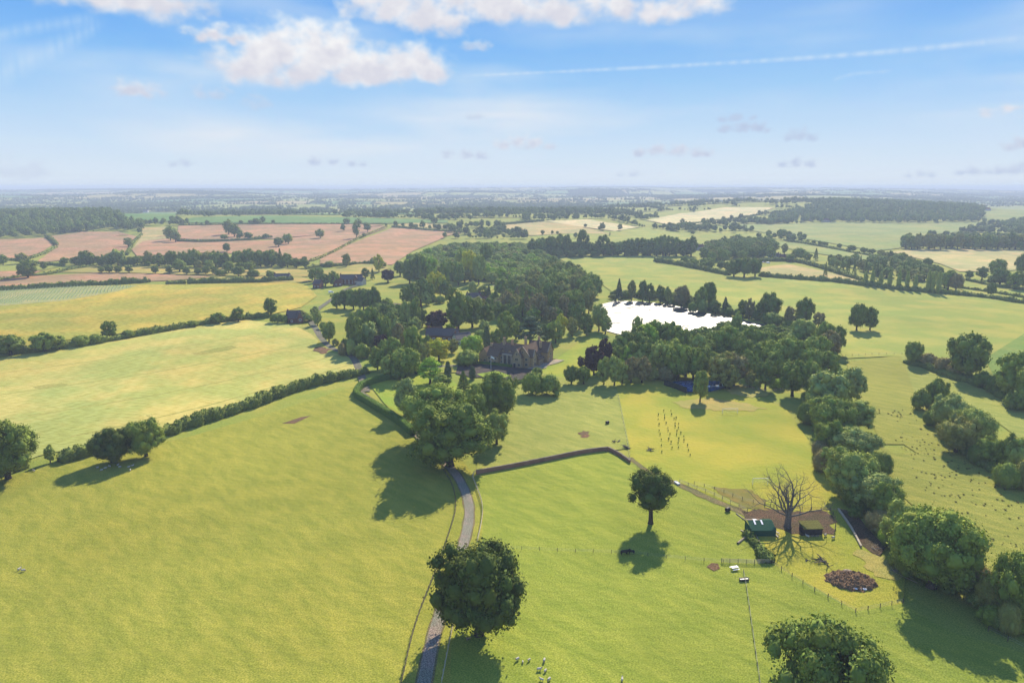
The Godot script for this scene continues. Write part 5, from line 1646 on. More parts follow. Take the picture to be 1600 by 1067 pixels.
	sheet("field", [Vector2(-761.9, -1467.7), Vector2(-727.8, -1495.6), Vector2(-624.9, -1279.7), Vector2(-544.7, -1207.9), Vector2(-441.0, -1037.1), Vector2(-511.9, -965.7), Vector2(-579.7, -1077.7), Vector2(-671.0, -1279.9)], M.soil_tan, 0.145, 20.0, 0.30, 0.12)
	sheet("field", [Vector2(-624.9, -1279.7), Vector2(-544.7, -1207.9), Vector2(-414.4, -1242.5), Vector2(-366.1, -1356.1), Vector2(-279.3, -1556.1), Vector2(-263.3, -1495.7), Vector2(-276.7, -1279.8), Vector2(-262.6, -1000.1), Vector2(-262.0, -916.7), Vector2(-320.3, -982.3), Vector2(-441.0, -1037.1), Vector2(-511.9, -965.7), Vector2(-579.7, -1077.7), Vector2(-636.2, -1220.6)], M.soil_pink, 0.166, 20.0, 0.30, 0.12)
	sheet("field", [Vector2(-707.8, -1510.7), Vector2(-536.7, -1574.3), Vector2(-341.8, -1587.6), Vector2(-282.1, -1572.0), Vector2(-366.1, -1356.1), Vector2(-422.3, -1266.8), Vector2(-565.7, -1255.3), Vector2(-605.2, -1279.7)], M.soil_pink, 0.188, 20.0, 0.20, 0.12)
	sheet("field", [Vector2(-252.5, -1495.7), Vector2(-155.2, -1439.2), Vector2(-97.2, -1385.9), Vector2(-120.0, -1333.0), Vector2(-148.2, -1057.4), Vector2(-149.0, -872.7), Vector2(-200.5, -901.7), Vector2(-241.5, -886.7), Vector2(-255.8, -940.5), Vector2(-267.6, -1096.6), Vector2(-265.2, -1279.9)], M.soil_pink, 0.150, 20.0, 0.20, 0.12)
	sheet("field", [Vector2(-1025.4, -1791.4), Vector2(-1418.8, -2785.0), Vector2(-1195.8, -2622.3), Vector2(-771.8, -1625.3), Vector2(-797.1, -1537.2), Vector2(-869.7, -1590.9)], M.field_green, 0.251, 30.0, 0.20, 0.12)
	sheet("field", [Vector2(-740.4, -1572.7), Vector2(-761.5, -1700.9), Vector2(-628.5, -1848.5), Vector2(-384.1, -1787.6), Vector2(-151.3, -1688.9), Vector2(-145.1, -1618.0), Vector2(-287.8, -1604.7), Vector2(-546.9, -1605.0)], M.field_green, 0.253, 30.0, 0.20, 0.12)
	sheet("field", [Vector2(-265.3, -1556.1), Vector2(-218.0, -1620.4), Vector2(-125.5, -1554.4), Vector2(-113.1, -1481.4), Vector2(-188.1, -1495.7)], M.soil_tan, 0.254, 24.0, 0.20, 0.12)
	sheet("field", [Vector2(-20.9, -1554.2), Vector2(74.0, -1650.7), Vector2(140.3, -1563.4), Vector2(198.0, -1375.2), Vector2(125.6, -1395.8), Vector2(36.1, -1338.2), Vector2(-13.0, -1441.8)], M.soil_tan, 0.176, 18.0, 0.40, 0.12)
	sheet("field", [Vector2(74.7, -1667.7), Vector2(184.7, -1718.5), Vector2(276.5, -1539.8), Vector2(207.7, -1444.0), Vector2(139.0, -1548.7)], M.soil_cream, 0.218, 18.0, 0.40, 0.12)
	sheet("field", [Vector2(35.8, -1325.4), Vector2(125.6, -1395.8), Vector2(207.7, -1444.0), Vector2(290.9, -1542.5), Vector2(350.7, -1392.0), Vector2(274.8, -1066.0), Vector2(207.9, -1044.4), Vector2(153.8, -1063.1), Vector2(64.8, -1022.3), Vector2(32.4, -1021.7)], M.grass_far, 0.159, 18.0, 0.40, 0.12)
	sheet("field", [Vector2(327.7, -1741.7), Vector2(488.5, -2100.7), Vector2(686.4, -2330.3), Vector2(833.8, -2278.3), Vector2(743.1, -2131.5), Vector2(595.4, -1899.3), Vector2(407.0, -1619.7), Vector2(352.6, -1637.8)], M.soil_cream, 0.261, 26.0, 0.40, 0.12)
	sheet("field", [Vector2(533.5, -1699.2), Vector2(619.6, -1726.7), Vector2(818.4, -1825.8), Vector2(974.7, -1811.6), Vector2(1200.3, -1834.0), Vector2(1041.4, -1609.9), Vector2(804.7, -1374.7), Vector2(610.8, -1117.2), Vector2(552.5, -1071.8), Vector2(547.8, -1214.2), Vector2(537.0, -1355.2), Vector2(498.7, -1541.9)], M.field_pale, 0.202, 22.0, 0.10, 0.12)
	sheet("field", [Vector2(551.4, -1050.9), Vector2(639.9, -1106.3), Vector2(728.1, -1119.0), Vector2(816.4, -1074.7), Vector2(648.2, -849.0), Vector2(559.7, -809.3), Vector2(515.5, -809.2), Vector2(542.5, -891.9), Vector2(557.3, -992.4)], M.soil_striped, 0.164, 18.0, 0.08, 0.12)
	sheet("field", [Vector2(462.8, -1236.3), Vector2(492.0, -1211.7), Vector2(503.4, -1030.0), Vector2(502.3, -922.9), Vector2(458.3, -862.3), Vector2(459.2, -955.8), Vector2(434.0, -1091.0), Vector2(434.5, -1159.5)], M.field_pale, 0.166, 18.0, 0.10, 0.12)
	sheet("field", [Vector2(288.2, -834.1), Vector2(347.7, -890.7), Vector2(360.6, -808.7), Vector2(361.2, -719.5), Vector2(332.8, -729.5), Vector2(281.6, -772.6)], M.soil_tan, 0.167, 16.0, 0.20, 0.12)
	sheet("field", [Vector2(446.7, -719.6), Vector2(486.1, -740.2), Vector2(486.2, -664.2), Vector2(506.0, -612.8), Vector2(442.1, -532.8), Vector2(437.1, -595.0), Vector2(421.0, -647.5)], M.grass_far, 0.169, 16.0, 0.20, 0.12)
	sheet("field", [Vector2(1234.0, -1873.3), Vector2(2190.1, -3292.8), Vector2(2578.1, -3611.8), Vector2(2652.2, -3300.8), Vector2(1530.1, -1897.1), Vector2(1246.4, -1736.1)], M.field_pale, 0.270, 26.0, 0.10, 0.12)
	sheet("meadow", [Vector2(-117.6, -407.2), Vector2(-124.1, -453.7), Vector2(-145.7, -526.7), Vector2(-144.5, -551.1), Vector2(-109.2, -565.2), Vector2(-95.2, -592.7), Vector2(-99.5, -680.5), Vector2(-65.6, -718.4), Vector2(-27.0, -738.9), Vector2(-15.4, -672.0), Vector2(-32.7, -593.9), Vector2(-74.3, -502.9), Vector2(-68.1, -418.1), Vector2(-86.4, -384.9), Vector2(-103.6, -396.5)], M.grass_mid, 0.102, 10.0, 0.00, 0.12)
	sheet("meadow", [Vector2(-86.4, -384.9), Vector2(-68.1, -418.1), Vector2(-74.3, -502.9), Vector2(-32.7, -593.9), Vector2(32.8, -594.5), Vector2(62.0, -561.9), Vector2(53.3, -459.5), Vector2(25.4, -387.6), Vector2(-16.8, -358.8), Vector2(-52.9, -351.7), Vector2(-77.2, -357.4)], M.grass_mid, 0.104, 10.0, 0.00, 0.12)
	sheet("gravel_bank", [Vector2(-109.2, -565.2), Vector2(-103.7, -578.7), Vector2(-91.5, -579.0), Vector2(-83.3, -566.0), Vector2(-102.9, -559.0)], M.gravel, 0.175, 6.0, 0.00, 0.12)
	sheet("pond", [Vector2(-18.9, -690.0), Vector2(0.0, -704.1), Vector2(7.6, -690.0), Vector2(0.0, -672.1), Vector2(-15.4, -672.0)], M.water, 0.197, 10.0, 0.00, 0.12)
	sheet("pond", [Vector2(24.3, -663.6), Vector2(49.2, -672.3), Vector2(53.6, -651.1), Vector2(29.4, -642.9)], M.water, 0.198, 10.0, 0.00, 0.12)
	sheet("lake", [Vector2(64.5, -555.8), Vector2(75.4, -577.9), Vector2(88.5, -594.7), Vector2(108.6, -591.3), Vector2(127.5, -578.0), Vector2(140.7, -556.0), Vector2(151.5, -529.9), Vector2(165.2, -511.2), Vector2(180.1, -486.6), Vector2(186.4, -462.1), Vector2(169.0, -443.7), Vector2(146.7, -451.6), Vector2(125.7, -443.6), Vector2(103.0, -443.5), Vector2(82.4, -443.5), Vector2(68.8, -457.6), Vector2(63.9, -466.0), Vector2(66.6, -493.5), Vector2(66.1, -526.9)], M.water, 0.110, 20.0, 0.00, 0.12)
	ribbon("verge", [Vector2(-18.1, -106.9), Vector2(-17.3, -120.6), Vector2(-17.0, -134.0), Vector2(-15.5, -153.7), Vector2(-13.4, -172.8), Vector2(-12.6, -190.8), Vector2(-14.0, -204.7), Vector2(-17.9, -220.0), Vector2(-22.3, -230.5), Vector2(-30.5, -247.6), Vector2(-41.3, -270.3), Vector2(-54.0, -291.6), Vector2(-66.1, -310.2), Vector2(-72.0, -320.3)], 3.50, M.track, 0.112, 2.0, 0.10)
	ribbon("drive", [Vector2(-18.1, -106.9), Vector2(-17.3, -120.6), Vector2(-17.0, -134.0), Vector2(-15.5, -153.7), Vector2(-13.4, -172.8), Vector2(-12.6, -190.8), Vector2(-14.0, -204.7), Vector2(-17.9, -220.0), Vector2(-22.3, -230.5), Vector2(-30.5, -247.6), Vector2(-41.3, -270.3), Vector2(-54.0, -291.6), Vector2(-66.1, -310.2), Vector2(-72.0, -320.3), Vector2(-72.6, -328.9), Vector2(-70.0, -338.0)], 2.70, M.asphalt, 0.113, 2.0, 0.03)
	ribbon("drive", [Vector2(-70.0, -338.0), Vector2(-62.5, -350.2), Vector2(-50.8, -360.8), Vector2(-34.6, -369.3), Vector2(-13.9, -369.7)], 3.10, M.asphalt, 0.115, 3.0, 0.00)
	sheet("forecourt", [Vector2(-29.4, -369.4), Vector2(-14.1, -375.3), Vector2(6.8, -364.5), Vector2(13.6, -361.9), Vector2(8.1, -344.0), Vector2(0.0, -339.2), Vector2(-8.2, -348.8), Vector2(-19.5, -346.1), Vector2(-29.2, -353.5)], M.gravel_dark, 0.206, 6.0, 0.00, 0.12)
	sheet("lawn", [Vector2(-18.2, -352.4), Vector2(-8.4, -359.0), Vector2(0.0, -348.9), Vector2(-6.5, -343.9), Vector2(-14.7, -346.2)], M.lawn, 0.238, 5.0, 0.00, 0.12)
	ribbon("lane", [Vector2(-69.0, -320.3), Vector2(-89.2, -384.8), Vector2(-106.4, -407.7), Vector2(-119.7, -433.9), Vector2(-134.2, -470.6), Vector2(-144.8, -499.3), Vector2(-152.4, -544.5), Vector2(-154.5, -584.1), Vector2(-157.6, -662.3), Vector2(-151.2, -689.3)], 4.00, M.lane, 0.120, 5.0, 0.00)
	ribbon("track", [Vector2(54.4, -214.9), Vector2(61.8, -203.8), Vector2(68.9, -195.0), Vector2(70.7, -191.6)], 3.00, M.track, 0.121, 3.0, 0.25)
	ribbon("track", [Vector2(42.5, -238.3), Vector2(46.1, -226.6), Vector2(54.4, -214.9)], 2.20, M.track, 0.123, 3.0, 0.25)
	sheet("bare_earth", [Vector2(68.9, -195.0), Vector2(75.4, -197.1), Vector2(84.3, -195.0), Vector2(93.8, -195.0), Vector2(94.7, -190.0), Vector2(90.1, -180.7), Vector2(82.0, -179.3), Vector2(75.3, -183.7), Vector2(68.7, -183.0)], M.earth, 0.124, 4.0, 0.00, 0.12)
	sheet("bare_earth", [Vector2(99.0, -197.2), Vector2(102.5, -195.0), Vector2(101.2, -181.1), Vector2(100.9, -173.6), Vector2(96.0, -168.2), Vector2(95.0, -175.7)], M.earth, 0.126, 4.0, 0.00, 0.12)
	sheet("bare_earth", [Vector2(64.4, -213.4), Vector2(78.1, -211.0), Vector2(77.4, -197.1), Vector2(69.6, -197.1)], M.earth_dry, 0.128, 4.0, 0.00, 0.12)
	sheet("bare_earth", [Vector2(49.8, -163.7), Vector2(51.6, -165.6), Vector2(53.2, -165.3), Vector2(53.0, -162.8), Vector2(51.1, -161.6)], M.earth_pink, 0.129, 2.0, 0.00, 0.12)
	sheet("bare_earth", [Vector2(26.8, -263.8), Vector2(28.9, -267.5), Vector2(31.3, -266.0), Vector2(31.0, -260.9), Vector2(27.8, -258.7)], M.earth_pink, 0.131, 2.0, 0.00, 0.12)
	sheet("bare_earth", [Vector2(-118.2, -403.8), Vector2(-115.7, -414.1), Vector2(-105.6, -404.5), Vector2(-108.7, -394.7)], M.earth_pink, 0.202, 4.0, 0.00, 0.12)
	sheet("bare_earth", [Vector2(-94.3, -274.5), Vector2(-88.8, -282.7), Vector2(-85.3, -284.4), Vector2(-89.1, -274.6)], M.earth_pink, 0.134, 4.0, 0.00, 0.12)
	sheet("dry_grass", [Vector2(104.2, -335.0), Vector2(119.2, -332.8), Vector2(121.9, -318.6), Vector2(110.5, -311.4), Vector2(102.0, -317.5)], M.grass_gold, 0.136, 5.0, 0.00, 0.12)
	sheet("dry_grass", [Vector2(72.3, -305.4), Vector2(91.4, -311.3), Vector2(103.6, -303.5), Vector2(111.8, -294.2), Vector2(94.2, -291.5), Vector2(75.9, -296.0)], M.grass_gold, 0.137, 5.0, 0.00, 0.12)
	sheet("dry_grass", [Vector2(92.5, -172.2), Vector2(98.5, -168.9), Vector2(97.3, -159.5), Vector2(92.1, -158.1), Vector2(90.2, -164.1)], M.grass_gold, 0.139, 5.0, 0.00, 0.12)
	sheet("tennis_court", [Vector2(74.5, -335.0), Vector2(85.0, -340.9), Vector2(105.6, -339.7), Vector2(109.4, -331.6), Vector2(94.2, -321.7), Vector2(82.4, -320.6)], M.court, 0.210, 5.0, 0.00, 0.12)
	sheet("terrace", [Vector2(8.1, -363.6), Vector2(13.4, -360.5), Vector2(18.3, -365.4), Vector2(19.5, -370.4), Vector2(24.8, -375.5), Vector2(29.5, -382.1), Vector2(24.6, -384.7), Vector2(18.1, -376.8), Vector2(14.9, -376.3)], M.paving, 0.34, 4.0)
	farmland()
	# trees, nearest first within each group
	tree("oak", "near", "dark", 56.7, -110.3, 20.1, 21.4, "broad oak cut off by the bottom edge of the photo")
	tree("oak", "near", "deep", -7.2, -135.8, 21.6, 20.8, "huge dense dark green oak beside the drive with sheep by its shadow")
	tree("open", "near", "deep", 40.1, -187.6, 17.9, 15.5, "solitary open oak in the paddock with two black cows in its shade")
	tree("oak", "near", "dark", -167.6, -219.0, 20.5, 20.0, "large oak cut off by the left edge above the pasture")
	tree("oak", "near", "dark", -21.6, -230.5, 23.7, 29.4, "massive dark oak overhanging the drive beside the brick wall")
	tree("broad", "mid", "light", -162.8, -233.3, 6.7, 3.8, "slim young tree between the edge oak and the bushes")
	tree("oak", "near", "deep", -141.0, -233.4, 12.8, 14.0, "broad dark tree over resting sheep, beside the pasture hedge")
	tree("oak", "near", "mid", -131.8, -238.9, 14.5, 13.4, "taller tree with bare trunk at the end of the long pasture hedge")
	tree("broad", "near", "light", -5.8, -251.7, 13.7, 10.2, "small pale tree under the massive drive oak by the meadow")
	tree("oak", "near", "mid", -30.3, -254.3, 21.8, 27.3, "broad oak directly behind the massive oak over the drive")
	tree("broad", "near", "mid", -16.8, -270.4, 18.2, 14.5, "rounded tree between the massive drive oak and the trunk tree")
	tree("oak", "near", "dark", -6.5, -283.4, 20.9, 18.9, "spreading dark tree with visible trunk facing the manor drive")
	tree("broad", "mid", "silver", -45.3, -286.5, 16.9, 12.0, "silvery white leaved tree beside the clipped garden hedge")
	tree("oak", "mid", "mid", 85.1, -305.4, 15.5, 7.5, "single small tree standing in front of the blue tennis court")
	tree("conifer", "mid", "dark", -22.6, -314.8, 12.3, 9.5, "dense conical evergreen beside the two clipped yews")
	tree("broad", "mid", "mid", -33.3, -320.9, 8.8, 10.3, "leafy tree below the flat yellow green tree on the lawn")
	tree("cedar", "mid", "lime", -40.3, -334.0, 13.6, 15.7, "flat topped bright green tree on the lawn inside the hedge")
	tree("column", "mid", "needle", -31.7, -336.4, 11.4, 4.8, "taller dark clipped yew column on the front lawn")
	tree("column", "mid", "needle", -20.0, -343.7, 6.7, 4.2, "shorter dark clipped yew column beside the forecourt")
	place("in the bushes below the manor terrace", "bushes below the terrace")
	t("bush mid mid",17.3,-316.2,10.8,12.0,0,-2)
	t("bush mid mid",9.6,-317.1,12.1,12.0,0,-1)
	t("bush mid dark",13.1,-349.0,5.4,5.9,0,0)
	place("by the copper beech at the lawn edge", "lawn edge trees")
	t("oak mid dark",29.3,-334.8,9.8,8.2,0,-1)
	t("oak mid dark",35.3,-334.8,9.1,8.2,0,-2)
	place("in the clump between lawn and lake", "trees between the lawn and the lake")
	t("broad mid light",50.2,-332.6,15.8,8.8,0,2)
	t("broad mid light",45.4,-334.9,14.6,7.6,0,1)
	t("broad mid light",54.3,-334.9,12.0,6.3,-1,-1)
	t("broad mid brown",59.1,-337.3,13.4,8.3,-1,0)
	t("broad mid brown",64.5,-337.3,14.0,9.5,0,0)
	t("oak mid mid",90.9,-341.3,18.0,13.0,0,6)
	t("bush mid olive",70.8,-342.0,7.0,8.4,-1,0)
	t("bush mid brown",77.3,-342.1,8.0,9.7,-1,0)
	t("oak mid mid",83.5,-342.6,19.0,15.0,1,0)
	t("oak mid mid",81.6,-350.1,14.0,13.0,0,4)
	t("broad mid light",75.4,-350.1,20.0,13.0,1,0)
	t("oak mid dark",89.4,-350.1,15.0,14.0,0,5)
	t("oak mid copper",42.3,-351.7,15.6,11.2,0,-1)
	t("oak mid dark",98.7,-353.1,15.0,13.0,0,6)
	t("broad mid mid",70.1,-354.3,12.0,9.0,-1,-2)
	t("broad mid light",66.3,-355.8,13.0,9.0,-1,-2)
	t("broad mid lime",61.5,-358.9,14.0,10.0,0,0)
	t("oak mid dark",63.7,-360.8,17.0,14.0,0,2)
	t("oak mid dark",70.4,-361.0,18.0,14.0,0,4)
	t("oak mid mid",84.5,-361.1,18.0,13.0,0,5)
	t("oak mid copper",49.3,-362.2,17.4,8.2,0,-2)
	t("broad mid copper",37.1,-366.2,6.7,4.8,-1,0)
	t("broad mid mid",57.5,-368.0,13.0,10.0,-1,-1)
	t("broad mid light",103.5,-382.4,16.0,11.0,0,4)
	t("oak mid mid",60.5,-383.1,14.0,12.0,0,1)
	t("oak mid dark",64.7,-388.0,17.0,16.0,0,1)
	t("oak mid dark",71.2,-392.3,18.0,16.0,0,3)
	t("broad mid mid",95.6,-394.3,18.0,12.0,0,-1)
	t("broad mid mid",100.3,-396.9,16.0,9.0,0,-2)
	t("oak mid lime",79.2,-404.0,18.0,15.0,0,0)
	t("oak mid mid",93.5,-408.1,18.0,16.0,0,3)
	t("oak mid mid",88.0,-414.2,18.0,15.0,0,2)
	t("broad mid light",78.0,-429.3,18.0,8.0,0,3)
	place("in the wood south of the lake", "trees south of the lake")
	t("broad mid olive",102.0,-331.5,18.0,15.0,0,0)
	t("broad mid brown",108.7,-333.1,17.0,15.0,0,-1)
	t("broad mid mid",159.6,-343.1,15.0,12.0,0,-2)
	t("oak mid mid",152.1,-345.9,16.0,13.0,0,8)
	t("broad mid mid",121.1,-347.3,15.0,10.0,0,-1)
	t("oak mid mid",134.3,-347.3,15.0,12.0,0,5)
	t("broad mid mid",102.9,-350.1,13.0,10.0,-1,0)
	t("oak mid mid",141.0,-356.5,19.0,16.0,1,2)
	t("oak mid mid",149.6,-359.6,18.0,13.0,0,7)
	t("oak mid mid",131.4,-362.3,15.0,13.0,0,2)
	t("oak mid mid",161.0,-363.0,19.0,17.0,1,3)
	t("oak mid dark",124.5,-364.2,17.0,13.0,0,-1)
	t("oak mid mid",138.8,-368.9,16.0,13.0,0,4)
	t("oak mid mid",155.3,-380.4,15.0,11.0,0,6)
	t("broad mid brown",176.0,-381.6,18.0,13.0,0,-2)
	t("oak mid mid",121.0,-389.3,19.0,17.0,1,1)
	t("oak mid mid",147.3,-394.6,15.0,13.0,0,3)
	t("oak mid mid",139.4,-399.6,17.0,14.0,0,1)
	t("oak mid dark",187.8,-399.6,17.0,13.0,0,-2)
	t("oak mid mid",185.4,-406.2,18.0,14.0,0,9)
	t("bush mid mid",162.9,-416.4,9.0,13.0,-1,0)
	t("bush mid light",171.4,-420.2,9.0,12.0,-1,0)
	t("oak mid light",178.4,-421.9,17.0,17.0,0,0)
	t("bush mid dark",140.2,-445.6,8.0,12.0,-1,0)
	t("broad mid light",146.0,-449.2,17.0,8.0,0,0)
	place("along the far side of the sports field", "trees along the sports field")
	t("bush mid dark",132.5,-301.6,7.1,7.4,0,0)
	t("oak mid dark",130.7,-315.4,17.2,14.9,1,0)
	t("oak mid mid",140.3,-318.6,16.1,11.4,0,0)
	t("broad mid olive",104.6,-326.0,13.3,10.5,0,-1)
	t("broad mid dark",121.9,-326.1,15.2,10.2,0,0)
	t("bush mid mid",117.7,-328.3,4.5,6.8,-1,0)
	t("bush mid lime",128.8,-328.3,5.1,6.8,-1,0)
	t("broad mid olive",115.6,-329.4,8.7,6.2,0,-2)
	place("on the north shore of the lake", "trees on the north shore of the lake")
	t("broad mid brown",211.7,-477.4,11.7,8.8,0,4)
	t("bush mid dark",182.8,-486.6,10.0,15.3,-1,2)
	t("broad mid brown",195.4,-486.7,14.1,9.0,0,3)
	t("bush mid dark",201.7,-486.7,8.2,8.1,-1,3)
	t("oak mid dark",207.7,-491.4,19.3,13.6,1,3)
	t("broad mid dark",179.5,-506.1,13.2,7.5,0,6)
	t("oak mid dark",187.9,-506.2,20.7,17.8,1,2)
	t("broad mid brown",175.1,-511.3,15.7,8.0,0,2)
	t("broad mid dark",171.6,-516.5,14.4,8.1,0,5)
	t("broad mid dark",156.2,-532.7,10.9,8.8,0,4)
	t("conifer mid needle",163.5,-532.7,13.4,8.8,0,0)
	t("bush mid mid",139.9,-538.3,9.0,7.9,-1,0)
	t("bush mid light",147.8,-538.3,11.0,7.9,0,0)
	t("broad mid mid",147.9,-544.1,19.7,11.0,1,0)
	t("broad mid brown",137.0,-562.1,18.7,14.5,0,1)
	t("oak mid dark",158.8,-562.1,21.8,13.4,1,1)
	t("bush mid dark",130.7,-568.3,7.4,7.3,-1,1)
	t("broad mid light",129.8,-581.3,14.5,6.4,0,0)
	t("broad mid dark",125.3,-587.9,15.2,8.6,0,3)
	t("conifer mid needle",90.7,-591.3,20.2,9.2,1,0)
	t("broad mid dark",116.8,-591.3,16.9,8.1,0,2)
	t("broad mid olive",102.1,-594.7,18.1,8.2,0,0)
	t("broad mid dark",111.4,-594.7,18.6,8.7,0,1)
	place("in the lakeside group right of the manor", "trees between manor and lake")
	t("broad mid dark",20.7,-427.7,12.2,8.0,0,1)
	t("broad mid mid",27.1,-427.8,15.4,10.3,0,0)
	t("broad mid yellow",31.7,-443.0,16.3,9.1,0,0)
	t("broad mid olive",39.0,-447.1,13.5,8.3,0,0)
	t("broad mid dark",49.0,-451.2,14.9,10.1,0,3)
	t("broad mid lime",25.3,-455.1,8.6,5.9,-1,0)
	t("broad mid light",62.0,-457.5,12.5,9.3,0,0)
	t("oak mid light",59.0,-468.2,18.4,11.3,0,0)
	t("broad mid dark",45.7,-470.2,18.1,10.5,0,2)
	t("broad mid mid",48.6,-526.8,21.5,15.5,1,0)
	t("broad mid olive",58.9,-532.4,19.8,10.8,1,0)
	place("behind the manor roof", "trees behind the manor")
	t("column mid needle",-14.7,-402.8,16.1,5.6,0,0)
	t("broad mid mid",-9.2,-411.2,12.9,9.2,-1,-1)
	t("cedar mid needle",11.3,-420.3,18.3,21.9,0,0)
	t("broad mid mid",-3.9,-423.6,21.2,13.4,1,0)
	t("broad mid mid",2.4,-438.7,12.4,9.0,-1,-2)
	t("broad mid light",-18.7,-458.4,9.1,7.7,-1,0)
	t("broad mid dark",-9.3,-504.9,14.1,10.3,0,0)
	t("conifer mid brown",10.3,-505.3,22.6,12.1,1,0)
	t("broad mid brown",21.5,-505.4,20.7,10.3,0,2)
	t("broad mid dark",29.9,-505.5,21.6,9.3,1,0)
	t("broad mid brown",37.7,-510.7,19.0,9.4,0,3)
	t("conifer mid needle",26.2,-515.8,18.2,5.7,0,0)
	t("broad mid brown",-3.3,-518.1,19.3,11.5,0,1)
	t("broad mid olive",3.9,-526.3,16.6,9.7,0,0)
	place("beside the stable yard", "trees beside the stable yard")
	t("bush mid mid",-23.7,-372.3,8.9,14.6,0,-2)
	t("broad mid yellow",-40.6,-380.5,13.5,15.7,0,0)
	t("oak mid lime",-23.1,-393.0,12.4,13.9,0,0)
	t("broad mid olive",-35.0,-399.0,9.1,8.9,0,-1)
	t("bush mid dark",-50.3,-408.4,9.3,6.1,0,0)
	t("bush mid mid",-19.5,-438.2,6.6,10.6,-1,-2)
	t("broad mid light",-64.4,-456.8,11.2,10.2,0,-1)
	t("broad mid dark",-36.0,-462.1,29.8,18.8,1,-1)
	t("oak mid copper",-51.0,-470.3,13.2,18.3,0,0)
	t("bush mid yellow",-56.3,-474.6,2.7,7.9,-1,0)
	t("bush mid lime",-42.2,-475.2,3.1,7.9,-1,0)
	t("oak mid dark",-27.3,-475.6,22.2,17.6,1,0)
	t("broad mid dark",-17.8,-480.5,18.0,12.5,1,-2)
	t("broad mid olive",-25.5,-531.3,13.4,11.8,0,-2)
	t("broad mid light",-69.8,-566.4,12.6,9.4,0,-2)
	t("bush mid mid",-59.7,-579.8,7.5,9.6,0,-1)
	t("conifer mid mid",-74.9,-586.2,13.0,6.5,0,0)
	t("bush mid mid",-66.8,-586.4,6.5,7.5,-1,-1)
	place("in the group before the far pond", "trees before the far pond")
	t("broad mid light",-72.2,-469.5,20.6,8.7,0,0)
	t("broad mid mid",-66.7,-474.2,22.2,9.7,1,0)
	t("broad mid dark",-62.1,-479.0,13.5,8.0,0,3)
	t("conifer mid copper",-63.5,-483.6,19.0,6.3,0,0)
	t("broad mid dark",-80.2,-566.1,19.9,12.5,0,1)
	t("broad mid mid",-87.4,-572.4,15.9,10.5,0,0)
	t("broad mid dark",-68.5,-572.9,20.1,11.6,0,4)
	t("broad mid dark",-76.3,-593.1,20.8,13.1,0,2)
	t("conifer mid needle",-19.9,-601.1,13.3,6.6,0,0)
	t("broad mid dark",-58.0,-607.8,17.9,12.3,0,5)
	t("bush mid dark",-30.7,-608.1,7.9,10.0,-1,0)
	t("broad mid dark",-24.0,-608.2,11.2,13.4,-1,0)
	t("broad mid yellow",-69.9,-615.0,22.6,13.5,1,-1)
	t("broad mid yellow",-63.2,-615.1,23.2,12.4,1,-2)
	t("oak mid mid",-8.6,-623.2,17.2,17.1,0,0)
	t("oak mid dark",3.4,-623.3,14.9,14.9,0,0)
	t("broad mid light",-35.8,-630.7,12.8,9.2,-1,0)
	place("in the tall copse beside the lane", "trees in the copse beside the lane")
	t("broad mid light",-63.2,-342.9,12.9,7.1,0,-1)
	t("bush mid dark",-58.1,-343.0,6.7,9.7,-1,-2)
	t("oak mid mid",-54.6,-345.5,15.7,16.9,0,-2)
	t("broad mid light",-49.6,-351.8,13.6,5.9,0,-2)
	t("broad mid mid",-71.0,-360.2,13.2,8.8,0,-1)
	t("broad mid olive",-46.5,-364.9,15.1,7.5,0,0)
	t("broad mid mid",-64.5,-365.8,16.8,12.3,0,-2)
	t("broad mid mid",-53.9,-371.6,22.7,12.5,1,0)
	t("bush mid mid",-84.2,-385.0,9.6,9.4,-1,0)
	t("bush mid brown",-97.0,-390.5,8.2,5.1,-1,0)
	t("bush mid light",-91.6,-390.8,10.8,6.6,-1,0)
	t("bush mid dark",-96.3,-396.8,9.8,6.7,-1,-1)
	t("oak mid dark",-89.0,-397.1,17.7,9.6,0,0)
	t("broad mid copper",-75.7,-397.7,12.1,8.9,0,0)
	t("broad mid brown",-66.1,-398.0,18.1,8.9,0,0)
	t("oak mid silver",-84.3,-403.8,17.6,12.8,0,0)
	t("broad mid silver",-68.3,-404.4,21.4,6.8,1,0)
	t("oak mid mid",-95.9,-416.8,20.5,10.9,1,0)
	t("oak mid mid",-77.0,-417.7,18.2,9.3,0,-1)
	t("oak mid dark",-84.6,-420.9,23.8,14.9,1,0)
	place("of the round copse by the lane bend", "round copse by the lane bend")
	t("oak mid dark",-115.4,-540.0,19.0,13.9,0,2)
	t("oak mid dark",-107.5,-540.3,19.5,12.9,0,3)
	t("oak mid mid",-125.3,-548.7,16.8,13.1,0,0)
	t("broad mid mid",-139.0,-551.3,13.8,11.2,0,0)
	t("oak mid dark",-133.0,-551.5,15.8,13.2,0,1)
	place("beside the narrow lane", "trees along the lane")
	t("bush mid olive",-107.0,-416.3,4.8,4.7,0,0)
	t("oak mid mid",-113.5,-426.7,12.9,10.3,0,0)
	t("bush mid mid",-127.5,-466.5,5.3,6.0,0,0)
	t("broad mid light",-135.0,-479.9,10.8,7.1,0,0)
	t("bush mid light",-145.7,-499.2,5.6,7.4,0,0)
	t("broad mid silver",-143.5,-504.6,9.4,7.5,0,0)
	place("near the cottage at the field corner", "trees near the corner cottage")
	t("bush mid dark",-166.0,-487.8,7.3,10.8,0,0)
	t("bush mid mid",-160.6,-488.1,6.4,7.2,0,0)
	t("bush mid light",-146.1,-494.0,6.5,8.2,0,0)
	t("broad mid olive",-151.2,-498.9,7.5,7.4,0,0)
	t("broad mid dark",-179.6,-516.5,14.0,11.4,0,0)
	place("in the hedge between the wheat and barley", "trees in the hedge between two crops")
	t("oak mid dark",-284.1,-388.1,12.2,17.4,1,0)
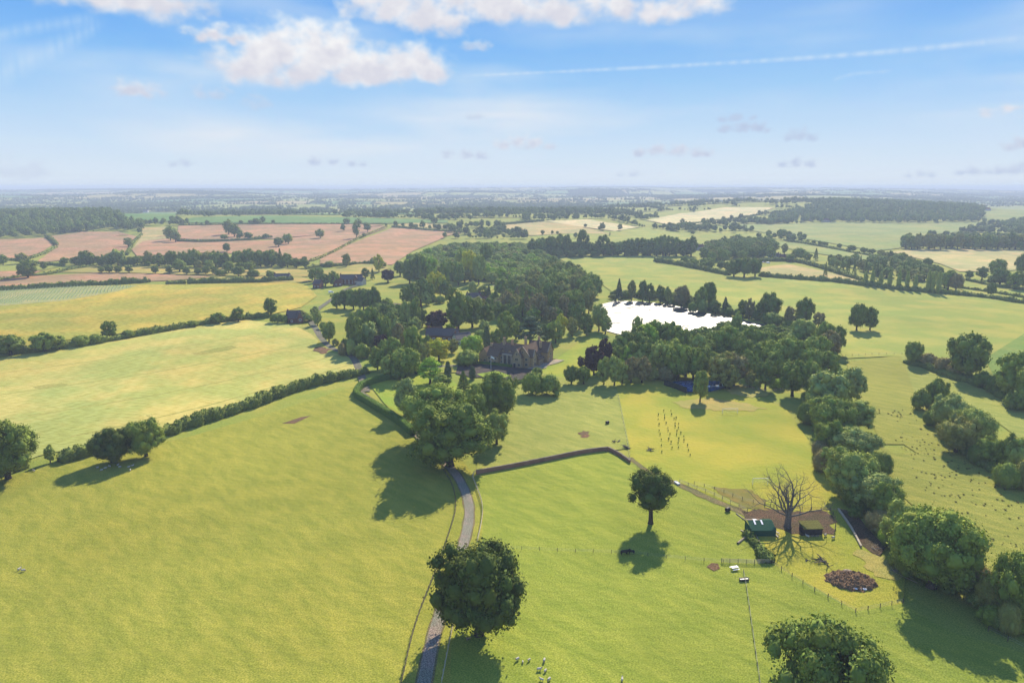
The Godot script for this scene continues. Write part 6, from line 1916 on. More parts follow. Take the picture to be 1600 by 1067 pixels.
	t("oak mid mid",-269.4,-395.6,11.3,15.5,0,0)
	t("broad mid mid",-264.2,-400.3,8.4,9.0,0,-1)
	t("bush mid mid",-257.5,-410.3,7.0,12.2,0,-1)
	t("bush mid mid",-252.3,-417.2,6.3,9.3,0,-2)
	t("broad mid dark",-250.3,-428.2,12.5,10.3,1,0)
	t("bush mid dark",-241.8,-434.0,5.3,8.9,-1,-1)
	t("bush mid dark",-217.9,-470.8,4.4,9.6,-1,-2)
	t("broad mid mid",-205.1,-483.4,8.2,11.6,0,-2)
	t("broad mid dark",-194.4,-491.4,11.0,10.0,0,0)
	place("in the row below the pink fields", "row of trees below the pink fields")
	t("broad mid dark",-258.8,-844.8,10.7,13.8,-1,3)
	t("broad mid dark",-248.8,-844.8,10.7,12.3,-1,4)
	t("oak mid mid",-331.2,-851.4,20.8,17.0,0,4)
	t("oak mid mid",-384.6,-851.4,22.3,18.6,1,1)
	t("oak mid dark",-304.1,-851.4,20.8,17.0,0,3)
	t("broad mid mid",-271.6,-851.5,17.7,13.9,0,4)
	t("broad mid dark",-349.3,-858.2,17.9,14.0,0,0)
	t("oak mid mid",-361.0,-858.2,19.4,17.2,0,3)
	t("oak mid olive",-372.7,-858.2,18.6,17.2,0,0)
	t("oak mid mid",-319.7,-858.2,21.7,18.7,1,2)
	t("oak mid mid",-293.2,-858.3,21.7,18.7,1,3)
	t("oak mid mid",-400.8,-858.3,18.6,17.2,0,2)
	t("conifer mid dark",-282.3,-858.3,22.5,10.9,1,0)
	t("oak mid dark",-414.9,-858.3,19.4,15.6,0,2)
	t("broad mid mid",-430.5,-858.3,17.1,14.0,0,3)
	t("conifer mid dark",-469.3,-865.3,10.2,9.4,-1,0)
	t("oak mid mid",-496.9,-865.4,15.7,15.7,0,1)
	t("oak mid dark",-522.9,-865.5,18.8,18.9,0,1)
	t("broad mid olive",-450.0,-872.3,18.1,12.7,0,-2)
	t("broad mid mid",-464.3,-872.4,12.6,12.7,0,2)
	t("oak mid light",-488.1,-872.4,20.5,19.0,0,0)
	t("broad mid dark",-511.1,-872.5,11.9,12.7,-1,2)
	t("broad mid dark",-540.5,-872.6,11.1,14.3,-1,1)
	t("broad mid mid",-554.8,-872.7,10.3,12.7,-1,0)
	t("broad mid mid",-631.2,-873.1,13.4,12.7,0,1)
	t("broad mid olive",-618.0,-887.5,14.4,16.1,0,-1)
	place("on the strip under the pink fields", "trees on the strip under the pink fields")
	t("broad mid mid",-258.1,-748.9,8.2,10.2,0,-2)
	t("oak mid dark",-517.1,-749.2,19.8,21.9,1,0)
	t("bush mid dark",-280.4,-759.8,8.3,15.2,0,0)
	t("bush mid dark",-318.7,-765.3,7.7,11.2,-1,0)
	t("oak mid dark",-298.5,-765.3,11.2,15.3,0,0)
	t("broad mid dark",-315.4,-770.9,6.3,8.4,-1,-2)
	t("broad mid dark",-331.3,-782.4,8.6,10.0,0,9)
	t("broad mid dark",-341.3,-782.4,8.6,9.3,0,8)
	t("broad mid dark",-349.9,-782.4,7.1,9.3,-1,-1)
	t("broad mid dark",-362.7,-782.4,8.6,10.0,0,7)
	t("broad mid dark",-384.7,-788.3,9.3,8.6,0,6)
	t("broad mid dark",-400.5,-788.3,9.3,9.3,0,5)
	t("oak mid mid",-320.3,-794.2,13.7,14.5,1,-2)
	t("broad mid dark",-433.1,-794.2,8.7,10.1,0,4)
	t("broad mid dark",-445.4,-794.3,8.0,10.1,0,3)
	t("broad mid dark",-455.5,-794.3,9.4,10.8,0,2)
	t("broad mid mid",-464.2,-794.3,7.2,8.0,-1,0)
	t("broad mid light",-347.0,-806.3,14.6,11.7,1,0)
	t("broad mid olive",-359.5,-806.3,13.2,10.3,1,0)
	t("broad mid dark",-311.8,-806.3,11.0,13.2,0,10)
	t("broad mid mid",-301.6,-806.3,12.5,14.7,0,-1)
	t("oak mid mid",-381.5,-806.3,14.6,17.6,1,-1)
	t("broad mid dark",-549.5,-825.4,9.7,8.3,0,1)
	place("on the pink ploughed slope", "trees on the pink slope")
	t("broad mid dark",-422.2,-1046.6,13.2,12.3,-1,-1)
	t("oak mid dark",-371.9,-1128.0,15.2,17.3,0,0)
	t("broad mid mid",-612.6,-1130.4,15.2,14.3,0,0)
	t("oak far mid",-370.2,-1172.2,18.9,19.0,0,-1)
	t("broad far dark",-573.2,-1208.2,19.4,19.6,0,1)
	t("broad far mid",-593.0,-1231.8,28.5,22.2,1,0)
	t("broad far dark",-465.9,-1254.7,14.5,18.1,-1,-2)
	t("broad far dark",-481.7,-1254.8,17.9,20.4,0,3)
	t("broad far mid",-508.9,-1255.0,10.1,15.8,-1,0)
	t("bush far dark",-444.8,-1279.2,9.1,11.5,-1,0)
	t("oak far mid",-345.8,-1279.3,17.1,20.7,0,-2)
	t("broad far dark",-280.2,-1279.7,31.8,18.4,1,-2)
	t("broad far dark",-509.7,-1304.1,25.5,23.5,0,2)
	t("broad far dark",-539.9,-1354.3,31.2,24.4,1,-1)
	t("broad far dark",-286.6,-1410.6,20.0,17.8,0,5)
	t("broad far dark",-335.1,-1555.7,15.1,19.5,0,4)
	place("by the houses beyond the copse", "trees by the houses beyond the copse")
	t("broad mid dark",-183.9,-689.1,12.6,12.6,0,-1)
	t("broad mid mid",-175.1,-689.1,15.1,12.6,0,3)
	t("broad mid mid",-197.3,-717.9,16.4,10.5,0,2)
	t("oak mid copper",-127.2,-718.2,13.1,15.7,0,0)
	t("broad mid mid",-207.3,-728.0,13.3,10.6,0,1)
	t("bush mid dark",-171.8,-738.5,5.4,16.2,-1,0)
	t("conifer mid dark",-146.9,-738.5,12.1,6.1,0,0)
	t("broad mid dark",-156.4,-749.1,10.9,9.6,0,-2)
	t("broad mid dark",-123.0,-771.3,16.8,15.5,1,0)
	t("broad mid yellow",-152.7,-806.6,20.5,13.2,1,0)
	t("broad mid mid",-155.2,-845.1,7.7,10.8,0,4)
	t("bush mid mid",-223.1,-858.4,7.0,14.0,-1,0)
	t("broad mid olive",-202.0,-858.5,16.3,12.5,0,0)
	t("broad mid light",-178.4,-901.8,6.5,8.2,-1,0)
	place("in the central wood behind the pond", "central wood behind the pond")
	t("broad mid light",5.8,-680.1,13.9,16.8,0,15)
	t("oak mid mid",-63.0,-689.8,26.4,16.4,1,2)
	t("oak mid mid",-53.0,-689.8,23.9,15.1,1,3)
	t("oak mid lime",2.4,-696.3,13.0,13.0,0,-2)
	t("broad mid olive",-70.2,-699.1,20.4,14.0,1,-1)
	t("oak mid light",-33.2,-699.2,30.6,15.3,1,-2)
	t("broad mid light",-20.4,-703.4,12.3,13.1,-1,5)
	t("broad mid lime",39.1,-706.5,12.8,13.3,0,13)
	t("oak mid dark",-103.5,-708.5,24.5,18.1,1,-1)
	t("broad mid dark",18.0,-708.8,12.2,15.2,-1,0)
	t("oak mid olive",-48.2,-713.5,14.1,15.8,0,0)
	t("oak mid mid",-94.4,-718.3,30.7,17.0,1,1)
	t("broad mid lime",-82.6,-718.4,28.1,15.7,1,-1)
	t("broad mid lime",-11.5,-718.4,15.4,14.6,0,9)
	t("oak mid yellow",-43.3,-718.5,32.6,18.4,1,0)
	t("broad mid mid",48.1,-724.0,14.9,14.4,0,10)
	t("broad mid dark",-61.0,-727.2,13.6,15.2,0,1)
	t("broad mid light",18.6,-730.7,12.0,13.8,-1,6)
	t("oak mid light",-52.6,-738.8,33.5,14.8,1,-1)
	t("oak mid lime",-29.1,-739.7,15.4,16.5,0,-1)
	t("oak mid mid",-8.2,-744.1,12.1,15.5,-1,3)
	t("broad mid light",38.8,-744.1,15.8,15.4,0,21)
	t("broad mid light",-53.6,-746.3,15.5,13.6,0,5)
	t("broad mid lime",-92.8,-750.1,14.7,14.8,0,2)
	t("broad mid light",-39.2,-754.0,12.4,14.9,-1,3)
	t("broad mid light",-71.3,-759.6,13.5,13.5,0,4)
	t("broad mid light",20.2,-768.0,13.1,14.1,0,19)
	t("broad mid lime",-106.1,-768.2,12.2,14.9,-1,-1)
	t("broad mid lime",-31.1,-771.1,16.0,15.9,0,6)
	t("oak mid mid",1.1,-772.4,15.5,14.6,0,4)
	t("broad mid light",-47.3,-779.8,15.6,16.7,0,6)
	t("broad mid mid",-71.0,-786.0,15.5,13.6,0,2)
	t("broad mid light",-90.0,-786.3,12.1,14.5,-1,1)
	t("broad mid light",-28.9,-790.2,13.5,16.0,0,9)
	t("oak mid light",35.6,-790.8,15.5,15.1,0,-2)
	t("broad mid olive",3.1,-797.1,12.1,16.8,-1,3)
	t("oak mid mid",-63.8,-808.9,12.4,13.9,-1,1)
	t("broad mid mid",-38.0,-811.9,12.9,13.8,0,7)
	t("broad mid light",18.7,-812.4,14.6,13.4,0,18)
	t("broad mid light",-24.8,-821.4,14.3,14.9,0,10)
	t("broad mid light",-79.0,-823.1,16.0,13.1,0,3)
	t("oak mid lime",-119.4,-823.2,12.4,14.2,-1,0)
	t("broad mid mid",-58.0,-828.2,15.9,14.7,0,4)
	t("broad mid lime",27.6,-829.3,15.3,14.4,0,12)
	t("broad mid lime",-38.8,-830.2,16.4,16.5,1,-2)
	t("oak mid mid",-10.0,-831.6,12.5,15.7,-1,2)
	t("oak mid dark",-30.3,-832.4,30.8,16.7,1,-2)
	t("broad mid dark",10.1,-833.5,13.7,15.1,0,6)
	t("broad mid light",35.8,-842.6,13.8,15.8,0,20)
	t("oak mid mid",-101.2,-848.3,13.6,16.1,0,1)
	t("broad mid light",-18.1,-848.5,16.4,16.2,1,0)
	t("broad mid mid",-81.1,-853.0,12.4,17.0,-1,0)
	t("broad mid mid",-42.1,-863.0,14.0,13.4,0,6)
	t("broad mid dark",-6.6,-863.5,14.5,14.7,0,5)
	t("broad mid light",11.7,-866.6,16.3,16.6,0,16)
	t("broad mid mid",42.1,-868.4,14.3,14.3,0,9)
	t("broad mid lime",-107.8,-870.5,15.4,16.7,0,1)
	t("broad mid lime",23.8,-881.2,14.1,13.3,0,11)
	t("broad mid light",-48.7,-882.6,12.5,13.0,-1,2)
	t("broad mid mid",-12.9,-885.4,14.3,15.2,0,8)
	t("broad mid lime",-31.0,-887.8,13.4,14.0,0,7)
	t("oak mid dark",-78.8,-889.5,15.3,16.3,0,-1)
	t("broad mid lime",23.3,-896.9,12.2,13.7,-1,-2)
	t("broad mid mid",-110.3,-902.6,13.0,16.5,0,1)
	t("broad mid mid",-62.1,-905.9,13.0,16.9,0,5)
	t("broad mid lime",-88.3,-909.6,13.1,14.1,0,4)
	t("broad mid light",-33.9,-918.8,12.5,13.7,-1,4)
	t("broad mid olive",2.7,-921.1,14.3,14.0,0,4)
	t("broad mid mid",34.4,-922.2,16.5,14.3,1,0)
	t("broad mid lime",-70.2,-922.4,13.0,16.1,0,5)
	t("broad mid light",-92.7,-929.4,14.2,16.2,0,2)
	t("broad mid dark",18.5,-935.7,14.9,14.0,0,7)
	t("broad mid olive",-15.5,-937.3,12.1,16.9,-1,1)
	t("broad mid olive",3.1,-941.6,12.2,15.9,-1,2)
	t("broad mid lime",-112.1,-944.4,16.0,16.9,0,3)
	t("oak mid light",-59.0,-949.2,16.2,14.5,0,-1)
	t("oak mid mid",-81.2,-954.0,13.7,16.0,0,2)
	t("broad mid olive",-13.0,-954.1,13.8,13.7,0,3)
	t("broad mid light",-100.1,-957.8,16.2,13.6,0,1)
	t("broad mid light",-20.3,-968.1,16.1,14.8,0,11)
	t("broad mid olive",-89.6,-971.7,16.5,13.9,1,-2)
	t("broad mid light",-42.1,-977.3,13.1,14.8,0,8)
	t("broad mid light",18.1,-980.0,13.2,13.7,0,17)
	t("broad mid mid",-77.4,-981.8,15.8,15.8,0,3)
	t("broad mid olive",-99.0,-989.0,12.9,13.8,0,1)
	t("broad mid light",2.3,-991.4,13.8,14.6,0,13)
	t("broad mid dark",-61.2,-997.2,15.7,15.5,0,3)
	t("broad mid lime",-30.0,-999.9,16.0,15.9,0,8)
	t("broad mid olive",-80.4,-1004.5,16.1,14.2,0,2)
	t("broad mid dark",27.2,-1008.8,14.1,16.0,0,8)
	t("broad mid light",8.2,-1012.4,14.3,13.2,0,14)
	t("broad mid light",-50.9,-1016.5,13.1,14.6,0,7)
	t("broad mid light",-10.8,-1016.6,14.9,14.2,0,12)
	t("oak mid mid",-83.4,-1028.9,16.0,16.5,0,3)
	t("broad mid dark",-27.4,-1029.6,15.7,16.0,0,4)
	t("oak mid dark",-0.5,-1036.8,14.7,15.8,0,-2)
	t("broad mid dark",-68.6,-1047.2,16.2,16.2,0,2)
	t("broad mid lime",-13.1,-1051.9,13.4,16.1,0,10)
	place("in the wood reaching the lake", "wood reaching down to the lake")
	t("broad mid mid",62.0,-577.7,20.8,15.2,0,4)
	t("broad mid olive",42.5,-581.7,18.8,15.2,0,3)
	t("broad mid olive",64.9,-590.0,16.7,17.0,-1,0)
	t("broad mid mid",32.8,-594.6,17.4,14.8,0,2)
	t("broad mid dark",44.0,-602.1,21.3,14.4,0,3)
	t("broad mid mid",61.9,-602.9,20.9,15.1,0,3)
	t("oak mid mid",73.0,-615.8,19.8,14.9,0,4)
	t("broad mid light",43.3,-616.4,21.7,16.2,1,0)
	t("oak mid olive",57.9,-618.0,20.4,16.4,0,-2)
	t("broad mid light",27.7,-618.2,20.3,14.1,0,-1)
	t("broad mid mid",39.3,-628.7,22.0,16.3,1,-1)
	t("broad mid light",65.4,-629.2,16.6,14.9,-1,0)
	t("broad mid olive",51.4,-632.6,17.5,16.6,0,4)
	t("broad mid olive",20.5,-640.5,17.9,15.5,0,1)
	t("broad mid light",72.0,-641.6,20.4,14.4,0,-2)
	t("oak mid light",41.4,-644.2,19.3,13.1,0,2)
	t("broad mid mid",54.3,-646.7,16.2,16.9,-1,0)
	t("oak mid mid",36.5,-657.4,21.7,15.2,1,0)
	t("oak mid olive",20.7,-657.5,21.5,13.8,1,0)
	t("oak mid light",49.6,-658.4,20.8,13.4,0,3)
	t("broad mid olive",63.9,-660.1,21.5,13.2,1,0)
	t("broad mid mid",24.0,-670.0,17.5,16.0,0,1)
	t("broad mid mid",56.1,-671.2,21.4,13.1,1,-2)
	t("broad mid dark",34.7,-679.5,20.4,13.3,0,1)
	t("oak mid mid",67.8,-688.1,17.1,13.2,0,3)
	t("oak mid light",53.6,-690.4,16.4,15.5,-1,0)
	t("oak mid mid",41.2,-695.1,18.5,16.0,0,2)
	t("oak mid light",28.5,-697.5,17.3,16.9,0,1)
	t("oak mid dark",48.4,-708.3,18.5,16.1,0,-2)
	t("broad mid dark",64.4,-709.4,19.2,15.8,0,5)
	t("oak mid olive",35.8,-714.4,20.1,14.7,0,-1)
	t("oak mid dark",46.2,-725.3,19.1,14.4,0,-1)
	t("broad mid dark",58.9,-726.2,21.0,17.0,0,4)
	t("broad mid dark",37.5,-735.5,18.9,14.9,0,2)
	t("broad mid olive",50.1,-741.2,19.2,16.2,0,2)
	t("oak mid mid",56.2,-753.6,16.7,13.7,-1,0)
	t("oak mid olive",48.3,-764.8,16.6,14.2,-1,0)
	t("oak mid mid",46.3,-786.0,21.1,13.3,0,1)
	place("in the garden wood between cottage and manor", "garden wood between cottage and manor")
	t("broad mid brown",27.3,-494.1,13.2,11.3,-1,0)
	t("conifer mid dark",7.4,-498.6,16.8,12.7,0,2)
	t("conifer mid brown",36.3,-511.6,16.2,13.2,0,3)
	t("broad mid olive",1.5,-514.0,16.8,10.5,0,-1)
	t("conifer mid mid",-14.7,-517.3,14.2,10.5,0,-1)
	t("broad mid brown",14.7,-518.9,14.9,10.2,0,2)
	t("conifer mid dark",37.0,-527.7,13.8,12.6,-1,0)
	t("broad mid brown",-8.9,-530.4,14.0,13.4,0,1)
	t("broad mid brown",20.1,-530.4,16.8,10.4,0,3)
	t("broad mid dark",46.8,-539.1,16.5,10.7,0,3)
	t("broad mid brown",-3.8,-543.2,16.9,10.9,1,0)
	t("broad mid dark",36.5,-547.6,14.8,12.8,0,2)
	t("conifer mid brown",16.1,-553.2,14.2,12.7,0,2)
	t("conifer mid dark",-13.1,-558.6,14.8,12.8,0,1)
	t("broad mid mid",44.1,-559.1,14.3,11.2,0,-2)
	t("conifer mid dark",32.0,-559.7,16.4,12.4,0,3)
	t("conifer mid mid",8.5,-562.6,16.9,10.4,0,-2)
	t("conifer mid olive",-6.7,-575.2,15.8,12.5,0,-1)
	t("conifer mid mid",37.1,-577.1,13.5,10.3,-1,0)
	t("broad mid mid",15.7,-577.6,16.3,13.9,0,-1)
	t("conifer mid brown",4.1,-585.3,14.4,10.1,0,1)
	t("conifer mid olive",22.6,-597.9,16.3,11.1,0,-2)
	t("broad mid olive",10.6,-598.3,16.4,13.9,0,-2)
	t("broad mid dark",2.7,-607.7,15.3,11.1,0,1)
	place("in the belt above the meadow", "belt of trees north of the big meadow")
	t("oak mid dark",29.7,-994.1,24.1,19.7,0,1)
	t("oak mid mid",40.5,-994.3,25.9,19.1,0,-1)
	t("broad mid mid",45.0,-994.4,18.8,17.0,-1,0)
	t("oak mid dark",55.8,-994.5,28.6,20.5,1,0)
	t("broad mid dark",64.9,-994.7,19.7,18.3,0,1)
	t("broad mid mid",66.7,-994.7,31.2,14.8,1,0)
	t("broad mid dark",76.6,-994.8,31.2,17.1,1,1)
	t("oak mid dark",86.5,-995.0,20.6,14.5,0,2)
	t("broad mid dark",94.6,-995.1,22.4,16.4,0,2)
	t("broad mid dark",100.0,-995.2,36.6,19.9,1,2)
	t("broad mid dark",111.8,-995.4,19.7,18.9,0,3)
	t("broad mid dark",119.0,-995.5,20.6,15.4,0,4)
	t("broad mid dark",128.9,-995.7,31.3,20.0,1,3)
	t("broad mid dark",139.8,-995.8,19.7,16.5,0,5)
	t("broad mid mid",149.7,-996.0,20.6,20.8,0,-1)
	t("oak mid dark",158.8,-996.1,22.4,15.7,0,3)
	t("oak mid dark",167.8,-996.3,24.2,21.4,0,4)
	t("broad mid dark",176.9,-996.4,25.1,14.6,0,6)
	t("broad mid dark",185.9,-996.6,25.9,21.2,0,7)
	t("broad mid dark",191.3,-996.7,19.7,18.4,0,8)
	t("broad mid dark",195.0,-996.7,26.0,16.8,0,9)
	t("oak mid mid",204.0,-996.9,26.8,14.5,0,-2)
	t("oak mid mid",213.1,-997.0,29.5,16.9,1,0)
	t("broad mid dark",216.7,-997.1,20.6,17.2,0,10)
	t("broad mid dark",222.1,-997.2,29.5,20.4,1,4)
	t("broad mid mid",232.1,-997.3,26.0,16.7,0,-2)
	t("broad mid dark",242.1,-997.5,22.4,19.5,0,11)
	t("broad mid dark",253.0,-997.6,27.8,21.5,0,12)
	t("broad far dark",115.2,-1291.3,11.5,9.3,-1,0)
	t("oak far dark",129.2,-1292.1,17.3,15.1,-1,0)
	t("column far dark",185.6,-1347.7,7.2,4.9,-1,0)
	place("in the village wood beyond the meadow", "village wood beyond the meadow")
	t("oak mid dark",250.1,-755.8,22.7,20.7,1,2)
	t("oak mid dark",240.8,-761.3,19.4,18.0,1,1)
	t("oak mid dark",263.7,-761.3,20.8,15.3,1,3)
	t("broad mid dark",248.8,-809.6,11.8,11.9,-1,5)
	t("broad mid dark",230.0,-821.2,11.4,10.1,-1,2)
	t("broad mid dark",246.3,-828.4,10.9,11.2,-1,4)
	t("broad mid mid",225.5,-829.2,9.0,10.8,-1,3)
	t("broad mid dark",248.1,-838.2,10.4,9.2,-1,3)
	t("oak mid mid",235.8,-841.3,9.5,11.9,-1,3)
	t("broad mid mid",220.7,-845.1,11.0,11.5,-1,2)
	t("oak mid mid",240.7,-853.7,11.9,11.2,-1,4)
	t("oak mid mid",233.7,-859.3,10.5,10.0,-1,2)
	t("broad mid dark",218.9,-864.1,9.3,9.6,-1,1)
	t("broad mid mid",225.3,-877.8,9.3,10.8,-1,1)
	t("oak mid mid",215.7,-883.1,11.1,10.4,-1,1)
	t("oak mid mid",252.4,-891.7,15.4,13.0,0,1)
	t("broad mid mid",272.7,-905.4,16.4,14.2,0,5)
	t("broad mid olive",263.8,-923.3,17.5,14.9,1,0)
	t("broad mid mid",275.6,-933.2,16.1,13.5,0,4)
	t("broad mid mid",306.1,-936.7,13.1,15.5,0,8)
	t("broad mid mid",348.3,-949.1,16.6,13.8,0,13)
	t("oak mid olive",279.5,-951.4,14.3,13.3,0,2)
	t("broad mid mid",259.1,-952.7,16.3,15.9,0,1)
	t("broad mid dark",326.8,-956.4,15.4,15.0,0,5)
	t("broad mid dark",277.1,-970.1,15.9,13.6,0,1)
	t("oak mid mid",355.5,-975.3,17.4,15.8,1,3)
	t("oak mid olive",296.8,-977.9,15.5,14.5,0,3)
	t("broad mid dark",320.7,-985.9,14.5,15.5,0,4)
	t("broad mid dark",337.3,-987.4,13.7,15.3,0,6)
	t("oak mid olive",345.1,-1002.9,16.7,16.2,0,5)
	t("broad mid mid",307.2,-1013.6,14.8,14.3,0,6)
	t("broad mid olive",282.1,-1014.9,13.8,13.3,0,1)
	t("broad mid mid",342.5,-1031.5,14.6,13.3,0,9)
	t("broad mid dark",309.4,-1036.0,14.4,13.3,0,2)
	t("oak mid olive",363.4,-1040.3,18.0,14.5,1,0)
	t("broad mid mid",292.0,-1047.2,14.4,15.5,0,3)
	t("oak mid mid",335.8,-1047.6,17.8,14.5,1,2)
	t("broad mid mid",389.3,-1049.5,16.8,15.5,0,14)
	t("oak mid mid",314.7,-1056.1,15.3,14.9,0,2)
	t("broad mid mid",357.2,-1056.8,15.5,13.0,0,10)
	t("broad mid olive",376.2,-1066.3,13.9,14.1,0,2)
	t("oak mid olive",300.5,-1070.4,16.8,15.9,0,1)
	t("broad mid dark",321.9,-1075.9,17.1,15.3,1,-1)
	t("broad mid mid",368.3,-1084.7,16.0,15.8,0,11)
	t("broad mid mid",348.9,-1087.0,16.4,16.9,0,7)
	t("broad mid mid",306.8,-1107.2,13.0,15.0,0,2)
	t("oak mid mid",333.4,-1109.0,14.2,16.9,0,3)
	t("oak mid mid",409.7,-1112.4,15.0,14.4,0,6)
	t("broad mid mid",385.4,-1112.9,14.8,13.0,0,12)
	t("broad mid dark",359.0,-1121.3,17.1,15.9,1,-2)
	t("broad mid dark",403.6,-1138.6,15.4,16.9,0,8)
	t("oak mid mid",384.5,-1152.3,13.4,13.6,0,5)
	t("broad mid dark",404.1,-1155.1,16.1,15.5,0,7)
	t("oak far mid",363.7,-1159.4,13.4,13.2,0,4)
	t("broad far dark",347.5,-1160.1,16.3,13.3,0,3)
	t("broad far olive",424.0,-1173.5,14.5,13.6,0,3)
	t("oak far olive",370.6,-1184.8,16.3,15.2,0,4)
	t("broad far mid",431.9,-1193.5,17.2,15.8,1,0)
	t("oak far mid",384.0,-1202.5,17.8,13.5,1,1)
	place("in the young plantation of poplars", "young plantation of poplars")
	t("column mid light",388.4,-636.4,21.5,5.0,1,10)
	t("column mid light",385.4,-640.4,19.8,5.0,1,9)
	t("column mid light",383.1,-643.4,21.2,5.0,1,8)
	t("column mid light",376.3,-652.4,16.0,5.1,1,7)
	t("oak mid brown",416.6,-655.7,16.8,14.4,1,0)
	t("column mid light",371.8,-658.3,18.3,5.1,1,6)
	t("oak mid mid",414.5,-664.2,18.3,15.8,1,-2)
	t("column mid light",367.2,-664.4,19.4,5.2,1,5)
	t("column mid light",362.1,-671.0,16.8,5.2,1,4)
	t("oak mid mid",416.0,-672.8,13.6,12.3,1,-1)
	t("column mid light",357.0,-677.8,15.4,5.3,1,3)
	t("column mid light",352.1,-684.2,16.6,5.3,1,2)
	t("column mid light",348.0,-689.7,14.7,5.4,1,1)
	t("oak mid mid",422.7,-690.7,12.8,9.5,0,7)
	t("broad mid light",439.7,-697.8,12.5,10.1,0,13)
	t("broad mid dark",451.6,-720.6,11.8,10.7,0,12)
	t("broad mid light",433.4,-721.5,11.3,12.7,0,12)
	t("broad mid olive",419.3,-725.1,8.3,12.9,-1,3)
	t("broad mid dark",430.0,-730.4,8.6,13.7,-1,6)
	t("broad mid olive",448.8,-735.9,8.4,12.8,-1,4)
	t("broad mid olive",423.7,-737.4,11.1,12.4,0,10)
	t("broad mid olive",410.3,-738.5,11.5,12.4,0,7)
	t("conifer mid dark",430.0,-740.1,16.2,5.4,1,13)
	t("broad mid light",431.4,-745.2,9.1,9.7,-1,5)
	t("conifer mid dark",425.5,-745.4,16.3,5.4,1,12)
	t("broad mid dark",416.4,-746.0,8.8,9.6,-1,5)
	t("broad mid dark",460.7,-755.4,12.3,9.4,0,11)
	t("broad mid light",438.8,-755.9,9.0,11.2,-1,6)
	t("conifer mid dark",390.2,-756.2,16.5,5.5,1,7)
	t("conifer mid dark",421.9,-756.2,16.5,5.5,1,11)
	t("broad mid mid",403.5,-756.3,11.4,13.2,0,5)
	t("conifer mid dark",340.1,-761.6,16.6,5.6,1,1)
	t("broad mid light",426.5,-762.1,12.7,10.9,0,10)
	t("broad mid dark",410.1,-766.0,12.3,10.9,0,6)
	t("conifer mid dark",399.2,-767.3,16.8,5.6,1,8)
	t("broad mid dark",464.4,-767.8,11.3,12.1,0,10)
	t("oak mid olive",448.8,-768.3,9.7,13.8,0,3)
	t("broad mid light",402.2,-772.2,11.7,11.9,0,7)
	t("conifer mid dark",408.5,-773.0,16.9,5.6,1,9)
	t("broad mid mid",461.8,-778.0,10.8,10.9,0,12)
	t("conifer mid dark",392.3,-778.7,17.0,5.7,1,6)
	t("conifer mid dark",382.3,-784.6,17.1,5.7,1,4)
	t("oak mid mid",454.5,-787.9,10.2,10.9,0,5)
	t("broad mid dark",408.5,-788.0,11.7,12.8,0,3)
	t("broad mid light",436.7,-788.5,9.2,12.2,-1,3)
	t("oak mid light",463.9,-793.7,11.4,11.7,0,-2)
	t("oak mid mid",417.2,-795.4,9.8,10.0,0,1)
	t("conifer mid dark",380.7,-796.5,17.4,5.8,1,3)
	t("conifer mid dark",429.3,-796.7,17.4,5.8,1,10)
	t("broad mid light",448.1,-796.7,8.4,11.9,-1,4)
	t("broad mid dark",481.5,-801.5,9.7,13.5,0,9)
	t("broad mid light",408.4,-804.7,11.5,9.7,0,4)
	t("broad mid mid",472.2,-807.8,9.1,11.6,-1,3)
	t("conifer mid dark",379.8,-808.8,17.6,5.9,1,2)
	t("broad mid mid",449.5,-810.5,12.5,10.2,0,8)
	t("broad mid olive",407.4,-815.0,11.7,12.2,0,2)
	t("broad mid dark",476.9,-815.5,10.1,10.5,0,8)
	t("oak mid mid",459.4,-817.0,12.4,9.6,0,4)
	t("broad mid dark",451.1,-821.4,8.1,13.7,-1,4)
	t("conifer mid dark",406.6,-821.6,17.9,6.0,1,5)
	t("broad mid dark",438.1,-830.3,12.1,9.4,0,5)
	t("broad mid mid",471.2,-830.3,9.5,12.3,0,11)
	t("broad mid light",393.2,-834.2,9.7,10.1,0,2)
	t("oak mid light",423.0,-839.0,8.0,9.6,-1,0)
	t("oak mid dark",497.1,-841.3,12.5,12.8,0,4)
	t("broad mid light",485.9,-841.9,10.2,11.5,0,11)
	t("broad mid olive",468.3,-842.1,9.3,13.8,0,8)
	t("broad mid olive",414.8,-843.1,10.1,9.1,0,1)
	t("oak mid dark",457.5,-844.8,9.3,9.1,0,2)
	t("oak mid mid",490.9,-849.7,9.7,9.1,0,6)
	t("broad mid light",385.8,-849.8,12.2,9.6,0,1)
	t("broad mid light",395.4,-854.8,8.7,9.8,-1,1)
	t("broad mid mid",482.1,-855.1,11.9,9.4,0,10)
	t("broad mid mid",444.1,-857.6,9.5,11.0,0,3)
	t("oak mid dark",413.0,-860.3,11.1,13.7,0,1)
	t("broad mid dark",429.5,-861.4,8.9,10.0,-1,1)
	t("broad mid mid",494.8,-862.0,8.9,9.6,-1,2)
	t("broad mid mid",472.2,-862.7,9.7,11.5,0,6)
	t("broad mid dark",450.5,-864.9,11.5,10.7,0,4)
	t("broad mid mid",397.9,-872.0,10.9,12.0,0,1)
	t("oak mid olive",492.4,-872.4,9.6,9.4,0,2)
	t("broad mid light",474.4,-875.2,12.2,10.6,0,8)
	t("oak mid light",462.1,-875.9,12.1,9.0,0,-1)
	t("broad mid light",416.5,-877.2,8.1,10.0,-1,2)
	t("broad mid olive",500.0,-877.9,9.2,10.3,-1,2)
	t("broad mid dark",447.7,-879.1,9.0,9.5,-1,2)
	t("oak mid dark",484.7,-880.8,12.2,10.9,0,3)
	t("broad mid dark",401.4,-887.0,12.4,9.1,0,1)
	t("broad mid light",453.2,-889.0,12.4,12.7,0,5)
	t("oak mid mid",487.8,-890.8,12.7,11.7,0,3)
	t("oak mid olive",466.7,-893.8,10.7,10.8,0,1)
